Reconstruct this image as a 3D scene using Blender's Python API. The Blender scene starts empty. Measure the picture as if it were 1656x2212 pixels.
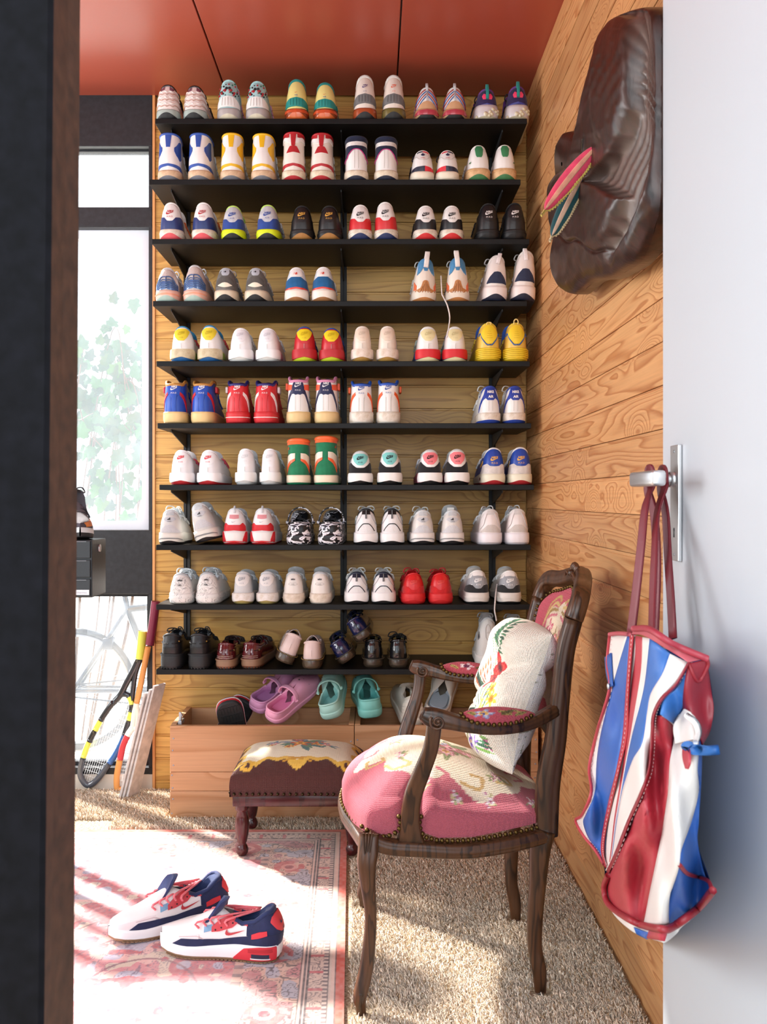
import bpy, bmesh, math, random
import numpy as np
from mathutils import Vector, Matrix
from mathutils.geometry import tessellate_polygon

scene = bpy.context.scene
COL = scene.collection
PI = math.pi
R = math.radians
# ---------------------------------------------------------------- camera
CAMZ, F, VX, VY = 1.006, 2020.0, 805.0, 1077.0
cam_d = bpy.data.cameras.new('camera')
cam = bpy.data.objects.new('camera', cam_d); COL.objects.link(cam)
cam.location = (0, 0, CAMZ); cam.rotation_euler = (PI / 2, 0, 0)
cam_d.sensor_fit = 'HORIZONTAL'; cam_d.sensor_width = 36.0
cam_d.lens = 36.0 * F / 1656.0
cam_d.shift_x = (828.0 - VX) / 1656.0
cam_d.shift_y = (VY - 1106.0) / 1656.0
cam_d.clip_start = 0.02
cam_d.dof.use_dof = True; cam_d.dof.focus_distance = 2.5; cam_d.dof.aperture_fstop = 16.0
scene.camera = cam
# ---------------------------------------------------------------- world, sun, daylight, added fill, exposure
w = bpy.data.worlds.new('world'); scene.world = w; w.use_nodes = True
wn = w.node_tree
bg = wn.nodes['Background']
bg.inputs[0].default_value = (0.84, 0.92, 1.0, 1)
bg.inputs[1].default_value = 1.9
sun_d = bpy.data.lights.new('sun', 'SUN'); sun_d.energy = 21.0; sun_d.angle = R(3.0); sun_d.color = (1.0, 0.95, 0.87)
sun = bpy.data.objects.new('sun', sun_d); COL.objects.link(sun)
sun.rotation_euler = Vector((0.77, -0.64, -0.78)).to_track_quat('-Z', 'Y').to_euler()
def area(name, loc, target, sx, sy, power, color):
    d = bpy.data.lights.new(name, 'AREA'); d.shape = 'RECTANGLE'; d.size = sx; d.size_y = sy
    d.energy = power; d.color = color
    o = bpy.data.objects.new(name, d); COL.objects.link(o); o.location = loc
    o.rotation_euler = (Vector(target) - Vector(loc)).to_track_quat('-Z', 'Y').to_euler()
    return o
area('window_daylight', (-2.80, 1.75, 1.45), (0.5, 2.3, 1.2), 1.7, 1.3, 52.0, (1.0, 0.98, 0.96))
area('hall_fill', (-0.35, -1.6, 1.9), (0.0, 3.0, 1.0), 1.6, 1.4, 28.0, (1.0, 0.99, 0.97))  # added, unseen fill lamp behind the camera to brighten the shelf fronts
vs = scene.view_settings
vs.view_transform = 'Standard'; vs.look = 'None'; vs.gamma = 1.0; vs.use_curve_mapping = False
vs.exposure = 0.30
scene.cycles.use_denoising = True
scene.cycles.max_bounces = 8; scene.cycles.transparent_max_bounces = 12
scene.cycles.caustics_reflective = False; scene.cycles.caustics_refractive = False

# ---------------------------------------------------------------- helpers
def P(x, y, d):
    """the point at depth d that the photograph shows at pixel x, y"""
    return Vector(((x - VX) / F * d, d, CAMZ - (y - VY) / F * d))
def lin(h):
    h = h.lstrip('#')
    c = [int(h[i:i + 2], 16) / 255 for i in (0, 2, 4)]
    return tuple(((v / 12.92) if v <= 0.04045 else ((v + 0.055) / 1.055) ** 2.4) for v in c) + (1.0,)
MATS = {}
def new_mat(name):
    m = bpy.data.materials.new(name); m.use_nodes = True
    nt = m.node_tree; b = nt.nodes['Principled BSDF']
    return m, nt, b
def N(nt, t, **kw):
    n = nt.nodes.new(t)
    for k, v in kw.items():
        if k.startswith('i_'):
            key = k[2:]; key = int(key) if key.isdigit() else key
            n.inputs[key].default_value = v
        else: setattr(n, k, v)
    return n
def ramp(nt, fac, stops, interp='LINEAR'):
    r = N(nt, 'ShaderNodeValToRGB'); r.color_ramp.interpolation = interp
    e = r.color_ramp.elements
    while len(e) < len(stops): e.new(0.5)
    for k, (p, c) in enumerate(stops):
        e[k].position = p; e[k].color = c
    nt.links.new(fac, r.inputs[0]); return r
def mixc(nt, fac, a, b, mode='MIX'):
    m = N(nt, 'ShaderNodeMix', data_type='RGBA', blend_type=mode)
    for s, v in ((0, fac), (6, a), (7, b)):
        if hasattr(v, 'links'): nt.links.new(v, m.inputs[s])
        else: m.inputs[s].default_value = v
    return m.outputs[2]
def bump(nt, b, h, strength, dist=0.002):
    n = N(nt, 'ShaderNodeBump', i_Strength=strength, i_Distance=dist)
    nt.links.new(h, n.inputs['Height']); nt.links.new(n.outputs[0], b.inputs['Normal'])
FIN = dict(l=(.42, .25, 90), s=(.95, .5, 260), m=(.85, .6, 400), r=(.55, .1, 60), p=(.12, .02, 20), g=(.6, .3, 60), f=(.9, .5, 300), t=(.25, .05, 30), w=(.4, .2, 40), b=(.4, .1, 30))
def M(spec):
    """material from 'rrggbb:finish' (l leather, s suede, m mesh, r rubber, p patent, g grimy rubber, f fabric, t clear plastic, b brass)"""
    if not isinstance(spec, str): return spec
    if spec in MATS: return MATS[spec]
    h, fin = (spec.split(':') + ['l'])[:2]
    m, nt, b = new_mat('surface_' + spec.replace(':', '_'))
    c = lin(h); rough, bs, sc = FIN[fin]
    b.inputs['Base Color'].default_value = c; b.inputs['Roughness'].default_value = rough
    tc = N(nt, 'ShaderNodeTexCoord')
    if fin in 'smfl':
        t = N(nt, 'ShaderNodeTexVoronoi' if fin == 'm' else 'ShaderNodeTexNoise', i_Scale=float(sc))
        nt.links.new(tc.outputs['Object'], t.inputs['Vector'])
        bump(nt, b, t.outputs[0], bs, .0012)
        if fin in 'sf':
            b.inputs['Sheen Weight'].default_value = .15
            t2 = N(nt, 'ShaderNodeTexNoise', i_Scale=45.0, i_Detail=4.0)
            nt.links.new(tc.outputs['Object'], t2.inputs['Vector'])
            rr = ramp(nt, t2.outputs[0], [(.3, tuple(v * .78 for v in c[:3]) + (1,)), (.7, tuple(min(1, v * 1.12) for v in c[:3]) + (1,))])
            nt.links.new(rr.outputs[0], b.inputs['Base Color'])
    if fin == 'g':
        t = N(nt, 'ShaderNodeTexNoise', i_Scale=28.0, i_Detail=8.0, i_Roughness=.7)
        nt.links.new(tc.outputs['Object'], t.inputs['Vector'])
        d = tuple(v * k for v, k in zip(c[:3], (.62, .52, .38))) + (1,)
        rr = ramp(nt, t.outputs[0], [(.42, c), (.72, d)])
        nt.links.new(rr.outputs[0], b.inputs['Base Color'])
    if fin == 't':
        b.inputs['Transmission Weight'].default_value = .25; b.inputs['Coat Weight'].default_value = .4
    if fin == 'p': b.inputs['Coat Weight'].default_value = .6
    if fin == 'b': b.inputs['Metallic'].default_value = .9
    MATS[spec] = m
    return m
def link(o, parent=None):
    COL.objects.link(o)
    if parent is not None: o.parent = parent
    return o
def mobj(name, verts, faces, mat, parent=None, smooth=True, loc=None):
    me = bpy.data.meshes.new(name)
    v = np.asarray(verts, dtype=float).reshape(-1, 3)
    me.from_pydata(v.tolist(), [], faces if isinstance(faces, list) else faces.tolist())
    for mm in (mat if isinstance(mat, (list, tuple)) else [mat]): me.materials.append(M(mm))
    me.polygons.foreach_set('use_smooth', [bool(smooth)] * len(me.polygons))
    me.update()
    o = link(bpy.data.objects.new(name, me), parent)
    if loc is not None: o.location = loc
    return o
def tag(o, label=None, cat=None, group=None, kind=None):
    if label: o['label'] = label
    if cat: o['category'] = cat
    if group: o['group'] = group
    if kind: o['kind'] = kind
    return o
def thing(name, label, cat, loc=(0, 0, 0), rot=(0, 0, 0), group=None):
    o = bpy.data.objects.new(name, None); COL.objects.link(o); o.empty_display_size = .05
    o.location = loc; o.rotation_euler = rot
    return tag(o, label, cat, group)
class MB:
    """collects verts and faces of one mesh"""
    def __init__(s): s.v = []; s.f = []; s.n = 0
    def add(s, v, f):
        v = np.asarray(v, dtype=float).reshape(-1, 3)
        s.v.append(v); s.f += [tuple(int(i) + s.n for i in q) for q in f]; s.n += len(v); return s
    def box(s, x0, x1, y0, y1, z0, z1):
        v = [(x, y, z) for x in (x0, x1) for y in (y0, y1) for z in (z0, z1)]
        return s.add(v, [(0, 1, 3, 2), (4, 6, 7, 5), (0, 4, 5, 1), (2, 3, 7, 6), (0, 2, 6, 4), (1, 5, 7, 3)])
    def bbox(s, x0, x1, y0, y1, z0, z1, b=.002):
        """box with chamfered edges"""
        bm = bmesh.new(); bmesh.ops.create_cube(bm, size=1)
        for q in bm.verts:
            q.co = Vector(((x0 + x1) / 2 + q.co.x * (x1 - x0), (y0 + y1) / 2 + q.co.y * (y1 - y0), (z0 + z1) / 2 + q.co.z * (z1 - z0)))
        bmesh.ops.bevel(bm, geom=bm.edges[:], offset=b, segments=2, affect='EDGES', profile=.5)
        bm.verts.index_update()
        s.add([q.co[:] for q in bm.verts], [[q.index for q in f.verts] for f in bm.faces]); bm.free(); return s
    def grid(s, g, cu=False, cv=False, flip=False):
        g = np.asarray(g, dtype=float); n, m = g.shape[:2]
        return s.add(g.reshape(-1, 3), gfaces(n, m, cu, cv, flip))
    def tube(s, pts, rad, k=8, cap=True, closed=False, flat=1.0, up=None):
        return s.add(*tube(pts, rad, k, cap, closed, flat, up))
    def lathe(s, prof, k=20, c=(0, 0, 0)):
        a = np.linspace(0, 2 * PI, k, endpoint=False)
        g = np.array([[(c[0] + r * math.cos(t), c[1] + r * math.sin(t), c[2] + z) for t in a] for r, z in prof])
        s.grid(g, cv=True); n = len(prof)
        s.add(g[0], [tuple(range(k))[::-1]]); s.add(g[-1], [tuple(range(k))]); return s
    def ball(s, c, r, k=10, sq=(1, 1, 1)):
        th = np.linspace(.02, PI - .02, k // 2 + 2); a = np.linspace(0, 2 * PI, k, endpoint=False)
        g = np.array([[(c[0] + r * sq[0] * math.sin(t) * math.cos(p), c[1] + r * sq[1] * math.sin(t) * math.sin(p), c[2] + r * sq[2] * math.cos(t)) for p in a] for t in th])
        return s.grid(g, cv=True, flip=True)
    def obj(s, name, mat, parent=None, smooth=True, loc=None):
        return mobj(name, np.concatenate(s.v), s.f, mat, parent, smooth, loc)
def gfaces(n, m, cu=False, cv=False, flip=False):
    f = []
    for i in range(n if cu else n - 1):
        i2 = (i + 1) % n
        for j in range(m if cv else m - 1):
            j2 = (j + 1) % m
            q = (i * m + j, i2 * m + j, i2 * m + j2, i * m + j2)
            f.append(q[::-1] if flip else q)
    return f
def spline(pts, n):
    """Catmull-Rom through pts, n samples (any number of columns)"""
    p = np.asarray(pts, dtype=float)
    if len(p) == 2: return p[0] + (p[1] - p[0]) * np.linspace(0, 1, n)[:, None]
    p = np.vstack([2 * p[0] - p[1], p, 2 * p[-1] - p[-2]])
    t = np.linspace(0, len(p) - 3 - 1e-9, n); i = t.astype(int); u = (t - i)[:, None]
    a, b, c, d = p[i], p[i + 1], p[i + 2], p[i + 3]
    return .5 * (2 * b + (c - a) * u + (2 * a - 5 * b + 4 * c - d) * u * u + (3 * b - a - 3 * c + d) * u ** 3)
def frames(p, up=None, closed=False):
    t = np.gradient(p, axis=0)
    if closed: t = np.roll(p, -1, 0) - np.roll(p, 1, 0)
    t /= np.linalg.norm(t, axis=1)[:, None] + 1e-12
    nn = np.zeros_like(p)
    if up is not None:
        u = np.asarray(up, dtype=float) * np.ones_like(p)
        s = np.cross(t, u); s /= np.linalg.norm(s, axis=1)[:, None] + 1e-12
        return t, s, np.cross(s, t)
    u = np.array([0, 0, 1.]) if abs(t[0][2]) < .9 else np.array([1., 0, 0])
    s0 = np.cross(t[0], u); s0 /= np.linalg.norm(s0)
    S = [s0]
    for i in range(1, len(p)):
        q = S[-1] - t[i] * np.dot(S[-1], t[i]); S.append(q / (np.linalg.norm(q) + 1e-12))
    S = np.array(S); return t, S, np.cross(S, t)
def tube(pts, rad, k=8, cap=True, closed=False, flat=1.0, up=None):
    p = np.asarray(pts, dtype=float); r = np.broadcast_to(np.asarray(rad, dtype=float), (len(p),))
    t, s, n = frames(p, up, closed)
    a = np.linspace(0, 2 * PI, k, endpoint=False)
    g = p[:, None] + r[:, None, None] * (np.cos(a)[None, :, None] * s[:, None] + flat * np.sin(a)[None, :, None] * n[:, None])
    f = gfaces(len(p), k, closed, True)
    if cap and not closed:
        f.append(tuple(range(k))[::-1]); b = (len(p) - 1) * k; f.append(tuple(range(b, b + k)))
    return g.reshape(-1, 3), f
def sweep(pts, prof, up, wid, thk, cap=True):
    """profile (unit polygon) swept along pts; wid, thk scale it across (side, up)"""
    p = np.asarray(pts, dtype=float); n = len(p); prof = np.asarray(prof, dtype=float); k = len(prof)
    t, s, q = frames(p, up)
    wid = np.broadcast_to(np.asarray(wid, dtype=float), (n,)); thk = np.broadcast_to(np.asarray(thk, dtype=float), (n,))
    g = p[:, None] + (wid[:, None] * prof[None, :, 0])[..., None] * s[:, None] + (thk[:, None] * prof[None, :, 1])[..., None] * q[:, None]
    f = gfaces(n, k, False, True)
    if cap: f.append(tuple(range(k))[::-1]); b = (n - 1) * k; f.append(tuple(range(b, b + k)))
    return g.reshape(-1, 3), f
def prism(poly, h0, h1, axis='z'):
    """closed polygon extruded between h0 and h1; axis is the extrusion axis"""
    n = len(poly)
    def mk(a, b, h): return {'z': (a, b, h), 'y': (a, h, b), 'x': (h, a, b)}[axis]
    v = [mk(a, b, h0) for a, b in poly] + [mk(a, b, h1) for a, b in poly]
    f = [(i, (i + 1) % n, n + (i + 1) % n, n + i) for i in range(n)]
    for tri in tessellate_polygon([[Vector((a, b, 0)) for a, b in poly]]):
        f.append(tuple(tri)); f.append(tuple(n + i for i in tri[::-1]))
    return v, f
def dup(o, parent=None, **kw):
    c = o.copy(); COL.objects.link(c)
    c.parent = parent
    for ch in list(o.children): dup(ch, c)
    return c
def rounded_rect(hw, hh, r, k=4):
    out = []
    for cx, cy, a0 in ((hw - r, hh - r, 0), (-hw + r, hh - r, PI / 2), (-hw + r, -hh + r, PI), (hw - r, -hh + r, 1.5 * PI)):
        for i in range(k + 1):
            a = a0 + PI / 2 * i / k; out.append((cx + r * math.cos(a), cy + r * math.sin(a)))
    return out
_txt = {}
def text_mesh(s, shear=0.0, bold=0.0, space=1.0):
    """outline triangles of a word, cap height 1, centred on x"""
    key = (s, shear, bold, space)
    if key in _txt: return _txt[key]
    c = bpy.data.curves.new('word', 'FONT'); c.body = s; c.size = 1.0; c.shear = shear; c.offset = bold; c.space_character = space
    c.resolution_u = 2; c.align_x = 'CENTER'
    o = bpy.data.objects.new('word', c); COL.objects.link(o)
    dg = bpy.context.evaluated_depsgraph_get(); dg.update()
    me = bpy.data.meshes.new_from_object(o.evaluated_get(dg))
    v = np.array([q.co[:] for q in me.vertices]); f = [tuple(q.vertices) for q in me.polygons]
    bpy.data.objects.remove(o); bpy.data.meshes.remove(me); bpy.data.curves.remove(c)
    v[:, 1] -= v[:, 1].min(); v /= max(v[:, 1].max(), 1e-6)
    v[:, 0] -= (v[:, 0].min() + v[:, 0].max()) / 2
    _txt[key] = (v, f); return _txt[key]
def flat_text(name, s, mat, parent, origin, xdir, ydir, h, off=0.0008, **kw):
    v, f = text_mesh(s, **kw); x = Vector(xdir).normalized(); y = Vector(ydir).normalized(); n = x.cross(y)
    o = Vector(origin)
    return mobj(name, [(o + x * (a * h) + y * (b * h) + n * off)[:] for a, b, _ in v], f, mat, parent, False)
# ---------------------------------------------------------------- materials of the room
def wood(name, light, dark, knot='4a2412', ring=11.0, rz=12.0, rx=1.6, rough=.42, knots=True, kx=4.2, kz=8.5, seed=0.0, grain=.5, up=False):
    """knotty plain-sawn boards: contour lines of a stretched noise field, knots from a voronoi; long axis local x"""
    if name in MATS: return MATS[name]
    m, nt, b = new_mat(name); L = nt.links.new
    tc = N(nt, 'ShaderNodeTexCoord'); oi = N(nt, 'ShaderNodeObjectInfo')
    off = N(nt, 'ShaderNodeVectorMath', operation='SCALE'); off.inputs[0].default_value = (37.1, 11.3, 23.7); L(oi.outputs['Random'], off.inputs['Scale'])
    add = N(nt, 'ShaderNodeVectorMath', operation='ADD'); L(tc.outputs['Object'], add.inputs[0]); L(off.outputs[0], add.inputs[1])
    def sc(v):
        if up: v = (v[2], v[2], v[0])
        s = N(nt, 'ShaderNodeVectorMath', operation='MULTIPLY'); L(add.outputs[0], s.inputs[0]); s.inputs[1].default_value = v; return s.outputs[0]
    nz = N(nt, 'ShaderNodeTexNoise', i_Scale=1.0, i_Detail=2.0, i_Roughness=.45); L(sc((rx, rx, rz)), nz.inputs['Vector'])
    vo = N(nt, 'ShaderNodeTexVoronoi', i_Scale=1.0, i_Randomness=.9); L(sc((kx, .01, kz)), vo.inputs['Vector'])
    near = N(nt, 'ShaderNodeMapRange', i_1=.42, i_2=0.0, i_3=0.0, i_4=.34); near.interpolation_type = 'SMOOTHSTEP'; L(vo.outputs['Distance'], near.inputs[0])
    s1 = N(nt, 'ShaderNodeMath', operation='ADD'); L(nz.outputs[0], s1.inputs[0])
    if knots: L(near.outputs[0], s1.inputs[1])
    else: s1.inputs[1].default_value = seed
    s2 = N(nt, 'ShaderNodeMath', operation='MULTIPLY', i_1=ring); L(s1.outputs[0], s2.inputs[0])
    fr = N(nt, 'ShaderNodeMath', operation='FRACT'); L(s2.outputs[0], fr.inputs[0])
    l, d = lin(light), lin(dark)
    mid = tuple(a * .75 + c * .25 for a, c in zip(l, d))
    rr = ramp(nt, fr.outputs[0], [(0, l), (.55, mid), (.86, d), (.97, l)])
    fine = N(nt, 'ShaderNodeTexNoise', i_Scale=1.0, i_Detail=3.0); L(sc((6, 60, 260)), fine.inputs['Vector'])
    fr2 = ramp(nt, fine.outputs[0], [(.3, (.78, .78, .78, 1)), (.7, (1.08, 1.08, 1.08, 1))])
    c1 = mixc(nt, grain, rr.outputs[0], fr2.outputs[0], 'MULTIPLY')
    tint = N(nt, 'ShaderNodeMapRange', i_3=.86, i_4=1.1); L(oi.outputs['Random'], tint.inputs[0])
    c2 = mixc(nt, 1.0, c1, tint.outputs[0], 'MULTIPLY')
    if knots:
        km = N(nt, 'ShaderNodeMapRange', i_1=.055, i_2=.10, i_3=1.0, i_4=0.0); L(vo.outputs['Distance'], km.inputs[0])
        vc = N(nt, 'ShaderNodeMath', operation='GREATER_THAN', i_1=.42); L(vo.outputs['Color'], vc.inputs[0])
        kk = N(nt, 'ShaderNodeMath', operation='MULTIPLY'); L(km.outputs[0], kk.inputs[0]); L(vc.outputs[0], kk.inputs[1])
        c2 = mixc(nt, kk.outputs[0], c2, lin(knot))
    L(c2, b.inputs['Base Color']); b.inputs['Roughness'].default_value = rough
    bump(nt, b, fine.outputs[0], .10, .0006)
    MATS[name] = m; return m
PINE = wood('knotty_pine', 'dcab5c', 'b9863f', ring=11.0, rz=11.0, rx=.9, kx=3.4, kz=7.0)
PINE2 = wood('warm_pine', 'd3a06c', 'ae7242', ring=17.0, rz=11.0, rx=.95, kx=3.6, kz=8.0)
CRATE_M = wood('aged_spruce', 'c79870', 'b27f55', ring=5.0, rz=6.0, rx=.6, rough=.6)
WALNUT = wood('stained_oak', '53341f', '27170d', ring=5.0, rz=34.0, rx=3.0, rough=.36, knots=False, grain=.85, up=True)
MAHOG = wood('red_mahogany', '45191a', '2c0e10', ring=4.0, rz=24.0, rx=4.0, rough=.22, knots=False, up=True)
def black_wood(name, c, rough):
    m, nt, b = new_mat(name)
    tc = N(nt, 'ShaderNodeTexCoord')
    t = N(nt, 'ShaderNodeTexNoise', i_Scale=60.0, i_Detail=5.0); nt.links.new(tc.outputs['Object'], t.inputs['Vector'])
    a = lin(c); rr = ramp(nt, t.outputs[0], [(.35, tuple(v * .6 for v in a[:3]) + (1,)), (.75, tuple(v * 1.5 for v in a[:3]) + (1,))])
    nt.links.new(rr.outputs[0], b.inputs['Base Color']); b.inputs['Roughness'].default_value = rough
    bump(nt, b, t.outputs[0], .3, .001); return m
BLACK = black_wood('black_lacquer', '070708', .5); BLACK.node_tree.nodes['Principled BSDF'].inputs['Specular IOR Level'].default_value = .28
FRAME_BLACK = black_wood('black_stained_timber', '1c1d22', .5)
POST_M = black_wood('dark_stained_post', '0a0a0f', .7); POST_M.node_tree.nodes['Principled BSDF'].inputs['Specular IOR Level'].default_value = .12
POST_B = black_wood('brown_stained_reveal', '41281b', .6)
STEEL_BLACK = M('141416:r')
m, nt, b = new_mat('red_painted_board'); RED_CEIL = m
tc = N(nt, 'ShaderNodeTexCoord'); t = N(nt, 'ShaderNodeTexNoise', i_Scale=90.0, i_Detail=3.0); nt.links.new(tc.outputs['Object'], t.inputs['Vector'])
b.inputs['Base Color'].default_value = lin('a9503d'); b.inputs['Roughness'].default_value = .34; bump(nt, b, t.outputs[0], .08, .001)
m, nt, b = new_mat('white_painted_door'); DOOR_M = m
tc = N(nt, 'ShaderNodeTexCoord'); t = N(nt, 'ShaderNodeTexNoise', i_Scale=14.0, i_Detail=2.0); nt.links.new(tc.outputs['Object'], t.inputs['Vector'])
b.inputs['Base Color'].default_value = lin('bfc6cd'); b.inputs['Roughness'].default_value = .38; bump(nt, b, t.outputs[0], .05, .002)
m, nt, b = new_mat('veiled_window_glass'); GLASS = m  # pale veil mixed into the glass stands for glare haze as well as dust
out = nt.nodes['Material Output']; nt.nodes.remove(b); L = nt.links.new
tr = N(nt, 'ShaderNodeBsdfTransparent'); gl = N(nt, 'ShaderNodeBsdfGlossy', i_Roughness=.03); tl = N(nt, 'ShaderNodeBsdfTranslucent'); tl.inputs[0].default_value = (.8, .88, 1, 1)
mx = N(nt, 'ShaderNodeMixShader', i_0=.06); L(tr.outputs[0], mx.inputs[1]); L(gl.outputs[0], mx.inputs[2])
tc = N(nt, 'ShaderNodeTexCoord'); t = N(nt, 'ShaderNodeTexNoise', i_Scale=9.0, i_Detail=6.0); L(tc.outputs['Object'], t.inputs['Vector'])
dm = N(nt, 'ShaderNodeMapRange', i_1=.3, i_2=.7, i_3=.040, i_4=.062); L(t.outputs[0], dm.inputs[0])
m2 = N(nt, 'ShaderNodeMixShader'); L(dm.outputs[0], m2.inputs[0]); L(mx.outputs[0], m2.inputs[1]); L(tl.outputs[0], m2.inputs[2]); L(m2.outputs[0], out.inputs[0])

# ---------------------------------------------------------------- the room
YB, XR, ZC = 3.24, 0.5325, 2.402
XWL, XL, XM1 = -0.752, -2.60, -1.12            # left end of the shelf wall, left wall of the room
def structure(o, label=None):
    tag(o, label, None, None, 'structure'); return o
m, nt, b = new_mat('beige_carpet_backing'); CARPET_B = m
b.inputs['Base Color'].default_value = lin('8f7c64'); b.inputs['Roughness'].default_value = 1.0
tc = N(nt, 'ShaderNodeTexCoord'); t = N(nt, 'ShaderNodeTexNoise', i_Scale=160.0, i_Detail=3.0); nt.links.new(tc.outputs['Object'], t.inputs['Vector'])
rr = ramp(nt, t.outputs[0], [(.3, lin('8a7558')), (.7, lin('cbbda4'))]); nt.links.new(rr.outputs[0], b.inputs['Base Color']); bump(nt, b, t.outputs[0], 1.0, .006)
structure(MB().box(XL - .1, 1.5, -.35, YB + .12, -.08, 0).obj('floor', CARPET_B, smooth=False), 'beige cut pile carpeted floor')
def plank_mesh(name, length, h, groove=.0075, depth=.0024, th=.018):
    """tongue and groove board, face towards local -y, long axis x, with a lowered strip along the top edge"""
    z0, z1, z2 = .0006, h - groove, h - .0006; c = .0010
    prof = [(0, z0 + c), (-0, z0 + c), (-th + c, z0), (-th, z0 + c), (-th, z1 - c), (-th + c, z1), (-th + depth, z1 + .001), (-th + depth, z2), (0, z2)]
    prof = prof[1:]
    v = [(x, y, z) for x in (0, length) for y, z in prof]; k = len(prof)
    f = [(i, (i + 1) % k, k + (i + 1) % k, k + i) for i in range(k)] + [tuple(range(k))[::-1], tuple(range(k, 2 * k))]
    o = mobj(name, v, f, PINE, None, False); return o
PH = 0.0806
wall_back = structure(MB().box(XWL, XR + .1, YB + .018, YB + .12, 0, ZC + .02).obj('wall_back', PINE, smooth=False), 'pine boarded wall behind the shoe shelves')
first = plank_mesh('plank', XR - XWL - .003, PH, th=.018); first.parent = wall_back
zz = [(.0285 + PH * k) for k in range(-1, 29)]
for i, z in enumerate(zz):
    o = first if i == 0 else first.copy()
    if i: COL.objects.link(o); o.parent = wall_back
    o.location = (XWL, YB + .018, z); o.scale.z = 1.0
    if z < 0: o.location.z = 0.0; o.scale.z = (PH + z) / PH
    if z + PH > ZC: o.scale.z = (ZC - z) / PH
wall_right = structure(MB().box(XR + .018, XR + .10, .66, YB + .12, 0, ZC + .02).obj('wall_right', PINE2, smooth=False), 'warm pine boarded wall on the right')
firstr = plank_mesh('plank', YB - .68, PH, th=.018); firstr.data.materials[0] = PINE2; firstr.parent = wall_right
for i in range(-1, 30):
    z = .006 + PH * i
    if z + PH <= 0 or z > ZC: continue
    o = firstr if i == -1 else firstr.copy()
    if i > -1: COL.objects.link(o); o.parent = wall_right
    o.rotation_euler = (0, 0, -PI / 2)          # local x runs towards the camera, face towards -x
    o.location = (XR + .018, YB, max(z, 0)); o.scale.z = 1.0
    if z < 0: o.scale.z = (PH + z) / PH
    if z + PH > ZC: o.scale.z = (ZC - z) / PH
structure(MB().bbox(XWL - .010, XWL - .001, YB - .006, YB + .10, 0, ZC, .001).obj('trim_1', M('d99a60:w'), smooth=False), 'narrow pine edge strip ending the boarded wall')
# ceiling of red boards
ceiling = structure(MB().box(XL - .1, XR + .1, .62, YB + .12, ZC + .012, ZC + .10).obj('ceiling', M('2a0f0a:w'), smooth=False), 'red painted board ceiling')
xs = [XL - .05, -2.2575, -1.673, -1.0885, -.5035, .081, XR + .02]
for k in range(6):
    o = MB().bbox(xs[k] + .0025, xs[k + 1] - .0025, .64, YB - .0005, ZC, ZC + .014, .0015).obj('panel', RED_CEIL, ceiling, False)
# black framed window wall on the left
def px(y, d=YB): return CAMZ - (y - VY) / F * d
zs = [(px(212), px(317)), (px(448), px(492)), (px(1145), px(1283)), (.048, .075)]
def beam(n, z0, z1, y0=YB - .004, y1=YB + .07, x0=XL, x1=XWL - .011, label=None):
    structure(MB().bbox(x0, x1, y0, y1, z0, z1, .002).obj('trim_%d' % n, FRAME_BLACK, smooth=False), label)
beam(2, zs[0][1], ZC + .012, label='wide black beam under the ceiling')
beam(3, zs[1][1], zs[1][0], label='black transom between the upper and middle panes')
beam(4, zs[2][1], zs[2][0], x0=XM1, label='black timber panel between the middle and lower panes')
beam(5, .052, .075, label='black threshold under the lower pane')
structure(MB().bbox(XL, XWL - .011, YB - .003, YB + .07, -.02, .0515, .001).obj('trim_8', M('cfc6ba:w'), smooth=False), 'pale sill strip under the black threshold')
structure(MB().bbox(XWL - .024, XWL - .0105, YB - .002, YB + .08, 0, ZC, .001).obj('trim_6', FRAME_BLACK, smooth=False), 'slim black post beside the pine wall')
structure(MB().bbox(XL - .08, XL + .0, YB - .01, YB + .08, 0, ZC, .002).obj('trim_7', FRAME_BLACK, smooth=False), 'black corner post of the window wall')
def window(n, z0, z1, label, fcol, x0=XL, x1=XWL - .025, fr=.014):
    wdw = structure(thing('window_%d' % n, label, None, ((x0 + x1) / 2, YB + .03, z0))); wdw['kind'] = 'structure'
    cx = (x0 + x1) / 2; y0, y1 = .0, .035; h = z1 - z0
    fm = MB()
    for a in ((x0, x1, 0, fr), (x0, x1, h - fr, h), (x0, x0 + fr, fr, h - fr), (x1 - fr, x1, fr, h - fr)):
        fm.box(a[0] - cx, a[1] - cx, y0, y1, a[2], a[3])
    fm.obj('frame', fcol, wdw, False)
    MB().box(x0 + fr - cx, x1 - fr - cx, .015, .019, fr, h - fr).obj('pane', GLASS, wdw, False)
window(1, zs[1][0], zs[0][1], 'small upper window pane', FRAME_BLACK, fr=.006)
window(2, zs[2][0], zs[1][1], 'tall middle window with pale inner frame', M('e4e8f0:r'), fr=.03, x0=XM1)
window(3, .075, zs[2][1], 'hazy lower window onto the garden', FRAME_BLACK, fr=.012, x0=XM1)
window(5, .075, zs[1][1], 'tall glazed panel hidden behind the door post', FRAME_BLACK, fr=.012, x1=XM1 - .025)
structure(MB().bbox(XM1 - .025, XM1, YB - .002, YB + .075, .075, zs[1][1], .001).obj('trim_9', FRAME_BLACK, smooth=False), 'black mullion of the window wall')
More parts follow.
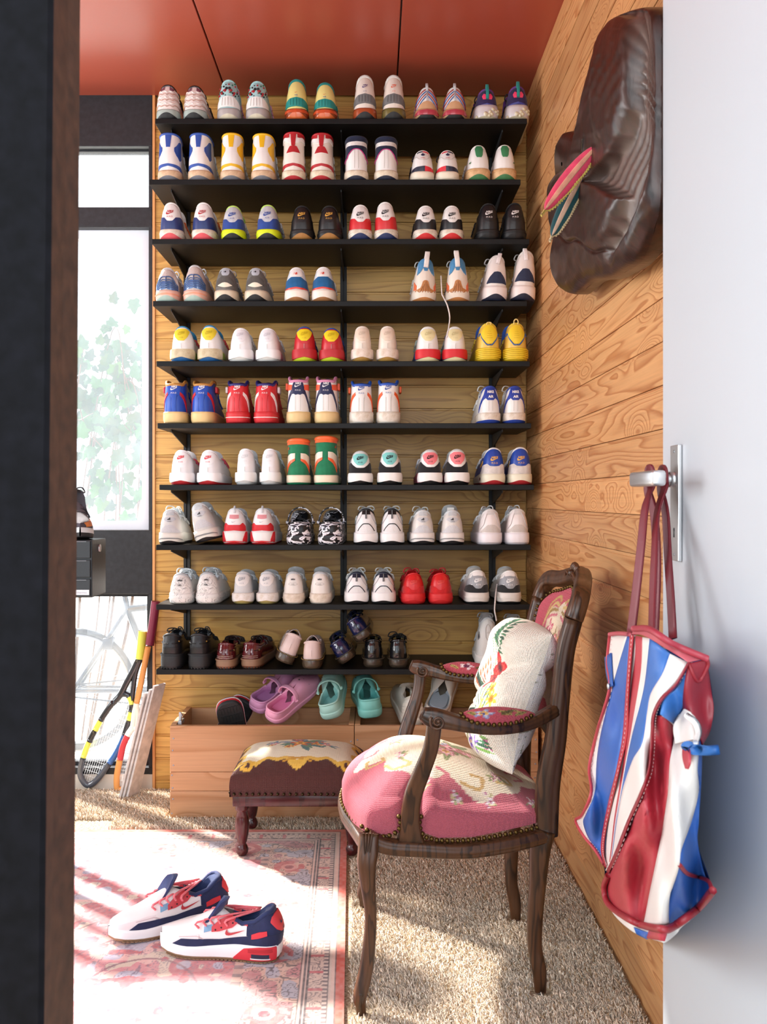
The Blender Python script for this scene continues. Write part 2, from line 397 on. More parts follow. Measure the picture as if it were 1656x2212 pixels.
# left wall with its own window (beside the frame)
wl = MB(); wl.box(XL - .08, XL, -.3, YB - .01, 0, .75).box(XL - .08, XL, -.3, YB - .01, 2.15, ZC + .05)
wl.box(XL - .08, XL, -.3, .85, .75, 2.15).box(XL - .08, XL, 2.65, YB - .01, .75, 2.15)
structure(wl.obj('wall_left', M('d8d2c8:w'), smooth=False), 'pale wall with a wide window')
wf = thing('window_4', 'wide window in the left wall', None, (XL - .05, 1.75, .75)); wf['kind'] = 'structure'
fm = MB()
for a in ((-.9, .9, 0, .04), (-.9, .9, 1.36, 1.4), (-.9, -.86, .04, 1.36), (.86, .9, .04, 1.36)): fm.box(-.02, .02, a[0], a[1], a[2], a[3])
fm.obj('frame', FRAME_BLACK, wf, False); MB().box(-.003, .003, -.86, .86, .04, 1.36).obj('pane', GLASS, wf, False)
# dark door post in front, left
zc = .82
xa0, xa1 = P(118, 0, zc), P(96, 2212, zc)
def post():
    d2 = zc * 1.09
    t0, t1 = P(113, 0, zc).x, P(92, 2212, zc).x
    u0, u1 = P(173, 0, d2).x, P(159, 2212, d2).x
    zt, zb = 2.40, 0.0
    def at(t0, t1, z, d):
        za, zb_ = P(0, 0, d).z, P(0, 2212, d).z
        return t1 + (t0 - t1) * (z - zb_) / (za - zb_)
    mb = MB()
    v = []
    for z in (zb, zt):
        v += [(-.62, zc, z), (at(t0, t1, z, zc) - .004, zc, z), (at(t0, t1, z, zc), zc + .004, z), (at(u0, u1, z, d2), d2, z), (-.62, d2, z)]
    mb.add(v, [(0, 1, 6, 5), (1, 2, 7, 6), (3, 4, 9, 8), (4, 0, 5, 9), (4, 3, 2, 1, 0), (5, 6, 7, 8, 9)])
    o = structure(mb.obj('door_2', POST_M, smooth=False), 'dark stained door post in front on the left')
    MB().add([v[2], v[3], v[8], v[7]], [(0, 1, 2, 3)]).obj('reveal', POST_B, o, False).data.flip_normals()
    return o
post()
# ---------------------------------------------------------------- wall shelving: uprights, brackets, boards
YF, SD = 2.93, 0.282
ROWY = [256, 387.5, 516, 650, 780, 914, 1047, 1177, 1306, 1446]
ROWX = [(335, 1138), (322, 1124), (328, 1143), (330, 1138), (338, 1144), (340, 1147), (344, 1153), (337, 1146), (337, 1145), (337, 1146)]
SZ = [CAMZ - (y - VY) / F * YF for y in ROWY]       # board tops
TH = 0.0165
UX = [(405 - VX) / F * YB, (742 - VX) / F * YB, (1062 - VX) / F * YB]
NUM = ['top', 'second', 'third', 'fourth', 'fifth', 'sixth', 'seventh', 'eighth', 'ninth', 'lowest']
for k, ux in enumerate(UX):
    z0, z1 = SZ[9] - .05, SZ[0] + .03
    up = thing('shelf_upright', 'black steel shelf upright on the pine wall, %s of three' % ('left', 'middle', 'right')[k], 'shelf upright', (ux, YB - .0005, z0), group='steel uprights of the shoe shelves')
    mb = MB(); wd = .011
    mb.box(-wd, wd, -.003, 0, 0, z1 - z0).box(-wd, -wd + .003, -.013, -.003, 0, z1 - z0).box(wd - .003, wd, -.013, -.003, 0, z1 - z0)
    mb.box(-wd + .003, -.002, -.013, -.011, 0, z1 - z0).box(.002, wd - .003, -.013, -.011, 0, z1 - z0)
    mb.obj('rail', STEEL_BLACK, up, False)
    for r in range(10):
        zt = SZ[r] - TH - z0 - .0003
        poly = [(-.0135, zt), (-.262, zt), (-.262, zt - .007), (-.05, zt - .042), (-.0135, zt - .046)]
        MB().add(*prism(poly, -.0016, .0016, 'x')).obj('bracket', M('202124:r'), up, False)
for r in range(10):
    x0, x1 = [(x - VX) / F * YF for x in ROWX[r]]
    s = MB().bbox(x0, x1, YF, YF + SD, -TH, 0, .0012).obj('shelf_board', BLACK, None, False, (0, 0, SZ[r]))
    tag(s, 'black shelf board, %s of the ten shelves on the wall' % (NUM[r] if r else 'topmost'), 'shelf', 'black boards of the shoe shelves')
# ---------------------------------------------------------------- shoe builder
LAT = [(0, 0), (.020, .0035), (.0315, .017), (.0355, .042), (.0355, .09), (.0365, .14), (.0385, .18), (.0370, .222), (.027, .256), (.004, .270)]
MED = [(0, 0), (-.020, .0035), (-.0315, .017), (-.0340, .042), (-.0300, .09), (-.0310, .14), (-.0355, .18), (-.0345, .222), (-.020, .257), (.004, .270)]
def interp_s(tab, y):
    """smoothed piecewise table"""
    xs, ys = zip(*tab); g = np.linspace(-.03, .31, 341); v = np.interp(g, xs, ys)
    k = np.hanning(19); k /= k.sum(); v = np.convolve(np.pad(v, 9, 'edge'), k, 'valid')
    return np.interp(y, g, v)
LOW = lambda H: [(0, H), (.02, H * .99), (.05, H * .84), (.075, H * .76), (.1, H * .80), (.125, .090), (.16, .080), (.20, .064), (.24, .054), (.275, .044)]
RUN = lambda H: [(0, H), (.02, H * .985), (.05, H * .80), (.075, H * .74), (.1, H * .86), (.125, .094), (.16, .084), (.20, .066), (.24, .054), (.275, .040)]
HIGH = lambda H: [(0, H * .885), (.012, H * .89), (.028, H * .975), (.045, H), (.085, H * .985), (.11, H * .90), (.13, H * .78), (.16, .084), (.20, .066), (.24, .055), (.275, .044)]
COLLAR = lambda H: [(0, H), (.02, H), (.06, H * .985), (.10, H * .97), (.125, H * .8), (.16, .086), (.20, .066), (.24, .055), (.275, .044)]
LOAF = lambda H: [(0, H), (.02, H * .99), (.05, H * .90), (.08, H * .86), (.11, H * .95), (.14, .088), (.18, .078), (.22, .068), (.275, .055)]
class Shoe:
    """a shoe with the heel at the origin facing -y; side +1 right foot, -1 left foot"""
    def __init__(s, root, side, H, top=LOW, p=3.0, inset=.42, mt=.030, mf=.024, ot=.006, arc=.008, flare=.005, sc=1.0, aw=.022, bulge=.004, waist=0.0, heelbev=.009, rnd=None):
        s.root, s.side, s.H, s.p, s.inset, s.mt, s.mf, s.ot, s.arc, s.flare, s.aw, s.bulge, s.waist, s.hb = root, side, H, p, inset, mt, mf, ot, arc, flare, aw, bulge, waist, heelbev
        s.rnd = rnd if rnd is not None else (.13 if top in (LOW, RUN, LOAF) else .03); s.tab = top(H); s.sc = sc; s.paths = []
        for c in (MED, LAT) if side > 0 else ([(-x, y) for x, y in LAT], [(-x, y) for x, y in MED]):
            q = spline(np.array(c) * [sc, 1], 240); l = np.concatenate([[0], np.cumsum(np.linalg.norm(np.diff(q, axis=0), axis=1))])
            s.paths.append((l, q))
        s.lens = (s.paths[0][0][-1], s.paths[1][0][-1])
    def base(s, a):
        a = np.asarray(a, dtype=float); out = np.zeros(a.shape + (2,))
        for k, sel in ((0, a < 0), (1, a >= 0)):
            l, q = s.paths[k]; aa = np.abs(a)
            for j in (0, 1): out[..., j] = np.where(sel, np.interp(aa, l, q[:, j]), out[..., j])
        return out
    def spring(s, y): return .010 * np.clip((y - .175) / .1, 0, 1) ** 2
    def mtop(s, y): return interp_s([(-.02, s.mt), (.09, s.mt), (.14, (s.mt + s.mf) / 2), (.2, s.mf), (.28, s.mf)], y)
    def topz(s, b):
        x, y = b[..., 0], b[..., 1]
        return interp_s(s.tab, y) * (1 - s.rnd * np.clip(np.abs(x) / .036, 0, 1.1) ** 2.4 * np.clip((.075 - y) / .05, 0, 1))
    def raw(s, a, v):
        a, v = np.broadcast_arrays(np.asarray(a, dtype=float), np.asarray(v, dtype=float))
        b = s.base(a); x, y = b[..., 0], b[..., 1]
        T = s.topz(b); zb = s.mtop(y) - .006 + s.spring(y)
        k = np.clip((y - .085) / .05, 0, 1); k = k * k * (3 - 2 * k)
        I = s.inset + (1 - s.inset) * k
        vv = np.clip(v, 0, 1)
        q = 1 - (1 - vv ** s.p) ** (1 / s.p)
        q = (.74 * q + .26 * vv ** 1.8) * (1 - k) + q * k
        tx, ty = np.where(k > 0, .004 * s.side * k, 0), np.maximum(y, .05)
        X = x + (tx - x) * I * q; Y = y + (ty - y) * I * q
        if s.waist:
            wv = s.waist * np.exp(-((vv - .62) / .22) ** 2) * (1 - k); X = X * (1 - wv); Y = Y + (.04 - Y) * wv * (1 - k)
        bl = s.bulge * np.sin(PI * np.clip(vv * 1.15, 0, 1)) * np.exp(-(np.abs(a) / .035) ** 2); Y = Y - bl
        return np.stack([X, Y, zb + (T - zb) * vv], -1)
    def S(s, a, v, off=0.0):
        a, v = np.broadcast_arrays(np.asarray(a, dtype=float), np.asarray(v, dtype=float))
        p = s.raw(a, v)
        if np.any(off):
            e = 1e-3
            du = s.raw(a + e, v) - s.raw(a - e, v); vl = np.minimum(v, .985)
            dv = s.raw(a, vl + .008) - s.raw(a, vl - .008)
            n = np.cross(du, dv); n /= np.linalg.norm(n, axis=-1)[..., None] + 1e-12
            p = p + n * np.asarray(off)[..., None] if np.ndim(off) else p + n * off
        return p
    def z2v(s, a, z):
        """height as a fraction of H (from the shelf) to v"""
        b = s.base(a); y = b[..., 1]; T = s.topz(b); zb = s.mtop(y) - .006 + s.spring(y)
        return np.clip((z * s.H - zb) / (T - zb), 0, 1)
    def M(s, a, w, off=0.0):
        """sole wall, w in height units (metres above ground)"""
        b = s.base(a); e = 1e-3; t = s.base(a + e) - s.base(a - e); t /= np.linalg.norm(t, axis=-1)[..., None] + 1e-12
        n = np.stack([t[..., 1], -t[..., 0]], -1)
        h = np.asarray(w, dtype=float)
        f = s.flare * (1 - .35 * (h / s.mt) ** 2) - s.hb * np.exp(-(h / .008)) * np.exp(-(np.abs(a) / .05) ** 4) - .0035 * np.exp(-(h / .004))
        p = b + n * (f + off)[..., None]
        return np.concatenate([p, (h + s.spring(b[..., 1]))[..., None]], -1)
    def agrid(s, n=22, lim=None):
        u = np.linspace(0, 1, n) ** 1.5
        return np.concatenate([-u[:0:-1] * s.lens[0], u * s.lens[1]])
    def arcz(s, a): return s.ot + s.arc * np.exp(-(np.abs(a) / s.aw) ** 2.4)
    def build(s, up, mid, out, lining='d8d4cc:f', collar=None, cr=.0035, insole=None, name='upper', toecap=None):
        a = s.agrid(); v = np.sin(np.linspace(0, PI / 2, 13))
        A, V = np.meshgrid(a, v, indexing='ij')
        MB().grid(s.S(A, V)).obj(name, up, s.root)
        # midsole and outsole
        zl, zh = s.arcz(a), s.mtop(s.base(a)[..., 1])
        w = np.linspace(0, 1, 5); W = zl[:, None] + (zh - zl)[:, None] * w; A = np.repeat(a[:, None], 5, 1)
        g = s.M(A, W); lip = s.M(a, zh); lip[:, :2] += (np.array([0, .1]) - lip[:, :2]) * .10
        MB().grid(np.concatenate([g, lip[:, None]], 1)).obj('midsole', mid, s.root)
        w = np.array([0, .35, 1]); W = zl[:, None] * w + .0004; A = np.repeat(a[:, None], 3, 1); g = s.M(A, W)
        n = len(a); mb = MB().grid(g); k = 3; h = n // 2
        mb.add(g[:, 0], [(h - i, h + i, h + i + 1, h - i - 1) for i in range(1, h)] + [(h - 1, h, h + 1)])
        mb.obj('outsole', out, s.root)
        # lining: from the collar edge down inside
        aa = a[s.base(a)[..., 1] < .125]
        r0 = s.S(aa, np.ones_like(aa)); r1 = r0.copy(); c = np.array([0, .085]); r1[:, :2] += (c - r1[:, :2]) * .22; r1[:, 2] -= .006
        r2 = r1.copy(); r2[:, 2] = s.mt + .008
        mb = MB().grid(np.stack([r0, r1, r2], 1), flip=True); mb.add(np.concatenate([r2, [[0, .085, s.mt + .008]]]), [(i, i + 1, len(aa)) for i in range(len(aa) - 1)])
        mb.obj('lining', lining, s.root)
        if collar:
            aa = a[s.base(a)[..., 1] < .105]
            p = s.S(aa, np.ones_like(aa) * .995)
            MB().tube(p, cr, 7).obj('collar', collar, s.root)
        return s
    def tongue(s, col, top, w=.024, lean=.0, lab=None, th=.0025):
        """rises behind the collar"""
        zb = .075
        t = np.linspace(0, 1, 8); u = np.linspace(-1, 1, 7); g = []
        for sgn in (1, -1):
            G = []
            for k in t:
                ww = w * (1 - .25 * max(0, k - .75) / .25); yy = .148 - .045 * k - lean * k; z = zb + (top - zb) * k
                G.append([(ww * q, yy + .012 * q * q - sgn * th * (1 - .5 * q * q), z - .004 * q * q * k + (.0015 * (1 - q * q) if k == 1 else 0)) for q in u])
            g.append(np.array(G))
        mb = MB().grid(g[0]).grid(g[1], flip=True)
        e = np.stack([g[0][-1], g[1][-1]], 0); mb.grid(e)
        for j in (0, -1): mb.grid(np.stack([g[0][:, j], g[1][:, j]], 0))
        o = mb.obj('tongue', col, s.root)
        if lab: MB().add(*prism(rounded_rect(.011, .008, .002), .096 - lean - .0035, .1, 'y')).obj('size_label', lab, o, False, (0, -.006, top - .016))
        return o
    def laces(s, col, bow=False, n=4, bowz=.0, seed=0):
        mb = MB()
        for i in range(n):
            yy = .118 + .02 * i; L, Rr = -s._a_at(yy, 0), s._a_at(yy, 1)
            p = [s.S(np.array(q), np.array(v), .002) for q, v in ((L, .66), (L, .9), (Rr, .9), (Rr, .66))]
            mb.tube(spline(p, 9), .0028, 6)
        if bow:
            rg = random.Random(seed); c = np.array([0, .118, s.H * .95 + .006 + bowz])
            for sg in (-1, 1):
                k = rg.uniform(.45, 1.05); e = rg.uniform(.5, .95)
                mb.tube(spline([c, c + [sg * .010 * e, -.012, .010 * k], c + [sg * .028 * e, -.024, .010 * k], c + [sg * .034 * e, -.016, -.004], c + [sg * .014 * e, .0, -.003], c], 18), .0020, 6)
                mb.tube(spline([c, c + [sg * .010, -.004, .003], c + [sg * .022 * e, -.012, -.006 * k], c + [sg * .030 * e, -.02, -.018 * k]], 10), .0020, 6)
        return mb.obj('laces', col, s.root)
    def _a_at(s, y, k):
        l, q = s.paths[k]; return float(np.interp(y, q[:200, 1], l[:200]))
    def patch(s, name, col, lo, hi, off=.0012, sole=False, n=None, nv=6, mirror=True, parent=None, zabs=False):
        """raised piece: lo and hi are [(a mm, height fraction of H)...]; a>=0 is mirrored to both sides"""
        lo = np.array(lo, dtype=float); hi = np.array(hi, dtype=float); a0, a1 = min(lo[0, 0], hi[0, 0]), max(lo[-1, 0], hi[-1, 0])
        parts = [(a0, a1, 1)]
        if mirror and a0 <= 0: parts = [(-a1, a1, 0)]
        elif mirror: parts = [(a0, a1, 1), (a0, a1, -1)]
        out = None
        for b0, b1, sg in parts:
            mb = MB(); m = n or max(5, int((b1 - b0) / 3.2)); a = np.linspace(b0, b1, m)
            key = np.abs(a) if sg == 0 else a
            if sg == -1: a = -a[::-1]; key = key[::-1]
            l, h = np.interp(key, lo[:, 0], lo[:, 1]), np.interp(key, hi[:, 0], hi[:, 1])
            A = np.repeat(a[:, None] / 1000, nv, 1); t = np.linspace(0, 1, nv)
            Z = l[:, None] + np.maximum(h - l, 1e-4)[:, None] * t
            if sole: f = lambda o: s.M(A, Z * s.H, np.full(A.shape, o))
            else:
                V = s.z2v(A, Z); f = lambda o: s.S(A, V, o)
            g, b = f(off), f(-.0012)
            mb.grid(g)
            for e0, e1 in ((g[:, 0], b[:, 0]), (b[:, -1], g[:, -1]), (b[0], g[0]), (g[-1], b[-1])): mb.grid(np.stack([e0, e1], 0), flip=True)
            out = mb.obj(name, col, parent or s.root)
        return out
    def line(s, name, col, pts, r=.0007, mirror=True, off=.0012, n=24, parent=None):
        """cord or seam on the surface, pts [(a mm, z)]"""
        q = spline(pts, n); mb = MB(); touch = pts[0][0] == 0 or pts[-1][0] == 0
        for sg in ((1, -1) if mirror else (1,)):
            a = q[:, 0] * sg / 1000; v = s.z2v(a, q[:, 1]); mb.tube(s.S(a, v, off), r, 5)
            if not touch: o = mb.obj(name, col, parent or s.root); mb = MB()
        return mb.obj(name, col, parent or s.root) if touch else o
    def word(s, text, z, h, col, dx=0.0, off=.0022, name='lettering', sx=1.0, rot=0, **kw):
        """a word of cap height h mm, foot at height fraction z"""
        v, f = text_mesh(text, **kw); k = h / 1000
        X = (v[:, 0] * sx) * k + dx / 1000; Yv = v[:, 1] * k
        if rot: X, Yv = Yv * -1 + dx / 1000, v[:, 0] * sx * k
        V = s.z2v(X, z + Yv / s.H)
        return mobj(name, s.S(X, V, off), f, col, s.root, False)
    def deco(s, poly, z, w, col, dx=0.0, name='swoosh', off=.0022):
        """flat mark: polygon with unit width, width w mm"""
        p = np.array(poly) * w / 1000
        tri = tessellate_polygon([[Vector((a, b, 0)) for a, b in poly]])
        X = p[:, 0] + dx / 1000 - w / 2000
        return mobj(name, s.S(X, s.z2v(X, z + p[:, 1] / s.H), off), [tuple(t) for t in tri], col, s.root, False)
    def loop(s, name, col, z0, z1, w=.006, out=.010, thick=.0012, tilt=0.0, parent=None):
        """pull tab: strap standing up from heel height z0 (fraction) to z1 (m above ground)"""
        b = s.S(np.array(0.), s.z2v(np.array(0.), np.array(z0)), .001); t = np.array([tilt, b[1] + .012, z1])
        mid = np.array([(b[0] + t[0]) / 2, b[1] - .001, (b[2] + t[2]) / 2])
        e = s.S(np.array(0.), np.array(.985), -.004)
        p = spline([b, mid, t - [0, .005, .003], t, t + [0, .005, -.005], [0, b[1] + .016, e[2] - .004]], 22)
        v, f = sweep(p, rounded_rect(1, 1, .3, 1), (1, 0, 0), thick, w)
        return mobj(name, v, f, col, parent or s.root)
SWOOSH = [(.10, .37), (.03, .25), (.0, .12), (.05, .02), (.17, .0), (.34, .05), (.66, .20), (1.0, .38), (.64, .265), (.38, .185), (.25, .155), (.16, .175), (.11, .25)]
def nike(s, z, col, second=None, size=7.2, dx=0, w=26, so=None, off=.0024):
    """word over a swoosh, small word below"""
    s.word('NIKE', z + .085, size, col, dx + 1, off, shear=.28, bold=.03)
    s.deco(SWOOSH, z + .045 - (.02 if so is None else so), w, col, dx, off=off)
    if second: s.word(second, z - .055, size * .72, col, dx, off, space=1.45)
def place(name, label, cat, x, row, top, group, rot=0.0, roll=0.0, dy=.004, dz=0.0):
    """empty at the heel of a shoe standing on a shelf row; x is where the photograph shows its heel"""
    d = YF + dy + .008
    return thing(name, label, cat, ((x - VX) / F * d, YF + dy, SZ[row] + .0004 + dz), (0, R(roll), R(rot)), group)
def hgt(row, top, bot=None, d=.025):
    """height of a heel whose top is seen at pixel row top"""
    z = CAMZ - (top - VY) / F * (YF + d); return max(.06, z - SZ[row])
# ---------------------------------------------------------------- kinds of shoes
WHT, OFF = 'ecebe9:l', 'e6dfd2:g'
def max1(s, up, mud, mid, out, txt, words='MAD', tab=None, collar=None, lining='c9c5bf:f', laces='dcdad6:f', sw=None):
    s.build(up, mid, out, lining, collar or up)
    s.patch('mudguard', mud, [(0, .26), (100, .22)], [(0, .475), (9, .485), (18, .575), (34, .60), (55, .56), (100, .34)])
    s.patch('heel_counter', tab or up, [(0, .48), (9, .49), (18, .58), (25, .62)], [(0, .94), (14, .94), (25, .80)], off=.0008)
    s.patch('sole_ridge', mid, [(0, .185), (105, .17)], [(0, .205), (105, .19)], off=.0012, sole=True, nv=3)
    nike(s, .625, txt, words)
    if sw: s.patch('swoosh', sw, [(62, .52), (75, .36), (95, .34), (150, .44)], [(62, .58), (75, .46), (95, .42), (150, .47)], nv=4)
    s.tongue(collar or up, s.H * 1.02); s.laces(laces)
def max90(s, up, tab, mud, block, out, txt=None, words='AIR', mid=None, seam=True, collar=None, lining='cfcbc6:f', laces='dcdad6:f', tongue=None, tt=1.02, side=None):
    s.build(up, mid or block, out, lining, collar or up)
    if mud: s.patch('mudguard', mud, [(0, .34), (60, .30), (105, .24)], [(0, .50), (12, .505), (24, .58), (36, .66), (60, .58), (105, .40)])
    s.patch('heel_surround', up if not mud else 'eeeeec:l', [(0, .505), (12, .515), (23, .59), (33, .74)], [(0, .955), (18, .95), (33, .80)], off=.0010)
    t = s.patch('heel_tab', tab, [(0, .575), (9, .58), (19, .67), (27, .82)], [(0, .925), (14, .92), (22, .875), (27, .83)], off=.0030)
    s.patch('heel_block', block, [(0, .06 + s.arc / s.H), (12, .05 + s.arc / s.H * .8), (30, .07), (46, .07)], [(0, .345), (38, .345), (44, .30), (46, .22)], off=.0030, sole=True)
    if side: s.patch('air_window_frame', side, [(48, .09), (70, .10), (95, .12)], [(48, .26), (70, .26), (95, .16)], off=.0022, sole=True, nv=4)
    if seam: s.line('heel_seam', 'b9b5ae:l', [(0, .37), (0, .50)], .0006, False)
    nike(s, .69, txt or tab, words, 6.4, w=23, so=.012, off=.0044)
    s.tongue(tongue or collar or up, s.H * tt); s.laces(laces)
def force_high(s, up, collar, sole, out, txt, strap, words='MAD', panel=None, band=None, line=None, lining='2b2c4a:f'):
    s.build(up, sole, out, lining, collar, cr=.0052)
    s.patch('back_stay', panel or up, [(0, .255), (9, .255), (10, .60), (24, .70), (24.5, .78)] if not panel else [(0, .60), (8, .585), (14, .61), (22, .60), (36, .40), (48, .26)], [(0, .875), (20, .88), (24.5, .86)] if not panel else [(0, .875), (17, .88), (20, .74), (26, .66), (36, .52), (48, .36)], off=.0012)
    if strap: s.patch('side_strap', strap, [(20, .64), (34, .53), (50, .32), (56, .26)], [(20, .71), (34, .64), (50, .48), (56, .42)], off=.0018)
    if band: s.patch('ankle_band', band, [(21, .69), (60, .69)], [(21, .80), (60, .82)], off=.0014)
    for k in (-1, 1): s.line('stay_seam', 'b5b0a6:l' if up == WHT else up, [(k * 8, .27), (k * 8, .58)], .0005, False, .0016)
    if line: s.patch('sole_line', line, [(0, .125), (46, .125)], [(0, .14), (46, .14)], off=.0012, sole=True, nv=3)
    s.patch('foxing_stitch', sole, [(0, .235), (110, .19)], [(0, .245), (110, .20)], off=.0009, sole=True, nv=3)
    nike(s, .72, txt, words, 6.8, w=24)
    s.tongue(lining, s.H * 1.0); s.laces(up)
    # ankle strap end
    x = s.side * .0385; o = MB().bbox(x - .004, x + .004, .045, .092, s.H * .72, s.H * .86, .002).obj('ankle_strap', strap or band or up, s.root)
def flight(s, main, c, sole='dcc0a0:g', out='6d7078:r', red=False):
    s.build(main, sole, out, c, c, cr=.004)
    if not red:
        s.patch('top_patch', c, [(0, .70), (7, .70), (11, .97)], [(0, .975), (11, .975)])
        s.patch('side_patch', c, [(20, .62), (26, .54), (40, .42), (60, .50)], [(20, .69), (28, .74), (40, .84), (60, .86)])
    else:
        s.patch('collar_band', c, [(14, .90), (58, .86)], [(14, .985), (58, .97)])
        s.patch('top_patch', c, [(0, .72), (7, .72), (10, .985)], [(0, .99), (10, .99)], off=.003)
        s.patch('ankle_strap', WHT, [(0, .75), (30, .82), (60, .80)], [(0, .86), (30, .90), (60, .88)], off=.0022)
        s.patch('heel_patch', c, [(0, .575), (22, .555)], [(0, .72), (12, .70), (22, .56)], off=.0014)
    s.patch('heel_counter', main, [(0, .315), (50, .27)], [(0, .57), (14, .60), (30, .50), (50, .42)], off=.0010)
    s.patch('stripe', c, [(0, .295), (50, .22), (80, .20)], [(0, .345), (50, .30), (80, .26)], off=.0016)
    s.tongue(c, s.H * 1.0); s.laces(main)
def runner(s, up, mid, out, mesh, collar, lace='d9d9d6:f', line=None, bars=None, loop=None, arch=None, bow=False, seed=0):
    s.build(up, mid, out, 'b9bec2:f', collar, cr=.0048)
    s.patch('heel_cup', mesh, [(0, .36), (24, .36), (38, .33)], [(0, .58), (12, .57), (24, .47), (38, .36)], off=.0009)
    if arch: s.line('heel_arch', arch, [(0, .60), (10, .585), (20, .49), (27, .39)], .0014, True, .0012)
    if line:
        s.patch('sole_line', line, [(0, .165), (24, .16), (44, .13)], [(0, .205), (24, .195), (44, .145)], off=.0012, sole=True, nv=3)
    if bars:
        s.patch('heel_badge', 'c6c9ce:l', [(0, .66), (8, .665), (22, .74)], [(0, .80), (14, .80), (22, .75)], off=.0012)
        for k, (a, h) in enumerate(((-4.2, .35), (-.6, .6), (3.0, .9))):
            q = [(a, 0), (a + 2.6, 0), (a + 1.2 + 0, h * 8), (a - 1.4, h * 8)]
            s.deco([(x / 26, y / 26) for x, y in [(a - 3, 0), (a, 0), (a - h * 2.4 + 1.6, h * 8), (a - h * 2.4 - 1.2, h * 8)][::1]], .72, 26, '26282c:l', 13, name='stripe_mark')
        s.word('adidas', .668, 3.6, '55585c:l', 0)
    if loop: s.loop('pull_tab', loop, .80, s.H + .002, .005, thick=.001)
    s.patch('heel_pad', collar if collar != up else mesh, [(0, .86), (16, .86)], [(0, .975), (16, .965)], off=.0012)
    s.tongue('c3c8cc:f', s.H * 1.04); s.laces(lace, bow, seed=seed, bowz=.002)
def clog(root, side, H, col, inner, name_=None, strap_up=True, holes=False):
    """moulded clog, strap swung over the heel"""
    s = Shoe(root, side, H, top=lambda H: [(0, H * .62), (.02, H * .62), (.06, H * .56), (.10, H * .60), (.13, H * .90), (.16, H * .99), (.20, H * .86), (.24, H * .62), (.275, H * .45)], p=3.2, inset=.12, mt=H * .30, mf=H * .26, ot=.004, arc=.001, flare=.004, sc=1.06, bulge=.003)
    s.build(col, col, col, inner, col, cr=.0035)
    a = np.linspace(-1, 1, 26); y0, z0 = .095, H * .58
    if strap_up == 'heel':
        p = [(k * .045 * math.cos(q), .060 - .062 * math.sin(q) + .0, z0 + .010 + .012 * math.sin(q)) for k, q in ((1, t) for t in np.linspace(0, PI, 26))]
    else:
        p = [(.0405 * math.cos(q), y0 + .010, z0 + H * .47 * math.sin(q) ** .8) for q in np.linspace(0, PI, 26)]
    v, f = sweep(np.array(p), rounded_rect(1, 1, .5, 2), (0, 1, 0) if strap_up != 'heel' else (0, 0, 1), .0024, .0085)
    st = mobj('strap', v, f, col, root)
    for k in (-1, 1): MB().ball((k * .042, y0 + .008, z0 + .004), .006, 10).obj('rivet', col, root)
    return s
def loafer(s, up, sole, welt=None, out=None, stitch=None, lug=True, collar=None, rand=None, lining='5c3a24:f'):
    s.build(up, sole, out or sole, lining, collar or up, cr=.0042)
    if rand: s.patch('heel_strip', rand, [(0, .40), (26, .39)], [(0, .63), (26, .62)], off=.0014)
    s.patch('welt', welt or sole, [(0, s.mt / s.H - .035), (115, s.mf / s.H - .02)], [(0, s.mt / s.H + .005), (115, s.mf / s.H + .03)], off=.0024, sole=True, nv=3)
    if stitch:
        mb = MB()
        for k in range(-24, 25):
            a = np.array([k * .0045, k * .0045 + .0026]); mb.tube(s.M(a, np.full(2, s.mt * .97), np.full(2, .0032)), .0006, 4)
        mb.obj('welt_stitching', stitch, s.root)
    if lug:
        mb = MB()
        for k in range(-5, 6):
            a = k * .009; q = s.M(np.array([a - .0016, a + .0016]), np.array([.0055, .0055]), np.array([.0012, .0012])); q0 = q.copy(); q0[:, 2] = .0005; i = q * 1.0; i[:, :2] += (np.array([0, .08]) - i[:, :2]) * .12; i0 = i.copy(); i0[:, 2] = .0005
            mb.add(np.concatenate([q, q0]), [(0, 1, 3, 2)])
        mb.obj('lug_gaps', '0c0c0d:r', s.root, False)
# ---------------------------------------------------------------- the shoes on the shelves
NTH = ['top', 'second', 'third', 'fourth', 'fifth', 'sixth', 'seventh', 'eighth', 'ninth', 'lowest']
def pair(row, xs, tops, desc, fn, cat='sneaker', name='sneaker', rot=(.3, -.3), roll=(0, 0), dy=(.004, .004), dz=(0, 0), kw=None, kws=None, where=True):
    out = []
    for i in (0, 1):
        lab = '%s, %s of pair, %s shelf' % (desc, ('left', 'right')[i], NTH[row])
        g = 'shoes on the %s shelf' % NTH[row]
        rt = place(name, lab, cat, xs[i], row, tops[i], g, rot[i], roll[i], dy[i], dz[i])
        k = dict(kw or {}); k.update((kws or ({}, {}))[i])
        s = Shoe(rt, (-1, 1)[i], hgt(row, tops[i]), **k); s.i = i
        fn(s); out.append(s)
    return out
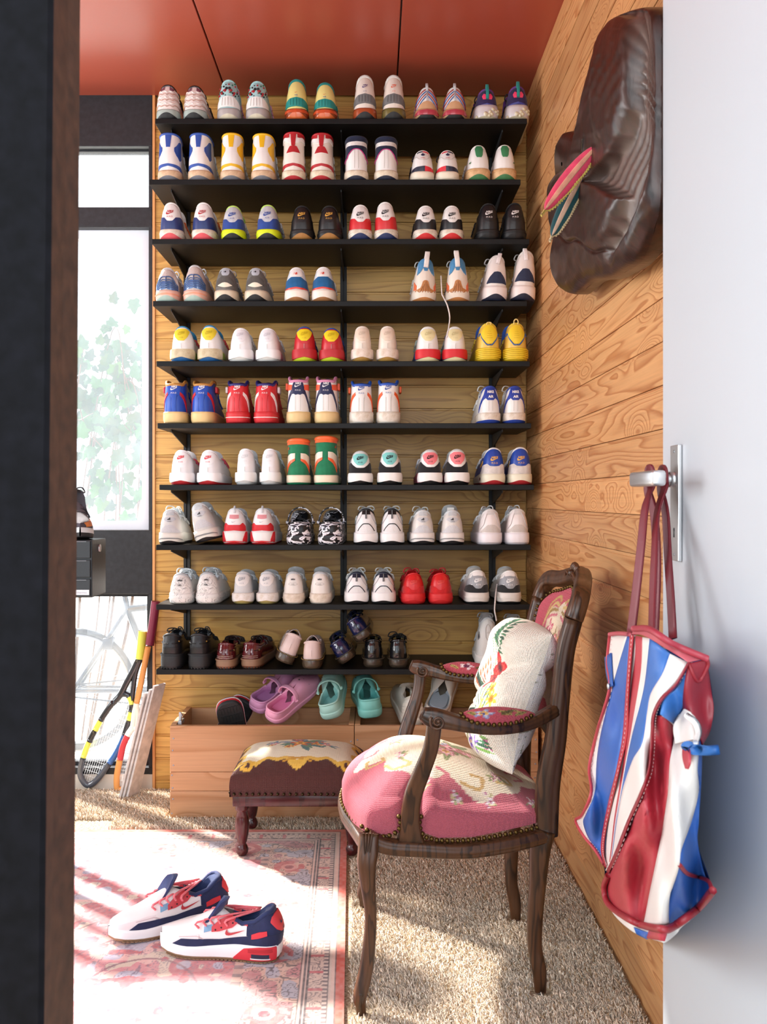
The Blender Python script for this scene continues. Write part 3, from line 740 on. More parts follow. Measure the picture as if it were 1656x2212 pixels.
# --- top shelf
def wavy(s):
    s.build('e9dcd8:m', 'b9cfc9:t', '16181a:r', '3a2c34:f', '1b1b1e:p', cr=.005)
    for k in range(6):
        z = .36 + .085 * k; s.line('wave_rib', 'f2ebe6:r' if k % 2 else 'c9a79b:r', [(0, z - .015), (8, z + .015), (18, z - .01), (30, z + .03), (60, z - .02)], .0016)
    s.patch('collar_window', '8a5a6c:t', [(9, .84), (26, .80)], [(9, .95), (26, .88)]); s.tongue('18181b:p', s.H * 1.04); s.laces('22242a:f', True)
pair(0, (361, 419), (187, 189), 'white and pink wavy ribbed running shoe', wavy, kw=dict(arc=.014, mt=.030))
def florals(s):
    s.build('a9d3d6:f', 'c7c3c2:t', 'e6dfc4:t', '9cc9cc:f', 'a4d6d8:f', cr=.0045)
    s.patch('heel_block', 'e4e4e2:r', [(0, .30), (44, .27)], [(0, .55), (18, .53), (44, .36)], off=.003)
    for k in (-2, -1, 0, 1, 2): s.line('block_rib', 'd2d2d0:r', [(k * 9, .33), (k * 8, .51)], .0009, False, .0035)
    rg = random.Random(5)
    red, blk, grn = MB(), MB(), MB()
    for k in range(38):
        a = rg.uniform(2, 40); z = rg.uniform(.56, .92); sg = rg.choice((1, -1)); mb = (red, blk, grn)[k % 3]
        X = np.array([sg * a / 1000]); c = s.S(X, s.z2v(X, np.array([z])), .001)[0]; mb.ball(c, rg.uniform(.0018, .0034), 6, (1, .5, 1))
    for sg in (1, -1):
        X = np.array([sg * .005, sg * .010, sg * .020]); V = s.z2v(X, np.array([.76, .70, .63]))
        for q, c in zip(s.S(X, V, .001), (blk, red, red)): c.ball(q, .0048, 8, (1, .4, 1))
    red.obj('embroidered_roses', 'a8232d:f', s.root); blk.obj('embroidered_birds', '1a1c22:f', s.root); grn.obj('embroidered_leaves', '2f6b4a:f', s.root)
    s.tongue('a4d6d8:f', s.H * 1.07); s.laces('d9a6c8:f', True)
pair(0, (493, 554.5), (176, 179), 'pale aqua basketball shoe with embroidered red roses', florals, kw=dict(top=RUN, arc=.010, mt=.034, bulge=.006))
def yellowteal(s):
    s.build('e8dc8c:l', '9c4a2a:t', 'f0763a:t', '1c7f7c:f', '1a8380:f', cr=.006)
    s.patch('lower_band', '1d8a84:r', [(0, .31), (50, .28)], [(0, .53), (20, .50), (50, .38)], off=.0022)
    for k in (-2, -1, 0, 1, 2): s.line('band_rib', '177570:r', [(k * 9, .34), (k * 9, .49)], .0008, False, .0026)
    s.patch('sole_window', 'e05a2c:t', [(0, .16), (44, .14)], [(0, .24), (44, .20)], off=.002, sole=True)
    s.word('LLIL', .565, 4, '2a5fa0:l', 0, bold=.03); s.deco(SWOOSH, .64, 9, 'd8452e:l', 0)
    s.tongue('1a8380:f', s.H * 1.08, .026); s.laces('1a8380:f', True)
pair(0, (640, 701.5), (176, 183), 'pale yellow and teal sneaker on an orange bubble sole', yellowteal, kw=dict(top=RUN, arc=.017, mt=.032))
def purplecream(s):
    c = ('5b3aa8:f', '23232c:f')[s.i]
    s.build('e6dcd2:l', ('b8562f:t', '7d7340:t')[s.i], '1a1b1d:r', c, 'dcdad6:f', cr=.006)
    s.patch('lower_band', '6e6f70:r', [(0, .35), (50, .31)], [(0, .56), (22, .53), (50, .40)], off=.0022)
    for k in (-2, -1, 0, 1, 2): s.line('band_rib', '545556:r', [(k * 9, .38), (k * 9, .52)], .0008, False, .0026)
    nike(s, .655, ('3c2a78:l', 'e8633c:l')[s.i], 'AIR', 5, w=18, so=.006)
    s.tongue(c, s.H * 1.06, .028); s.laces('e0ddd8:f', True)
pair(0, (788, 850), (167, 167), 'cream sneaker with grey ribbed lower band and black tread', purplecream, kw=dict(top=RUN, arc=.016, mt=.034))
def ninety7(s):
    s.build('eceae6:l', 'c79a72:l', '151618:r', '8a9096:f', 'e4e2de:f')
    s.patch('heel_shell', 'c89b73:r', [(0, .22), (46, .16)], [(0, .53), (12, .50), (46, .28)], off=.0018)
    s.patch('air_bubble', 'c9485a:t', [(0, .12), (24, .12), (40, .12)], [(0, .27), (24, .25), (40, .15)], off=.0034, sole=True)
    for k, c in enumerate(('b3282e:l', '2a5fb4:l', 'b3282e:l', '2a5fb4:l')): s.line('wave_stripe', c, [(3, .93 - .085 * k), (14, .86 - .10 * k), (34, .70 - .12 * k), (60, .60 - .11 * k)], .0014)
    t = s.patch('heel_stripe', 'c9ccd0:l', [(0, .53), (3.4, .53)], [(0, .97), (3.4, .97)], off=.0016)
    s.word('air max', .75, 3.6, '1c1c20:l', 1.6, off=.0034, rot=1); s.loop('pull_tab', 'c3c8cc:l', .85, s.H + .013, .0038)
    s.tongue('2a5fb4:f', s.H * 1.0); s.laces('dcdad6:f')
pair(0, (922, 982), (191, 191), 'white sneaker with red and blue wavy stripes', ninety7, kw=dict(arc=.014, inset=.5, mt=.032))
def purpleloop(s):
    s.build('2a1d4e:f', 'e9e2e6:t', 'dcd3b4:t', '3a2150:f', '6a3a86:m', cr=.005)
    s.patch('heel_patch', 'f04a72:l', [(5, .62), (14, .62), (17, .70)], [(5, .78), (12, .82), (17, .72)], off=.0016)
    s.patch('sole_band', '3a3f8c:l', [(0, .44), (44, .36)], [(0, .50), (44, .40)], off=.0012)
    rg = random.Random(2); mb = MB()
    for k in range(12):
        a = np.array([rg.uniform(-.04, .04)]); mb.ball(s.M(a, np.array([rg.uniform(.008, .03)]), np.array([-.002]))[0], .0065, 8)
    mb.obj('sole_bubbles', 'e6dcbc:t', s.root)
    l = s.loop('pull_tab', '1d8a84:f', .62, s.H + .012, .0046)
    mb = MB()
    for k in range(3): mb.tube(spline([(-.003, .0065 + .004 * k, s.H - .02 + .009 * k), (-.0005, .0055 + .004 * k, s.H - .022 + .009 * k), (.0035, .0062 + .004 * k, s.H - .017 + .009 * k)], 6), .0006, 4)
    mb.obj('tick_marks', 'e8e8dc:l', l)
    s.tongue('6f3f8e:m', s.H * 1.12, .03); s.laces('22222a:f', True)
pair(0, (1051.5, 1118), (196, 190), 'dark purple knit sneaker with teal pull tab', purpleloop, kw=dict(mt=.044, mf=.034, arc=.004, top=RUN))
# --- second shelf
HK = dict(top=COLLAR, inset=.14, arc=.007, mt=.030, waist=.03, bulge=.005)
pair(1, (364, 429), (293, 293), 'white high-top with royal blue collar patches', lambda s: flight(s, WHT, '2f55a8:l'), 'high-top sneaker', 'high_top_sneaker', kw=HK)
pair(1, (499.5, 566), (293, 294), 'white high-top with golden yellow collar patches', lambda s: flight(s, WHT, 'e8b820:l'), 'high-top sneaker', 'high_top_sneaker', kw=HK)
pair(1, (633.5, 694), (291, 293), 'white high-top with red collar and ankle strap', lambda s: flight(s, 'e8e2d8:l', 'b3262e:l', 'e6dcc4:g', 'b3262e:r', True), 'high-top sneaker', 'high_top_sneaker', kw=HK)
def sock(s):
    s.build(WHT, 'e9e0cc:g', '20263c:r', '1d2540:s', '1a2340:s', cr=.006)
    s.patch('fleece_collar', '18203a:s', [(0, .90), (60, .88)], [(0, .985), (60, .975)], off=.003)
    s.patch('white_band', 'e9e7e4:f', [(0, .80), (60, .78)], [(0, .905), (60, .885)], off=.0016)
    s.patch('navy_band', '17203c:s', [(0, .71), (12, .69), (26, .58), (34, .50), (60, .46)], [(0, .81), (60, .79)], off=.0013)
    s.line('pink_piping', 'd8348c:f', [(0, .71), (12, .69), (26, .58), (34, .50), (60, .46)], .0012, True, .0018)
    for k in (-1, 1): s.line('stay_seam', 'b9b5ae:l', [(k * 6, .27), (k * 6, .70)], .0005, False)
    s.tongue('17203c:s', s.H * .99)
pair(1, (769.5, 833.5), (301, 302), 'white high-top with navy fleece collar and pink piping', sock, 'high-top sneaker', 'high_top_sneaker', kw=dict(HK, waist=.01))
TREF = [(-.16, .0), (-.46, .12), (-.5, .34), (-.40, .58), (-.2, .42), (-.12, .62), (0, .9), (.12, .62), (.2, .42), (.40, .58), (.5, .34), (.46, .12), (.16, 0)]
def tricolor(s):
    sg = 1 if s.i == 0 else -1
    s.build(WHT, 'ece4d0:r', 'e2d8c0:r', '22284c:f', 'f0efec:l')
    k = s.i; nb, rd = '1c2138:l', 'd8293a:l'
    s.patch('navy_stripe', nb, [(-60, .28), (6 * sg, .28)] if sg > 0 else [(6 * sg, .28), (60, .28)], [(-60, .30), (-20, .42), (6 * sg, .45)] if sg > 0 else [(6 * sg, .45), (20, .42), (60, .30)], mirror=False, off=.0014)
    s.patch('red_stripe', rd, [(6 * sg, .28), (60, .28)] if sg > 0 else [(-60, .28), (6 * sg, .28)], [(6 * sg, .45), (20, .42), (60, .30)] if sg > 0 else [(-60, .30), (-20, .42), (6 * sg, .45)], mirror=False, off=.0014)
    s.patch('collar_trim', rd if sg > 0 else nb, [(0, .955), (24, .90)], [(0, .995), (24, .95)], mirror=False); s.patch('collar_trim', nb if sg > 0 else rd, [(-24, .90), (0, .955)], [(-24, .95), (0, .995)], mirror=False)
    s.deco(TREF, .79, 13, '22284c:l', 6.5, 'trefoil_mark'); s.word('adidas', .70, 4.2, 'c83040:l', 0)
    s.line('heel_seam', 'c5c2bc:l', [(0, .66), (14, .68), (24, .76), (40, .70)], .0006)
    s.tongue(WHT, s.H * .98); s.laces(nb, True)
pair(1, (913, 966.5), (328, 328), 'low white court shoe with navy and red stripe', tricolor, kw=dict(mt=.026, arc=.002, ot=.003))
CROC = [(0, .1), (.2, .0), (.3, .12), (.6, .1), (.66, .0), (.76, .1), (.9, .22), (1, .55), (.9, .8), (.82, .55), (.7, .42), (.55, .55), (.3, .5), (.12, .36)]
def greentab(s):
    s.build(WHT, 'dfb98c:g', '3f7a4c:r', 'd8d4cc:f', WHT)
    s.patch('heel_tab', '3f8a5e:l', [(0, .63), (10, .63), (15, .86)], [(0, .99), (10, .985), (15, .88)], off=.0018)
    for k in range(2): s.patch('sole_ridge', 'dcb688:g', [(0, .25 + .05 * k), (105, .2 + .04 * k)], [(0, .265 + .05 * k), (105, .215 + .04 * k)], sole=True, nv=3)
    s.deco(CROC, .46, 9, '2f6b3c:l', 30 if s.i else -30, 'crocodile_emblem')
    s.tongue(WHT, s.H * .97); s.laces('e6e4e0:f')
pair(1, (1034, 1090), (317, 316), 'white tennis shoe with green heel tab and tan midsole', greentab, kw=dict(mt=.036, mf=.028, arc=.011))
# --- third shelf
K1 = dict(arc=.013, mt=.031, inset=.42)
def T(x): return lambda s: x(s)
pair(2, (368, 437.5), (440, 440), 'white sneaker with navy mudguard and coral sole', lambda s: max1(s, WHT, '22366e:l', OFF, 'd9545c:r', 'b3262e:l', laces='e8743a:f'), kw=K1)
pair(2, (502, 577.5), (447, 445), 'pale grey sneaker with blue mudguard and acid yellow midsole', lambda s: max1(s, 'c9ccd2:s', '2c4a94:s', 'd8ea1e:r', '1a1c1e:r', '2c4fa0:l', 'AIR', collar='bfe86a:f', laces='d2d4d6:f', sw='2c4a94:l'), kw=K1)
pair(2, (651.5, 710.5), (447, 447), 'black sneaker with gold heel lettering and gum sole', lambda s: max1(s, '1d1c1d:l', '1a191a:l', '19191a:r', 'a5743a:r', 'd8a850:l', collar='1c1b1c:f', laces='3a2c20:f', lining='d8c8b8:f'), kw=K1)
pair(2, (778, 834), (445, 439), 'white sneaker with red mudguard and navy sole', lambda s: max1(s, WHT, 'cf2a30:l', OFF, '22305e:r', '1c1c20:l', laces='c8b8a8:f'), kw=K1, roll=(0, -2))
pair(2, (919.5, 976), (447, 447), 'white sneaker with black mudguard and red sole', lambda s: max1(s, WHT, '1c1d22:l', OFF, 'cc2a2c:r', '1c1c20:l', laces='1c1c20:f'), kw=K1)
pair(2, (1055.5, 1112), (442, 441), 'all black sneaker with white heel lettering', lambda s: max1(s, '17171a:l', '161618:l', '151517:r', '131315:r', 'e6e6e6:l', collar='17171a:f', laces='1c1c20:f', lining='e2d8cc:f'), kw=K1)
# --- fourth shelf
def bluecage(s):
    s.build('c9bcb6:m', 'e6b8a6:l', 'a9c0b6:r', 'b9b9bc:f', 'c4c2c4:f', cr=.0045)
    for k in range(5): s.line('cage_rib', '44618f:p', [(0, .40 + .055 * k), (12, .41 + .055 * k), (26, .36 + .05 * k), (44, .30 + .04 * k)], .0019)
    s.patch('cage_shell', '4f70a4:p', [(0, .36), (44, .28)], [(0, .58), (14, .56), (30, .46), (44, .34)], off=.0008)
    s.line('cage_ring', '3f5c8c:p', [(0, .72), (14, .71), (26, .60), (34, .46)], .0022); s.line('cage_post', '3f5c8c:p', [(0, .56), (0, .72)], .002, False)
    s.patch('sole_trim', 'e9a184:r', [(0, .20), (44, .16)], [(0, .245), (44, .19)], off=.0016, sole=True, nv=3)
    s.tongue('c4c2c4:f', s.H * 1.0); s.laces('e0e0e2:f', True)
pair(3, (359.5, 419), (581, 575), 'grey and pink runner with a glossy blue heel cage', bluecage, kw=dict(arc=.012, mt=.034, top=RUN, inset=.5))
def greysuede(s):
    s.build('6d6b67:s', 'd9ccb4:l', '1b1c1f:r', '9a9c9e:f', 'b4b9be:f')
    s.patch('heel_tab', 'b9c2ca:l', [(0, .76), (10, .76), (15, .84)], [(0, .985), (15, .95)], off=.0014); s.word('N', .85, 5.2, '4a4c50:l', -3.4, shear=.25, bold=.02); s.word('B', .85, 5.2, '1a1a1d:l', .8, shear=.2, bold=.05)
    s.patch('heel_patch', '5a5854:s', [(0, .50), (30, .44)], [(0, .73), (10, .75), (30, .60)], off=.0012)
    s.patch('reflector', 'e9e2cc:l', [(0, .40), (8, .41), (22, .45)], [(0, .545), (8, .535), (22, .46)], off=.0028)
    s.patch('sole_step', '77736c:r', [(0, .33), (44, .25)], [(0, .38), (44, .29)], off=.002)
    s.tongue('a9adb0:f', s.H * 1.0); s.laces('c8beb8:f', True)
pair(3, (486.5, 551.5), (581, 581), 'grey suede runner with cream heel reflector', greysuede, kw=dict(arc=.015, mt=.034, inset=.46))
def whiteblue(s):
    s.build('d7dde2:l', 'efe8dc:r', '9a6a3e:r', 'd8d4cc:f', WHT)
    s.patch('heel_tab', 'f0efec:l', [(0, .71), (14, .71), (22, .74)], [(0, .97), (14, .965), (22, .90)], off=.001)
    s.patch('suede_band', '1f5f94:s', [(0, .40), (30, .38), (90, .28)], [(0, .70), (16, .70), (30, .62), (50, .60), (90, .40)], off=.0014)
    s.patch('red_line', 'd8402e:l', [(0, .36), (90, .26)], [(0, .41), (90, .30)], off=.0018); s.word('N', .77, 7.5, 'e28a78:l', -4.5, shear=.25, bold=.01); s.word('B', .77, 7.5, 'd8402e:l', 1.2, shear=.2, bold=.05)
    s.tongue(WHT, s.H * 1.0); s.laces('dfe3e6:f')
pair(3, (639.5, 697.5), (580, 579), 'white and blue suede runner with red heel letter', whiteblue, kw=dict(arc=.007, mt=.036, inset=.44))
def trail(s):
    s.build('e6dccf:l', 'e4d9c9:r', 'b87a44:r', '2f4f8c:f', '4a86b4:s', cr=.004)
    s.patch('collar_patch', '4c8ab8:s', [(0, .70), (6, .70), (9, .78), (18, .66), (30, .60)], [(0, .985), (14, .97), (30, .90)], off=.0014)
    s.patch('gum_tongue', 'b97b45:r', [(0, .16), (36, .10)], [(0, .48), (8, .46), (14, .30), (36, .22)], off=.0030)
    for k in (-2, -1, 0, 1, 2): s.line('gum_lobe', 'a86c38:r', [(k * 4, .44 - abs(k) * .05), (k * 10, .12)], .0012, False, .0036)
    s.patch('side_patch', 'ee7440:s', [(30, .24), (46, .20)], [(30, .36), (46, .46)], off=.0018)
    s.loop('pull_tab', 'efe9e4:f', .78, s.H + .022, .0075, thick=.0016, tilt=.004 if s.i == 0 else -.004)
    s.tongue('cfc6ba:f', s.H * 1.06); s.laces('c7c7c5:f', True)
pair(3, (917, 988), (561, 559), 'white trail shoe with blue collar and gum sole', trail, kw=dict(arc=.006, mt=.034, inset=.42, top=RUN), rot=(1.5, -1.5), roll=(2, 0))
def navymesh(s):
    s.build('e6ddd8:l', 'ece3e0:r', '1b2036:r', '9aa39a:f', 'ddd6d2:f', cr=.005)
    s.patch('mesh_panel', '28304a:m', [(0, .37), (20, .37), (34, .36)], [(0, .63), (10, .62), (24, .50), (34, .38)], off=.0016)
    s.loop('pull_tab', 'efe9ea:f', .80, s.H + .008, .006, thick=.0014, tilt=.007 if s.i == 0 else -.006)
    s.tongue('c8ccc6:f', s.H * 1.03); s.laces('d9d4d4:f', True)
pair(3, (1070, 1130), (557, 548), 'white sneaker with navy mesh heel panel and navy sole', navymesh, kw=dict(arc=.013, mt=.044, mf=.03, inset=.42, top=RUN), roll=(3, 4), rot=(1, -2), dz=(.0035, .005))
# --- fifth shelf
K9 = dict(arc=.007, mt=.036, mf=.026, inset=.42, bulge=.0055, p=3.2)
pair(4, (392.5, 451.5), (707, 705), 'worn white sneaker with yellow heel tab and blue collar', lambda s: max90(s, WHT, 'e8d43a:r', None, 'cfc3a4:g', '1f5c94:r', 'c9b62e:r', collar='2f86b4:f', side='8aa83a:r', laces='d8484c:f'), kw=K9)
pair(4, (519, 577.5), (711, 711), 'all white leather sneaker beside the yellow-tabbed pair', lambda s: max90(s, 'f0f0f2:l', 'ececf0:r', None, 'f2f2f4:r', 'd9dad6:r', 'd4d4da:r', side='c9a0b4:r'), kw=K9)
pair(4, (657, 715.5), (708, 711), 'red leather sneaker with yellow heel tab', lambda s: max90(s, 'c0262e:l', 'ecd326:r', None, 'b8242c:r', 'c6d42e:r', 'd0b81e:r', collar='2a4f9c:f', laces='2a3f7c:f'), kw=K9)
pair(4, (782, 836.5), (707, 707), 'cream sneaker with embossed heel tab and gum sole', lambda s: max90(s, 'e9ddd0:l', 'ead9c6:r', None, 'e9ddd2:g', 'a8823e:r', 'd9c8b4:r', tongue='c9ccc8:f', tt=1.10 if s.i else 1.0), kw=dict(K9, sc=.86))
pair(4, (924.5, 982.5), (708, 708), 'white sneaker with cream heel tab and red block', lambda s: max90(s, WHT, 'ece2b0:r', None, 'd3232b:r', 'e6deae:r', 'd8cc98:r', mid='2a5c9c:r', collar='f0efec:f', tongue='2a55b0:f', tt=1.12 if s.i == 0 else 1.02, side='2a5c9c:r', laces='b9cfc9:f'), kw=K9)
def yellowrib(s):
    s.build('e9c258:l', 'e6c42c:r', 'cfae22:r', '2a56b0:f', 'e6c83c:f')
    s.patch('heel_shell', 'f0cf2e:r', [(0, .45), (9, .46), (22, .60), (27, .70)], [(0, .94), (12, .93), (24, .80), (27, .71)], off=.0034)
    s.line('blue_piping', '2a62b4:r', [(0, .425), (9, .435), (22, .58), (30, .72), (40, .66)], .0018, True, .0022)
    for k in range(5): s.patch('sole_rib', 'e8c828:r', [(0, .10 + .05 * k), (46, .09 + .045 * k)], [(0, .135 + .05 * k), (46, .12 + .045 * k)], off=.0032, sole=True, nv=3)
    for k in range(4): s.line('shell_line', 'd6b41c:r', [(-9 + k, .60 + .055 * k), (9 - k, .60 + .055 * k)], .0005, False, .0036)
    b = s.S(np.array([-.008, .008]), np.array([.97, .97]), 0.0)
    up = .016 if s.i else .006; y = .004 if s.i else .014
    MB().tube(spline([b[0], b[0] + [0, -y * .3, up * .7], (b[0] + b[1]) / 2 + [0, -.002, up], b[1] + [0, -y * .3, up * .7], b[1]], 18), .0019, 7).obj('pull_loop', 'ecd488:r', s.root)
    s.tongue('2a56b0:f', s.H * 1.08, .028); s.laces('e6c83c:f')
pair(4, (1056, 1114.5), (700, 700), 'yellow sneaker with ribbed sole and blue piping', yellowrib, kw=dict(arc=.002, mt=.042, mf=.03, inset=.36, p=3.0))
# --- sixth shelf
KH = dict(top=HIGH, inset=.22, arc=.001, ot=.003, mt=.036, mf=.03, waist=.02, bulge=.005)
pair(5, (376, 435.5), (821, 821), 'royal blue mid-top with red straps and tan collar', lambda s: force_high(s, '2250b4:l', 'b88440:l', 'e3c48a:r', 'c9a878:r', 'eeeeee:l', 'c62a34:l', lining='c2966a:f'), 'high-top sneaker', 'high_top_sneaker', kw=KH)
pair(5, (512, 572), (821, 821), 'red mid-top with white side straps and navy collar', lambda s: force_high(s, 'd23038:l', '2c2a6c:l', 'cf2e34:r', 'b8282e:r', 'f0f0f0:l', 'ecebe9:l', line='ecebe9:r', lining='2a2660:f'), 'high-top sneaker', 'high_top_sneaker', kw=KH)
pair(5, (643.5, 703.5), (812, 812), 'white mid-top with navy back panel and pink collar', lambda s: force_high(s, WHT, 'd48aac:l', 'e0c48e:r', 'd8b878:r', 'eeeeee:l', None, panel='222c52:l', band='ef6242:l', lining='28304e:f'), 'high-top sneaker', 'high_top_sneaker', kw=KH)
pair(5, (780.5, 838.5), (822, 820), 'white mid-top with orange straps and blue collar', lambda s: force_high(s, WHT, '2a55b4:l', 'e6e0d6:g', 'dcd6cc:r', '2a4f9c:l', 'e2602f:l', lining='2a4a9a:f'), 'high-top sneaker', 'high_top_sneaker', kw=KH)
def airforce(s):
    s.build(WHT, 'e6ded4:g', '2a45a0:r', 'd8d4cc:f', '2a45a0:l', cr=.004)
    s.patch('heel_panel', '2742a0:l', [(0, .62), (10, .62), (16, .68), (26, .62), (44, .40), (56, .30)], [(0, .985), (18, .96), (22, .80), (28, .70), (44, .52), (56, .40)], off=.0014)
    s.word('NIKE', .81, 8.2, 'f0f0f0:l', 1, bold=.05, shear=.05); s.word('AIR', .68, 8.2, 'f0f0f0:l', 1, bold=.05, shear=.05)
    for k in (-1, 1): s.line('stay_seam', 'b9b5ae:l', [(k * 6, .33), (k * 6, .61)], .0005, False)
    s.patch('foxing_stitch', 'e6ded4:g', [(0, .27), (110, .22)], [(0, .28), (110, .23)], off=.0009, sole=True, nv=3)
    s.tongue(WHT, s.H * .98); s.laces('e6e4e0:f', True)
pair(5, (1058.5, 1112.5), (836, 836), 'low white court shoe with blue heel panel and blue sole', airforce, kw=dict(arc=.003, ot=.008, mt=.033, inset=.40, p=3, sc=.92))
# --- seventh shelf
pair(6, (391.5, 450), (974, 974), 'white sneaker with red heel lettering and red sole', lambda s: max90(s, 'ededf0:l', 'f0f0f2:r', None, 'eeeef0:r', 'b3262e:r', 'd83440:l', laces='d8485a:f'), kw=K9)
pair(6, (529.5, 582), (971, 971), 'all white sneaker beside the green and orange high-tops', lambda s: max90(s, 'eeeef0:l', 'ececee:r', None, 'e9ebea:r', 'c9cccc:r', 'd6d8da:r', laces='e0e2e4:f'), kw=dict(K9, sc=.83))
def jordan(s):
    s.build('1f7a54:s', 'eadcc4:r', '1f7a54:r', 'e8632f:f', 'f06a36:l', cr=.0065)
    s.patch('collar_pad', 'f06a36:f', [(0, .90), (58, .88)], [(0, .985), (58, .97)], off=.0030)
    s.patch('side_panel', 'e6dccb:l', [(9, .58), (24, .52), (40, .38), (70, .34)], [(9, .70), (24, .69), (40, .64), (70, .60)], off=.0010)
    s.patch('back_strap', '1f7a54:s', [(0, .56), (7, .56)], [(0, .71), (7, .71)], off=.0018)
    s.patch('swoosh', 'ee6436:l', [(9, .53), (24, .46), (44, .30), (52, .26)], [(9, .58), (24, .54), (44, .40), (52, .32)], off=.0016)
    wing = [(0, .3), (.25, .5), (.1, .6), (.4, .62), (.35, .8), (.6, .7), (.7, .95), (.8, .65), (1, .6), (.8, .45), (.9, .2), (.65, .3), (.5, .1), (.4, .3), (.2, .2)]
    s.deco(wing, .76, 13, 'c85a34:l', 38 if s.i else -36, 'ankle_emblem')
    s.tongue('e6dccb:l', s.H * 1.02, .03); s.laces('e8d9c0:f'); 
pair(6, (643.5, 702.5), (951, 946), 'green suede high-top with orange collar', jordan, 'high-top sneaker', 'high_top_sneaker', kw=dict(top=COLLAR, inset=.12, arc=.001, ot=.006, mt=.030, waist=.02))
pair(6, (778, 841.5), (976, 973), 'black and white sneaker with turquoise heel tab', lambda s: max90(s, 'e6e6e6:l', '7fd0cc:r', '1b1c1f:s', 'f0f0ee:r', '17181a:r', '1a1b1e:l', mid='2a8f86:r', seam=False, collar='c9cccc:f', laces='d0d6d6:f'), kw=K9)
pair(6, (929, 987.5), (973, 972), 'black and white sneaker with pink heel tab', lambda s: max90(s, 'e6e6e6:l', 'f2848c:r', '1b1c1f:s', 'f0f0ee:r', '17181a:r', '1a1b1e:l', mid='c8607c:r', seam=False, collar='c9cccc:f', laces='d0d0d6:f'), kw=K9)
def bluemax(s):
    s.build('2448a4:l', 'e6e2cc:r', 'a8262e:r', 'c9c9cc:f', 'e8e6e6:f')
    s.patch('mudguard', 'd9d3cf:s', [(0, .30), (100, .24)], [(0, .50), (14, .51), (24, .57), (50, .52), (70, .38), (100, .32)])
    s.patch('heel_counter', '2446a4:l', [(0, .505), (9, .51), (18, .55)], [(0, .92), (16, .92), (18, .8)], off=.0018)
    nike(s, .62, 'eeb43c:l', 'MAD'); s.patch('air_window', '20242a:p', [(60, .12), (80, .12)], [(60, .20), (80, .20)], off=.0012, sole=True)
    s.patch('swoosh', 'e8b43a:l', [(58, .58), (75, .50), (110, .48)], [(58, .66), (75, .62), (110, .52)])
    s.tongue('d8d6d4:f', s.H * 1.0); s.laces('e0e0e0:f')
pair(6, (1067, 1124.5), (969, 968), 'royal blue sneaker with white mudguard and red sole', bluemax, kw=dict(arc=.008, mt=.034, inset=.40))
# --- eighth shelf
KR = dict(arc=.006, mt=.037, mf=.028, inset=.42, top=RUN, bulge=.005)
pair(7, (367, 446), (1103, 1094), 'silver grey three-bar running shoe at the far left end', lambda s: runner(s, 'd6d5d3:l', 'e8e6de:r', '1c1d20:r', 'cfd1d6:m', 'd0d6da:f', line='8b8d8e:r', bars=1, bow=s.i == 0), kw=dict(KR, ot=.007), roll=(0, -14), rot=(2, 0), dz=(0, .0108))
def redplus(s):
    s.build('e9e9ec:l', 'ecebea:r', 'c9262e:r', 'c3c8cc:f', 'd9dce0:f')
    s.patch('mesh_patch', 'e6a8ae:m', [(0, .71), (16, .73)], [(0, .83), (16, .83)], off=.0014); mb = MB()
    for i in range(-5, 6):
        for j in range(3):
            X = np.array([i * .0027 + (j % 2) * .0013]); mb.ball(s.S(X, s.z2v(X, np.array([.73 + .035 * j])), .0018)[0], .0008, 5)
    mb.obj('mesh_dots', 'c9283c:f', s.root)
    s.patch('heel_tab', 'efefef:l', [(0, .83), (16, .83)], [(0, .965), (16, .955)], off=.0014)
    s.patch('heel_panel', 'ecebea:l', [(0, .56), (14, .58), (26, .62)], [(0, .71), (20, .73), (26, .66)], off=.001); s.deco(SWOOSH, .61, 14, 'b9b9bc:l')
    s.patch('red_band', 'cf2530:l', [(0, .40), (24, .38), (46, .38)], [(0, .55), (20, .55), (28, .61), (46, .50)], off=.0016)
    s.patch('sole_fang', 'cf2530:r', [(26, .10), (36, .08), (46, .06)], [(26, .15), (36, .36), (46, .36)], off=.0022, sole=True)
    s.patch('sole_fang', 'cf2530:r', [(0, .07), (30, .07)], [(0, .11), (30, .085)], off=.0022, sole=True)
    s.loop('pull_tab', 'c6c9ce:l', .88, s.H + .008, .003)
    s.tongue('c9ccd2:f', s.H * 1.0); s.laces('dcdce0:f')
pair(7, (506, 566), (1099, 1099), 'white running shoe with red band and red flame sole', redplus, kw=dict(KR, arc=.003, mt=.042, ot=.005))
m_, nt_, b_ = new_mat('black_white_marbled_foam'); CAMO = m_
tc_ = N(nt_, 'ShaderNodeTexCoord'); mp_ = N(nt_, 'ShaderNodeMapping'); mp_.inputs['Rotation'].default_value = (0, .7, 0); mp_.inputs['Scale'].default_value = (26, 26, 60); nt_.links.new(tc_.outputs['Object'], mp_.inputs[0])
t_ = N(nt_, 'ShaderNodeTexNoise', i_Scale=1.0, i_Detail=3.0, i_Distortion=1.2); nt_.links.new(mp_.outputs[0], t_.inputs['Vector'])
r_ = ramp(nt_, t_.outputs[0], [(.0, lin('15161a')), (.45, lin('17181c')), (.48, lin('eceaf0')), (.55, lin('f0eef2')), (.57, lin('9a9cb4')), (.60, lin('18191d'))], 'CONSTANT'); nt_.links.new(r_.outputs[0], b_.inputs['Base Color']); b_.inputs['Roughness'].default_value = .4
for i, (x, lab) in enumerate(((645, 'left'), (711.5, 'right'))):
    rt = place('clog', 'black and white marbled foam clog, %s of pair, eighth shelf' % lab, 'clog', x, 7, 1093, 'shoes on the eighth shelf', (1, -1)[i], 0, .003)
    clog(rt, (-1, 1)[i], .110, CAMO, '2a2c30:r')
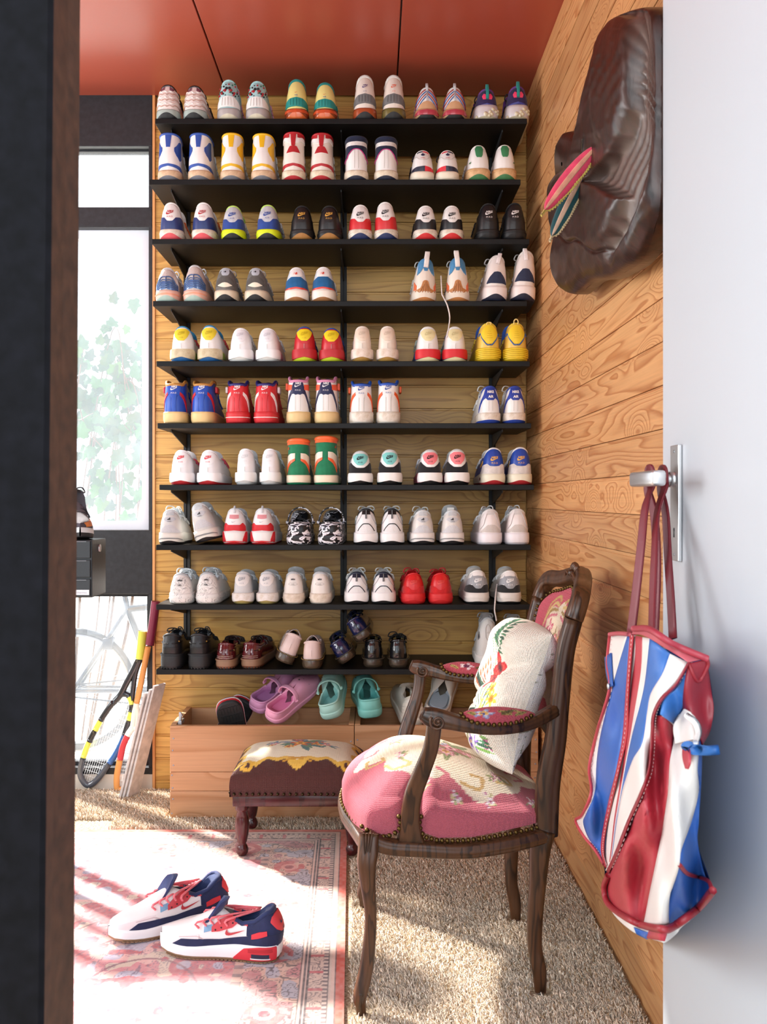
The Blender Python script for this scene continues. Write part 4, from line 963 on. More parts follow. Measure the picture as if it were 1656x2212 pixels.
def nb530(s, navy='15161a:l', bow=True):
    runner(s, 'e9e9ea:l', 'eeeeef:r', '1b1d20:r', 'e6e6e8:m', navy, arch=navy, bow=bow, seed=3)
    for k in (-1, 0, 1): s.patch('heel_stripe', '1b1d22:f' if k else '8a8c90:f', [(k * 1.9 - .8, .74), (k * 1.9 + .8, .74)], [(k * 1.9 - .8, .97), (k * 1.9 + .8, .97)], off=.0026, mirror=False, n=4)
    s.deco([(0, .2), (.3, 0), (.8, 0), (1, .3), (.8, .55), (.3, .5)], .145, 9, '15161a:r', -31 if s.i == 0 else 31, 'sole_badge')
    s.line('side_piping', '9fa3aa:l', [(16, .86), (24, .72), (38, .58), (55, .52)], .0007)
pair(7, (790.5, 846.5), (1101, 1101), 'white running shoe with black collar and black heel arch', nb530, kw=KR)
pair(7, (913.5, 977), (1104, 1104), 'silver grey three-bar running shoe beside the black-collared pair', lambda s: (runner(s, 'd9d6d2:l', 'e8e4e2:r', '1c1d20:r', 'cfd1d6:m', 'd0d6da:f', line='8b8d8e:r', bars=1, bow=s.i == 0), s.tongue('bfc3c6:f', s.H + .018, .026, lab='e8e8e6:l') if s.i else None), kw=dict(KR, ot=.007))
pair(7, (1060, 1118.5), (1102, 1101), 'plain white running shoe with loose laces', lambda s: (runner(s, 'e9e3e2:l', 'ece8ee:r', 'dcd8de:r', 'cfc8c4:m', 'dedbda:f', 'dcdcde:f', bow=True, seed=7), s.line('side_piping', 'c9c4c4:l', [(14, .90), (20, .74), (26, .56), (40, .44)], .0009)), kw=dict(KR, arc=.002))
# --- ninth shelf
m_, nt_, b_ = new_mat('white_leather_ink_marbling'); MARB = m_
tc_ = N(nt_, 'ShaderNodeTexCoord'); t_ = N(nt_, 'ShaderNodeTexNoise', i_Scale=42.0, i_Detail=2.5, i_Distortion=1.5); nt_.links.new(tc_.outputs['Object'], t_.inputs['Vector'])
r_ = ramp(nt_, t_.outputs[0], [(.485, lin('e9e8e6')), (.50, lin('33343a')), (.513, lin('e9e8e6')), (.62, lin('e9e8e6')), (.64, lin('3a3b40')), (.655, lin('e9e8e6'))]); nt_.links.new(r_.outputs[0], b_.inputs['Base Color']); b_.inputs['Roughness'].default_value = .4
def asics(s, up=WHT, counter=None, mid='e6ddd0:g', gel='1c1c20:l', txt='1c1c20:l'):
    s.build(up, mid, 'cfc8bc:r', 'b4bac0:f', 'b9bfc5:f', cr=.0045)
    s.patch('heel_counter', counter or up, [(0, .34), (40, .30)], [(0, .92), (14, .91), (24, .74), (40, .56)], off=.0012)
    s.word('asics', .765, 5.4, txt, 0, bold=.05, off=.003); s.word('GEL', .615, 4.6, gel, 0, bold=.03, off=.003, sx=1.15)
    s.line('badge_ring', 'b9b5b0:l', [(0, .60), (9, .615), (15, .645)], .0005); s.line('badge_ring', 'b9b5b0:l', [(0, .69), (9, .68), (15, .645)], .0005)
    s.patch('sole_step', mid, [(0, .19), (105, .16)], [(0, .215), (105, .18)], off=.0016, sole=True, nv=3)
    s.tongue('c3c8cc:f', s.H * 1.12, .027); s.laces('c9cccf:f', up == WHT)
KA = dict(arc=.001, ot=.004, mt=.034, mf=.028, inset=.40, p=3.0, top=RUN)
pair(8, (389, 446), (1240, 1238), 'white leather sneaker splashed with black ink marbling', lambda s: asics(s, WHT, MARB, MARB), kw=KA)
pair(8, (523, 575.5), (1236, 1236), 'white and pale grey mesh sneaker with yellowed sole', lambda s: (max90(s, 'd3d7da:m', 'e9e9e8:r', None, 'e9e8e6:g', 'a89a5c:r', 'a9aeb4:l', laces='c6cdd2:f', seam=False)), kw=dict(K9, sc=.83))
pair(8, (633, 690.5), (1237, 1237), 'plain white leather sneaker with small heel lettering', lambda s: asics(s, 'e6e3de:l', 'e6e3de:l', gel='b4b2ae:l', txt='3a3a3e:l'), kw=dict(KA, sc=.88))
pair(8, (770, 828), (1238, 1238), 'white running shoe with navy heel arch and silver sides', lambda s: (nb530(s, '1c2438:l', True), s.patch('silver_panel', ('b4b8c0:p', '9a8a90:p')[s.i], [(38, .46), (60, .40)], [(38, .60), (60, .62)], off=.0014)), kw=KR)
def redmax(s):
    r = 'cc2226:l'; max1(s, r, 'c82024:s', 'cf262a:r', 'c02024:r', 'dc4038:l', '', laces='cf2428:f'); s.laces('c42026:f', True, seed=s.i)
    s.patch('heel_band', 'd2262a:p', [(0, .80), (20, .78)], [(0, .965), (20, .94)], off=.0016)
pair(8, (893.5, 952), (1239, 1239), 'all red sneaker with matching red laces', redmax, kw=dict(K1, arc=.008, mt=.034))
def greymax(s):
    max1(s, 'e9e7e4:l', '26282a:s', 'dedbd6:r', '1a1b1d:r', 'eeeeee:l', 'AIR', tab='9a9ea4:l', laces='d9d9d9:f')
    s.patch('collar_tab', 'eeeceb:l', [(0, .86), (18, .84)], [(0, .97), (18, .95)], off=.0016); s.patch('side_grey', '9a9ea4:l', [(22, .60), (60, .52)], [(22, .80), (60, .70)])
    s.tongue('c3c8cc:f', s.H * 1.08)
pair(8, (1032, 1101), (1233, 1234), 'grey and white sneaker with black wavy mudguard', greymax, kw=dict(K1, arc=.003, mt=.036, ot=.006), dy=(.006, .006))
# --- lowest shelf
KL = dict(top=LOAF, inset=.20, arc=0.0, ot=.008, flare=.005, p=3.0, heelbev=.002, bulge=.006)
def blackplat(s):
    loafer(s, '1b1c20:l', '1f2023:r', rand='17181c:l', collar='1c1d21:l', lining='3a4048:f')
    s.line('lace_channel', '0f1012:l', [(6, .74), (30, .74), (60, .76)], .0016)
    MB().ball(s.S(np.array(.030), s.z2v(np.array(.030), np.array(.79)), .001), .003, 8).obj('eyelet', 'b08d4a:b', s.root)
    s.laces('18191d:f', True, seed=1); s.tongue('1b1c20:l', s.H * 1.0)
pair(9, (368.5, 428), (1369, 1369), 'black leather platform boat shoe at the left end', blackplat, 'shoe', 'boat_shoe', kw=dict(KL, mt=.047, mf=.038, sc=.9))
def burgundy(s):
    loafer(s, '5a1d22:p', '8a6a52:r', out='7a4a34:r', rand='521a20:p', collar='5c1e24:p', lining='5a2c20:l')
    for k in range(2):
        mb = MB()
        for i in range(-7, 8): a = np.array([i * .0036, i * .0036 + .0022]); mb.tube(s.S(a, s.z2v(a, np.full(2, .44 + .07 * k)), .0018), .0006, 4)
        mb.obj('contrast_stitching', 'e6dcd0:f', s.root)
    s.line('rawhide_lace', '2a1c1a:l', [(16, .72), (40, .72), (60, .74)], .0015); MB().ball(s.S(np.array(.036), s.z2v(np.array(.036), np.array(.72)), .001), .0032, 8).obj('eyelet', 'b59a6a:b', s.root)
    s.laces('2a201e:l', True, seed=4); s.tongue('4e181c:l', s.H * 1.0)
pair(9, (485, 539), (1389, 1389), 'burgundy leather boat shoe with white stitching', burgundy, 'shoe', 'boat_shoe', kw=dict(KL, mt=.029, mf=.026, sc=.84), rot=(-4, -7), dy=(.004, .012))
def maryjane(s):
    loafer(s, 'ddc8c4:l', '554636:t', welt='2c2622:r', stitch='dba62e:f', lug=False, lining='6a4634:l')
    s.line('heel_seam', 'c4aeaa:l', [(0, .48), (0, .70)], .0006, False); s.line('side_seam', 'b8926a:f', [(30, .95), (32, .7), (34, .46)], .0006)
    b = s.S(np.array([-.052, .052]), np.array([.96, .96])); c = (b[0] + b[1]) / 2
    v, f = sweep(spline([b[0], b[0] * .75 + b[1] * .25 + [0, .01, .018], c + [0, .018, .024], b[0] * .25 + b[1] * .75 + [0, .01, .018], b[1]], 20), rounded_rect(1, 1, .4, 1), (0, 1, 0), .0012, .007)
    mobj('strap', v, f, 'd6c2be:l', s.root)
pair(9, (613, 673), (1379, 1385), 'pale pink leather strap shoe with yellow welt stitching', maryjane, 'shoe', 'strap_shoe', kw=dict(KL, mt=.030, mf=.027, sc=.82), roll=(22, 0), rot=(3, 0), dz=(.0165, 0), dy=(.02, .004))
def brogue(s, c='17181b:p', low=False):
    loafer(s, c, '463a2e:t', welt='1a1614:r', stitch='6a5a2e:f', lug=False, lining='6e5c26:f')
    s.line('back_strip', '0e0f11:p', [(0, .42), (0, .92)], .0016, False)
    mb = MB()
    for i in range(-8, 9): X = np.array([i * .004]); mb.ball(s.S(X, s.z2v(X, np.array([.70 + .004 * abs(i)])), .0012)[0], .0007, 5)
    mb.obj('punched_holes', '050506:r', s.root)
    s.laces('121214:f', not low and s.i == 1, seed=2); s.tongue(c, s.H * .98)
pair(9, (806, 860.5), (1384, 1384), 'black patent brogue with amber sole', brogue, 'shoe', 'brogue', kw=dict(KL, mt=.028, mf=.024, sc=.83), dy=(.028, .026))
# navy pair: one lies tipped against the other
for i, (x, y, d, rot, lab) in enumerate(((752, 1428, YF + .02, (0, R(-34), 0), 'navy patent leather shoe tipped over, lower one of the heaped pair'), (788, 1380, YF + .02, (0, R(-34), 0), 'navy patent leather shoe lying on top of its tipped mate'))):
    rt = thing('lace_up_shoe', lab, 'shoe', P(x, y, d), rot, 'shoes on the lowest shelf')
    s = Shoe(rt, (-1, 1)[i], .072, **dict(KL, mt=.026, mf=.022, sc=.80)); s.i = i; brogue(s, '1a2148:p', True)
def cutout(s):
    s.build('cfcdca:r', 'd6d3cf:r', 'b4b2b0:r', '9a9da2:f', 'b9bcc0:f', cr=.005)
    for sg in (1, -1):
        s.line('cutout_rim', 'b2b0ae:r', [(30, .62), (36, .56), (42, .62), (36, .72), (30, .62)], .001)
    s.patch('cutout', '3a3c42:m', [(30, .60), (36, .56), (42, .60)], [(30, .63), (36, .71), (42, .63)], off=.0006)
    s.line('heel_badge_ring', 'b9b7b4:r', [(-7, .62), (-8, .80), (0, .88), (8, .80), (7, .62), (0, .55), (-7, .62)], .0009, False, n=40); s.deco(TREF, .70, 8, 'c0beba:r', 4, 'trefoil_mark')
    s.tongue('a9adb2:f', s.H * 1.05); s.laces('b4bac0:f', True)
pair(9, (1053, 1112), (1338, 1342), 'white moulded cut-out sneaker behind the armchair', cutout, kw=dict(arc=.004, mt=.038, top=RUN, inset=.5, p=2.8), dy=(.03, .035), rot=(-4, -4))
# one long white lace hangs down from the fourth shelf, another from the ninth
def hang(name, label, pts, row, r=.0022, col='e2dcda:f'):
    tag(MB().tube(spline([P(*q) for q in pts], 40), r, 6).obj(name, col), label, 'shoelace')
hang('shoelace', 'white lace trailing from the trail shoe over the fourth shelf edge', [(952, 596, YF + .03), (954, 632, YF + .006), (957, 641, YF - .003), (966, 660, YF - .0035), (971, 684, YF - .004), (969, 706, YF - .004), (965, 729, YF - .004)], 3)
hang('shoelace', 'white lace hanging from the grey sneaker over the ninth shelf edge', [(1073, 1262, YF + .045), (1070, 1285, YF + .015), (1069, 1301, YF - .003), (1068, 1318, YF - .0045), (1071, 1335, YF - .0045), (1072, 1341, YF - .004)], 8)
# ---------------------------------------------------------------- painted stitch patterns (colour per vertex)
def vc_mat(name, rough=.95, weave=None, scale=420.0, strength=.5, sheen=.1):
    m, nt, b = new_mat(name); L = nt.links.new
    at = N(nt, 'ShaderNodeAttribute', attribute_name='Col'); L(at.outputs['Color'], b.inputs['Base Color'])
    b.inputs['Roughness'].default_value = rough; b.inputs['Sheen Weight'].default_value = sheen
    if weave:
        tc = N(nt, 'ShaderNodeTexCoord')
        if weave == 'stitch':       # canvas grid: one bump per stitch
            sp = N(nt, 'ShaderNodeSeparateXYZ'); L(tc.outputs['Object'], sp.inputs[0]); acc = None
            for ax in range(3):
                mu = N(nt, 'ShaderNodeMath', operation='MULTIPLY', i_1=scale); L(sp.outputs[ax], mu.inputs[0])
                si = N(nt, 'ShaderNodeMath', operation='SINE'); L(mu.outputs[0], si.inputs[0])
                if acc is None: acc = si
                else: ad = N(nt, 'ShaderNodeMath', operation='ADD'); L(acc.outputs[0], ad.inputs[0]); L(si.outputs[0], ad.inputs[1]); acc = ad
            bump(nt, b, acc.outputs[0], strength, .0004)
        else:
            t = N(nt, 'ShaderNodeTexNoise', i_Scale=scale); L(tc.outputs['Object'], t.inputs['Vector']); bump(nt, b, t.outputs[0], strength, .0015)
    return m
STITCH = vc_mat('needlepoint_wool', weave='stitch', scale=2300.0, strength=.8)
def vc(o, colors):
    a = o.data.color_attributes.new('Col', 'FLOAT_COLOR', 'POINT')
    c = np.concatenate([colors.reshape(-1, 3), np.ones((colors.size // 3, 1))], 1)
    a.data.foreach_set('color', c.ravel()); return o
def L3(h): return np.array(lin(h)[:3])
def smooth_noise(u, v, seed, s):
    """cheap value noise on arrays"""
    rg = np.random.RandomState(seed); g = rg.rand(64, 64); x, y = u * s, v * s
    i, j = np.floor(x).astype(int), np.floor(y).astype(int); fx, fy = x - i, y - j
    fx, fy = fx * fx * (3 - 2 * fx), fy * fy * (3 - 2 * fy); q = lambda a, b: g[a % 64, b % 64]
    return (q(i, j) * (1 - fx) + q(i + 1, j) * fx) * (1 - fy) + (q(i, j + 1) * (1 - fx) + q(i + 1, j + 1) * fx) * fy
def p_flower(C, u, v, cx, cy, r, cols, n=5, ph=0.0):
    d = np.hypot(u - cx, v - cy) / r; a = np.arctan2(v - cy, u - cx) + ph
    R_ = .72 + .28 * np.cos(n * a); k = d < R_
    C[k] = L3(cols[0]); C[(d < R_ * .74) & (np.cos(n * a) > -.4)] = L3(cols[1]); C[d < .42] = L3(cols[2]); C[d < .2] = L3(cols[3] if len(cols) > 3 else cols[0])
def p_leaf(C, u, v, x0, y0, x1, y1, w, col, vein=None):
    dx, dy = x1 - x0, y1 - y0; l = math.hypot(dx, dy); t = ((u - x0) * dx + (v - y0) * dy) / l / l; s = ((v - y0) * dx - (u - x0) * dy) / l
    m = (t > 0) & (t < 1); W = w * np.sin(PI * np.clip(t, 0, 1)) ** .8
    C[m & (np.abs(s) < W)] = L3(col)
    if vein: C[m & (np.abs(s) < W * .22)] = L3(vein)
def p_curve(C, u, v, pts, w, col):
    q = spline(pts, 40); d = np.full(u.shape, 9.)
    for a in q: d = np.minimum(d, np.hypot(u - a[0], v - a[1]))
    C[d < w] = L3(col)
def p_spray(C, u, v, cx, cy, r, seed, n=10, leaf=('4f6b3a', '7d8a4a', '8a6a3a'), fl=(('c94a5e', 'e8a0a8', 'f0d8c8', '8a2238'), ('7a86b8', 'b8c0dc', 'e8d06a', '4a5690'), ('e0b04a', 'f0dca0', 'b8542e', '8a3a1e'))):
    rg = random.Random(seed)
    for k in range(n):
        a = rg.uniform(0, 2 * PI); b = rg.uniform(.35, 1) * r
        p_leaf(C, u, v, cx + .2 * b * math.cos(a), cy + .2 * b * math.sin(a), cx + b * math.cos(a), cy + b * math.sin(a), r * .11, rg.choice(leaf), rg.choice(leaf))
    for k in range(max(3, n // 3)):
        a = k * 2.1 + rg.uniform(-.4, .4); b = 0 if k == 0 else rg.uniform(.35, .65) * r
        p_flower(C, u, v, cx + b * math.cos(a), cy + b * math.sin(a), r * (.34 if k == 0 else rg.uniform(.16, .24)), fl[k % len(fl)], 5 + k % 2, rg.random() * 6)
# ---------------------------------------------------------------- wooden crates under the shelves
def crate(name, label, x0, x1, seed):
    t = thing(name, label, 'crate', ((x0 + x1) / 2, 2.941, 0), group='wooden crates under the shelves'); h = .291; w = (x1 - x0) / 2; d = .282; b = .017
    for z0, z1 in ((.003, .0855), (.0865, .1455), (.1465, h)):
        MB().bbox(-w, w, 0, b, z0, z1, .0012).obj('plank', CRATE_M, t, False)
    for z0, z1 in ((.003, .146), (.147, h - .004)):
        MB().bbox(-w, w, d - b, d, z0, z1, .001).obj('plank', CRATE_M, t, False)
        for s in (-1, 1): MB().bbox(min(s * w, s * (w - b)), max(s * w, s * (w - b)), b + .0005, d - b - .0005, z0, z1 + (.006 if z1 > .2 else 0), .001).obj('plank', CRATE_M, t, False)
    if seed == 1:
        MB().bbox(-w + b, .025, b, d - b, .004, .022, .001).obj('inner_base', CRATE_M, t, False); MB().bbox(.027, w - b, b, d - b, .004, .215, .001).obj('inner_block', CRATE_M, t, False)
    else: MB().bbox(-w + b, w - b, b, d - b, .004, .215, .001).obj('inner_base', CRATE_M, t, False)
    rg = random.Random(seed)
    for s in (-1, 1):
        for k in range(7):
            z = .02 + .038 * k + rg.uniform(-.006, .006); MB().ball((s * (w - .008 + rg.uniform(-.003, .003)), -.0002, z), .0028, 8, (1, .3, 1)).obj('nail', M('9a9aa0:p'), t)
    return t
c1 = crate('wooden_crate', 'rough pine crate of slippers and clogs below the lowest shelf, left one', (367 - VX) / F * 2.941, -.0590, 1)
c2 = crate('wooden_crate', 'rough pine crate behind the armchair, right of the other crate', -.0570, .520, 2)
mb = MB(); q = P(388, 1552, 2.965) - c1.location
mb.bbox(q.x - .006, q.x + .006, q.y, q.y + .045, .288, .3, .001).bbox(q.x - .005, q.x + .002, q.y + .01, q.y + .016, .298, .326, .001).tube([(q.x - .002, q.y + .013, .300), (q.x + .004, q.y + .013, .315), (q.x - .002, q.y + .013, .326)], .003, 8)
mb.obj('metal_latch', M('b8bcc2:b'), c1, False)
def at(x, y, d): return tuple(P(x, y, d))
# footwear in the crates
def slide(lab, loc, rot):
    rt = thing('slide_sandal', lab, 'sandal', loc, rot, 'footwear heaped in the crate')
    s = Shoe(rt, -1, .045, top=lambda H: [(0, H * .72), (.05, H * .62), (.10, H * .66), (.14, H * 1.5), (.2, H * 1.4), (.24, H), (.275, H * .7)], mt=.030, mf=.026, ot=.006, arc=.002, inset=.1, sc=1.12)
    s.build('3a3a40:r', 'c8242e:r', '17181a:r', '1a1a1e:r', '2a2a2e:r'); s.patch('white_line', 'e9e4e6:r', [(0, .36), (230, .32)], [(0, .50), (230, .44)], off=.001, sole=True, nv=3)
    mb = MB()
    for i in range(-3, 4):
        for j in range(8): mb.box(i * .010 - .0035, i * .010 + .0035, .02 + j * .028, .04 + j * .028, -.0018, .0006)
    mb.obj('tread', '0e0f10:r', rt, False)
slide('red edged black slide sandal, sole showing, at the left in the crate', at(490, 1516, 2.985), (R(-78), R(-14), R(4)))
slide('red edged black slide sandal on its side against the pink clogs', at(527, 1512, 3.085), (R(-82), R(26), R(-2)))
def cl(lab, col, inner, loc, rot, H=.092, side=1, k=.88):
    rt = thing('clog', lab, 'clog', loc, rot, 'footwear heaped in the crate'); s = clog(rt, side, H, col, inner); rt.scale = (k, k, k)
    mb = MB()
    for i in range(-2, 3):
        for j in range(2): mb.ball((i * .012 + j * .006, .165 + j * .018, H * .985 - abs(i) * .005 - j * .008), .0034, 8, (1, 1, .5))
    mb.obj('vent_holes', '5a4a52:r', rt); return rt
cl('pink foam clog lying on top of the heap in the crate', 'eea6c4:r', 'd87aa4:r', at(583, 1562, 2.98), (R(26), R(20), R(-30)))
cl('lilac pink foam clog behind the pink one in the crate', 'd99cc4:r', 'b87aae:r', at(548, 1540, 3.05), (R(22), R(20), R(-30)))
cl('pale mint foam clog, heel and worn sole towards the viewer', 'a9d6cc:r', '7fb8b4:r', at(717, 1556, 2.958), (R(18), R(-14), R(-6)), k=.94)
cl('teal foam clog at the right end of the crate heap', '7cc4bc:r', '4f9c98:r', tuple(Vector(at(803, 1558, 2.968)) + Vector((0, 0, .007))), (R(7), R(-5), R(8)), .100, k=.98)
# second crate: two pale shoes
rt = thing('sneaker', 'cream ribbed sneaker in the crate behind the chair arm', 'sneaker', at(893, 1572, 3.0), (R(10), 0, R(8)), 'footwear heaped in the crate')
s = Shoe(rt, -1, .10, **dict(K1, arc=.004)); s.build('e0d8cc:l', 'e4dccf:r', 'c9bfae:r', 'bfb6a8:f', 'd9d0c2:f')
for k in range(4): s.patch('rib_panel', 'e6dccf:l', [(0, .38 + .13 * k), (50, .34 + .10 * k)], [(0, .47 + .13 * k), (50, .42 + .10 * k)], off=.0022)
s.tongue('d9d0c4:f', .11)
rt = thing('slide_sandal', 'cream slide sandal with grey blue footbed in the crate', 'sandal', at(938, 1556, 3.0), (R(24), R(10), R(-10)), 'footwear heaped in the crate')
s = Shoe(rt, 1, .05, top=lambda H: [(0, H * .8), (.05, H * .66), (.10, H * .7), (.14, H * 1.5), (.2, H * 1.4), (.24, H), (.275, H * .7)], mt=.028, mf=.026, inset=.1, sc=1.1, arc=0)
s.build('d9d0c6:r', 'd9cfc2:r', 'b9ae9e:r', 'a4b0bc:r', 'd0c6ba:r', cr=.004)
# ---------------------------------------------------------------- footstool
def footstool():
    x0, x1, y0, y1 = -.394, -.030, 2.592, 2.862; cx, cy = (x0 + x1) / 2, (y0 + y1) / 2; hx, hy = (x1 - x0) / 2, (y1 - y0) / 2
    t = thing('footstool', 'low footstool with floral needlepoint top and turned dark red legs', 'footstool', (cx, cy, 0))
    MB().bbox(-hx + .004, hx - .004, -hy + .004, hy - .004, .150, .182, .003).obj('rail', MAHOG, t)
    n = 170
    # cushion: rounded box, unrolled as a grid over the top that drops down the sides
    U = np.linspace(-1.36, 1.36, n); V = np.linspace(-1.5, 1.5, 150); u, v = np.meshgrid(U, V, indexing='ij')
    def prof(q, h):
        s = np.sign(q); a = np.abs(q); e = np.clip(a, 0, 1); over = np.clip(a - 1, 0, None)
        return s * np.where(a < 1, e, 1 + .02 * np.sin(np.clip(over / .36, 0, 1) * PI)), over
    X, ou = prof(u, hx); Y, ov = prof(v, hy)
    dome = .262 + .026 * (1 - np.clip(np.abs(u), 0, 1) ** 2.6) * (1 - np.clip(np.abs(v), 0, 1) ** 2.6) + .006 * np.cos(np.clip(u, -1, 1) * PI) * .3
    rnd = .024 * np.maximum(np.clip((np.abs(u) - .72) / .28, 0, 1) ** 2, np.clip((np.abs(v) - .72) / .28, 0, 1) ** 2)
    side = np.maximum(ou * hx, ov * hy); frac = np.maximum(ou / .36, ov / .5)
    Z = dome - rnd - np.clip(frac, 0, 1) * .0575
    X, Y = X * hx, Y * hy
    C = np.zeros(u.shape + (3,)); C[:] = L3('4a2420')
    q = np.round(u * 84) / 84; r = np.round(v * 70) / 70
    edge = .70 + .06 * np.cos(q * 9.4) * .6 + .04 * np.cos(q * 20)
    inside = (np.abs(r) < edge) & (np.abs(q) < .86 + .05 * np.cos(r * 9))
    bord = (np.abs(r) < edge + .10) & (np.abs(q) < .93 + .05 * np.cos(r * 9))
    C[bord] = L3('dcb24a'); C[inside] = L3('e6dcc4')
    for sx in (-1, 1):
        for sy in (-1, 1):
            p_curve(C, q, r, [(sx * .93, sy * .45), (sx * .86, sy * .68), (sx * .70, sy * .78), (sx * .72, sy * .92), (sx * .84, sy * .90), (sx * .80, sy * .82)], .028, 'd8a83c')
        p_curve(C, q, r, [(sx * .14, -.76), (sx * .08, -.86), (0, -.92)], .03, 'e0b850'); p_curve(C, q, r, [(-sx * .2, -.8), (0, -.74), (sx * .12, -.70)], .022, 'c89434')
    p_spray(C, q, r * .8, 0, .08, .52, 4, 22, fl=(('c8503a', 'e0883c', 'f0c050', '8a2a1e'), ('a8303a', 'd0606a', 'e8a8a0', '6a1828'), ('e0a83c', 'f0d080', 'c8603a', '8a3a1e')), leaf=('4f7a78', '6a8a6a', '8a9aa8'))
    p_spray(C, q, r * .8, -.42, .12, .24, 8, 9, leaf=('5a8a8a', '8aa0b8', '6a7a5a')); p_spray(C, q, r * .8, .42, .06, .24, 9, 9, leaf=('5a8a8a', '8aa0b8', '6a7a5a'))
    o = MB().grid(np.stack([X, Y, Z], -1)).obj('cushion', STITCH, t); vc(o, C)
    prof_ = [(.019, .150), (.020, .132), (.018, .126), (.0135, .122), (.0185, .105), (.0205, .085), (.018, .060), (.0135, .038), (.0105, .032), (.014, .027), (.018, .017), (.0165, .007), (.011, .0)][::-1]
    for sx in (-1, 1):
        for sy in (-1, 1): MB().lathe(prof_, 20, (sx * (hx - .028), sy * (hy - .028), .0085)).obj('leg', MAHOG, t)
    nail = None
    for k in range(21):
        for (x, y) in ((-hx + .010 + k * (2 * hx - .02) / 20, -hy - .0035),) + (((-hx - .0035), -hy + .012 + k * (2 * hy - .024) / 13),) * (k < 14):
            if nail is None: nail = MB().ball((0, 0, 0), .0044, 8).obj('nail_head', M('3a3020:b'), t); o = nail
            else: o = nail.copy(); COL.objects.link(o); o.parent = t
            o.location = (x, y, .1875)
    return t
footstool()
# ---------------------------------------------------------------- rug
def rug():
    x0, x1, y0, y1 = -.93, -.078, 1.42, 2.822
    nx, ny = 350, 560
    X, Y = np.meshgrid(np.linspace(x0, x1, nx), np.linspace(y0, y1, ny), indexing='ij')
    du = x1 - X; dv = y1 - Y; e = np.minimum(du, dv)             # distance from the right and far edges
    al = np.where(du < dv, Y, X)
    C = np.zeros(X.shape + (3,)); C[:] = L3('d6b4a8')
    n1 = smooth_noise(X + 9, Y, 1, 34); n2 = smooth_noise(X + 9, Y, 2, 60); n3 = smooth_noise(X + 9, Y, 3, 12); n4 = smooth_noise(X + 9, Y, 7, 26)
    def put(mask, h, k=1.0): C[mask] = C[mask] * (1 - k) + L3(h) * k
    field = e > .235
    lines = lambda n, f, w_: np.abs((n * f) % 1 - .5) < w_
    put(field, 'd8a8a4'); put(field & (n3 > .50), 'c98088'); put(field & (n3 > .68), 'b9606c'); put(field & (n4 > .66), 'a9a4b8'); put(field & (n4 < .24), 'cdb8a8')
    put(field & (n1 > .70), 'b8525e'); put(field & lines(n2, 4.0, .09) & (n1 > .35), '6a5a72', .75)
    med = np.hypot((X + .50) / .26, (Y - 1.85) / .36); put(lines(np.clip(med, 0, 2), 3.0, .03) & field & (med < 1.2), '7a4a5c', .8)
    main = (e > .095) & (e <= .215)
    put(main, 'cfa898')
    put(main & (n4 > .60), 'b9777a'); put(main & (n4 < .30), 'a8a6b4')
    put(main & lines(n2, 4.5, .13), '332c38', .85)
    ro = np.hypot(((al * 4.14) % 1 - .5) / 4.14, e - .155)
    put(main & (ro < .042) & (n2 > .3), 'b8484e', .9); put(main & (ro < .022), 'd08a84'); put(main & (ro < .012), '8a3040')
    mg = (e > .045) & (e <= .075); put(mg, 'cdb2a4'); put(mg & lines(n2, 5.0, .16), '4a3c46', .8); put(mg & (np.sin(al * 90) > .9), 'b8525a')
    inn = (e > .215) & (e <= .235); put(inn, 'c09a8e'); put(inn & (np.sin(al * 190) > .2), '5a4f5c', .8)
    for a, b, h in ((.018, .021, '3a333c'), (.027, .045, 'cbb5a8'), (.033, .036, '3a333c'), (.075, .079, '2f2a34'), (.083, .087, '3a333c'), (.091, .095, '2f2a34')): put((e > a) & (e <= b), h)
    put((e > .036) & (e < .045) & (np.sin(al * 420) > 0), '5a4a52')
    put(e <= .018, 'c2452f')
    wear_and_sun = smooth_noise(X + 9, Y, 9, 9) * .3 + smooth_noise(X + 9, Y, 10, 130) * .3; C = C * (1 - wear_and_sun[..., None] * .6) + L3('ead9d0') * wear_and_sun[..., None] * .6  # patchy wear plus a sunlit paling put into the colours
    Z = .0065 + .0012 * smooth_noise(X, Y, 5, 30)
    # slight skew: the edge drifts right towards the viewer
    sk = (y1 - Y) * .022
    top = np.stack([X + sk, Y, Z], -1)
    mb = MB().grid(top)
    rim = np.concatenate([top[0], top[:, -1], top[::-1][0][::-1], top[::-1, 0]]); low = rim.copy(); low[:, 2] = .0005
    mb.grid(np.stack([rim, low], 0))
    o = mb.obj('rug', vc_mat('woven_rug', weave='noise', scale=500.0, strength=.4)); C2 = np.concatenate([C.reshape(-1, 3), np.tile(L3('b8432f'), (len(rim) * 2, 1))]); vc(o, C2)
    tag(o, 'worn red and blue oriental rug with a red bound edge on the carpet', 'rug'); return o
rug()
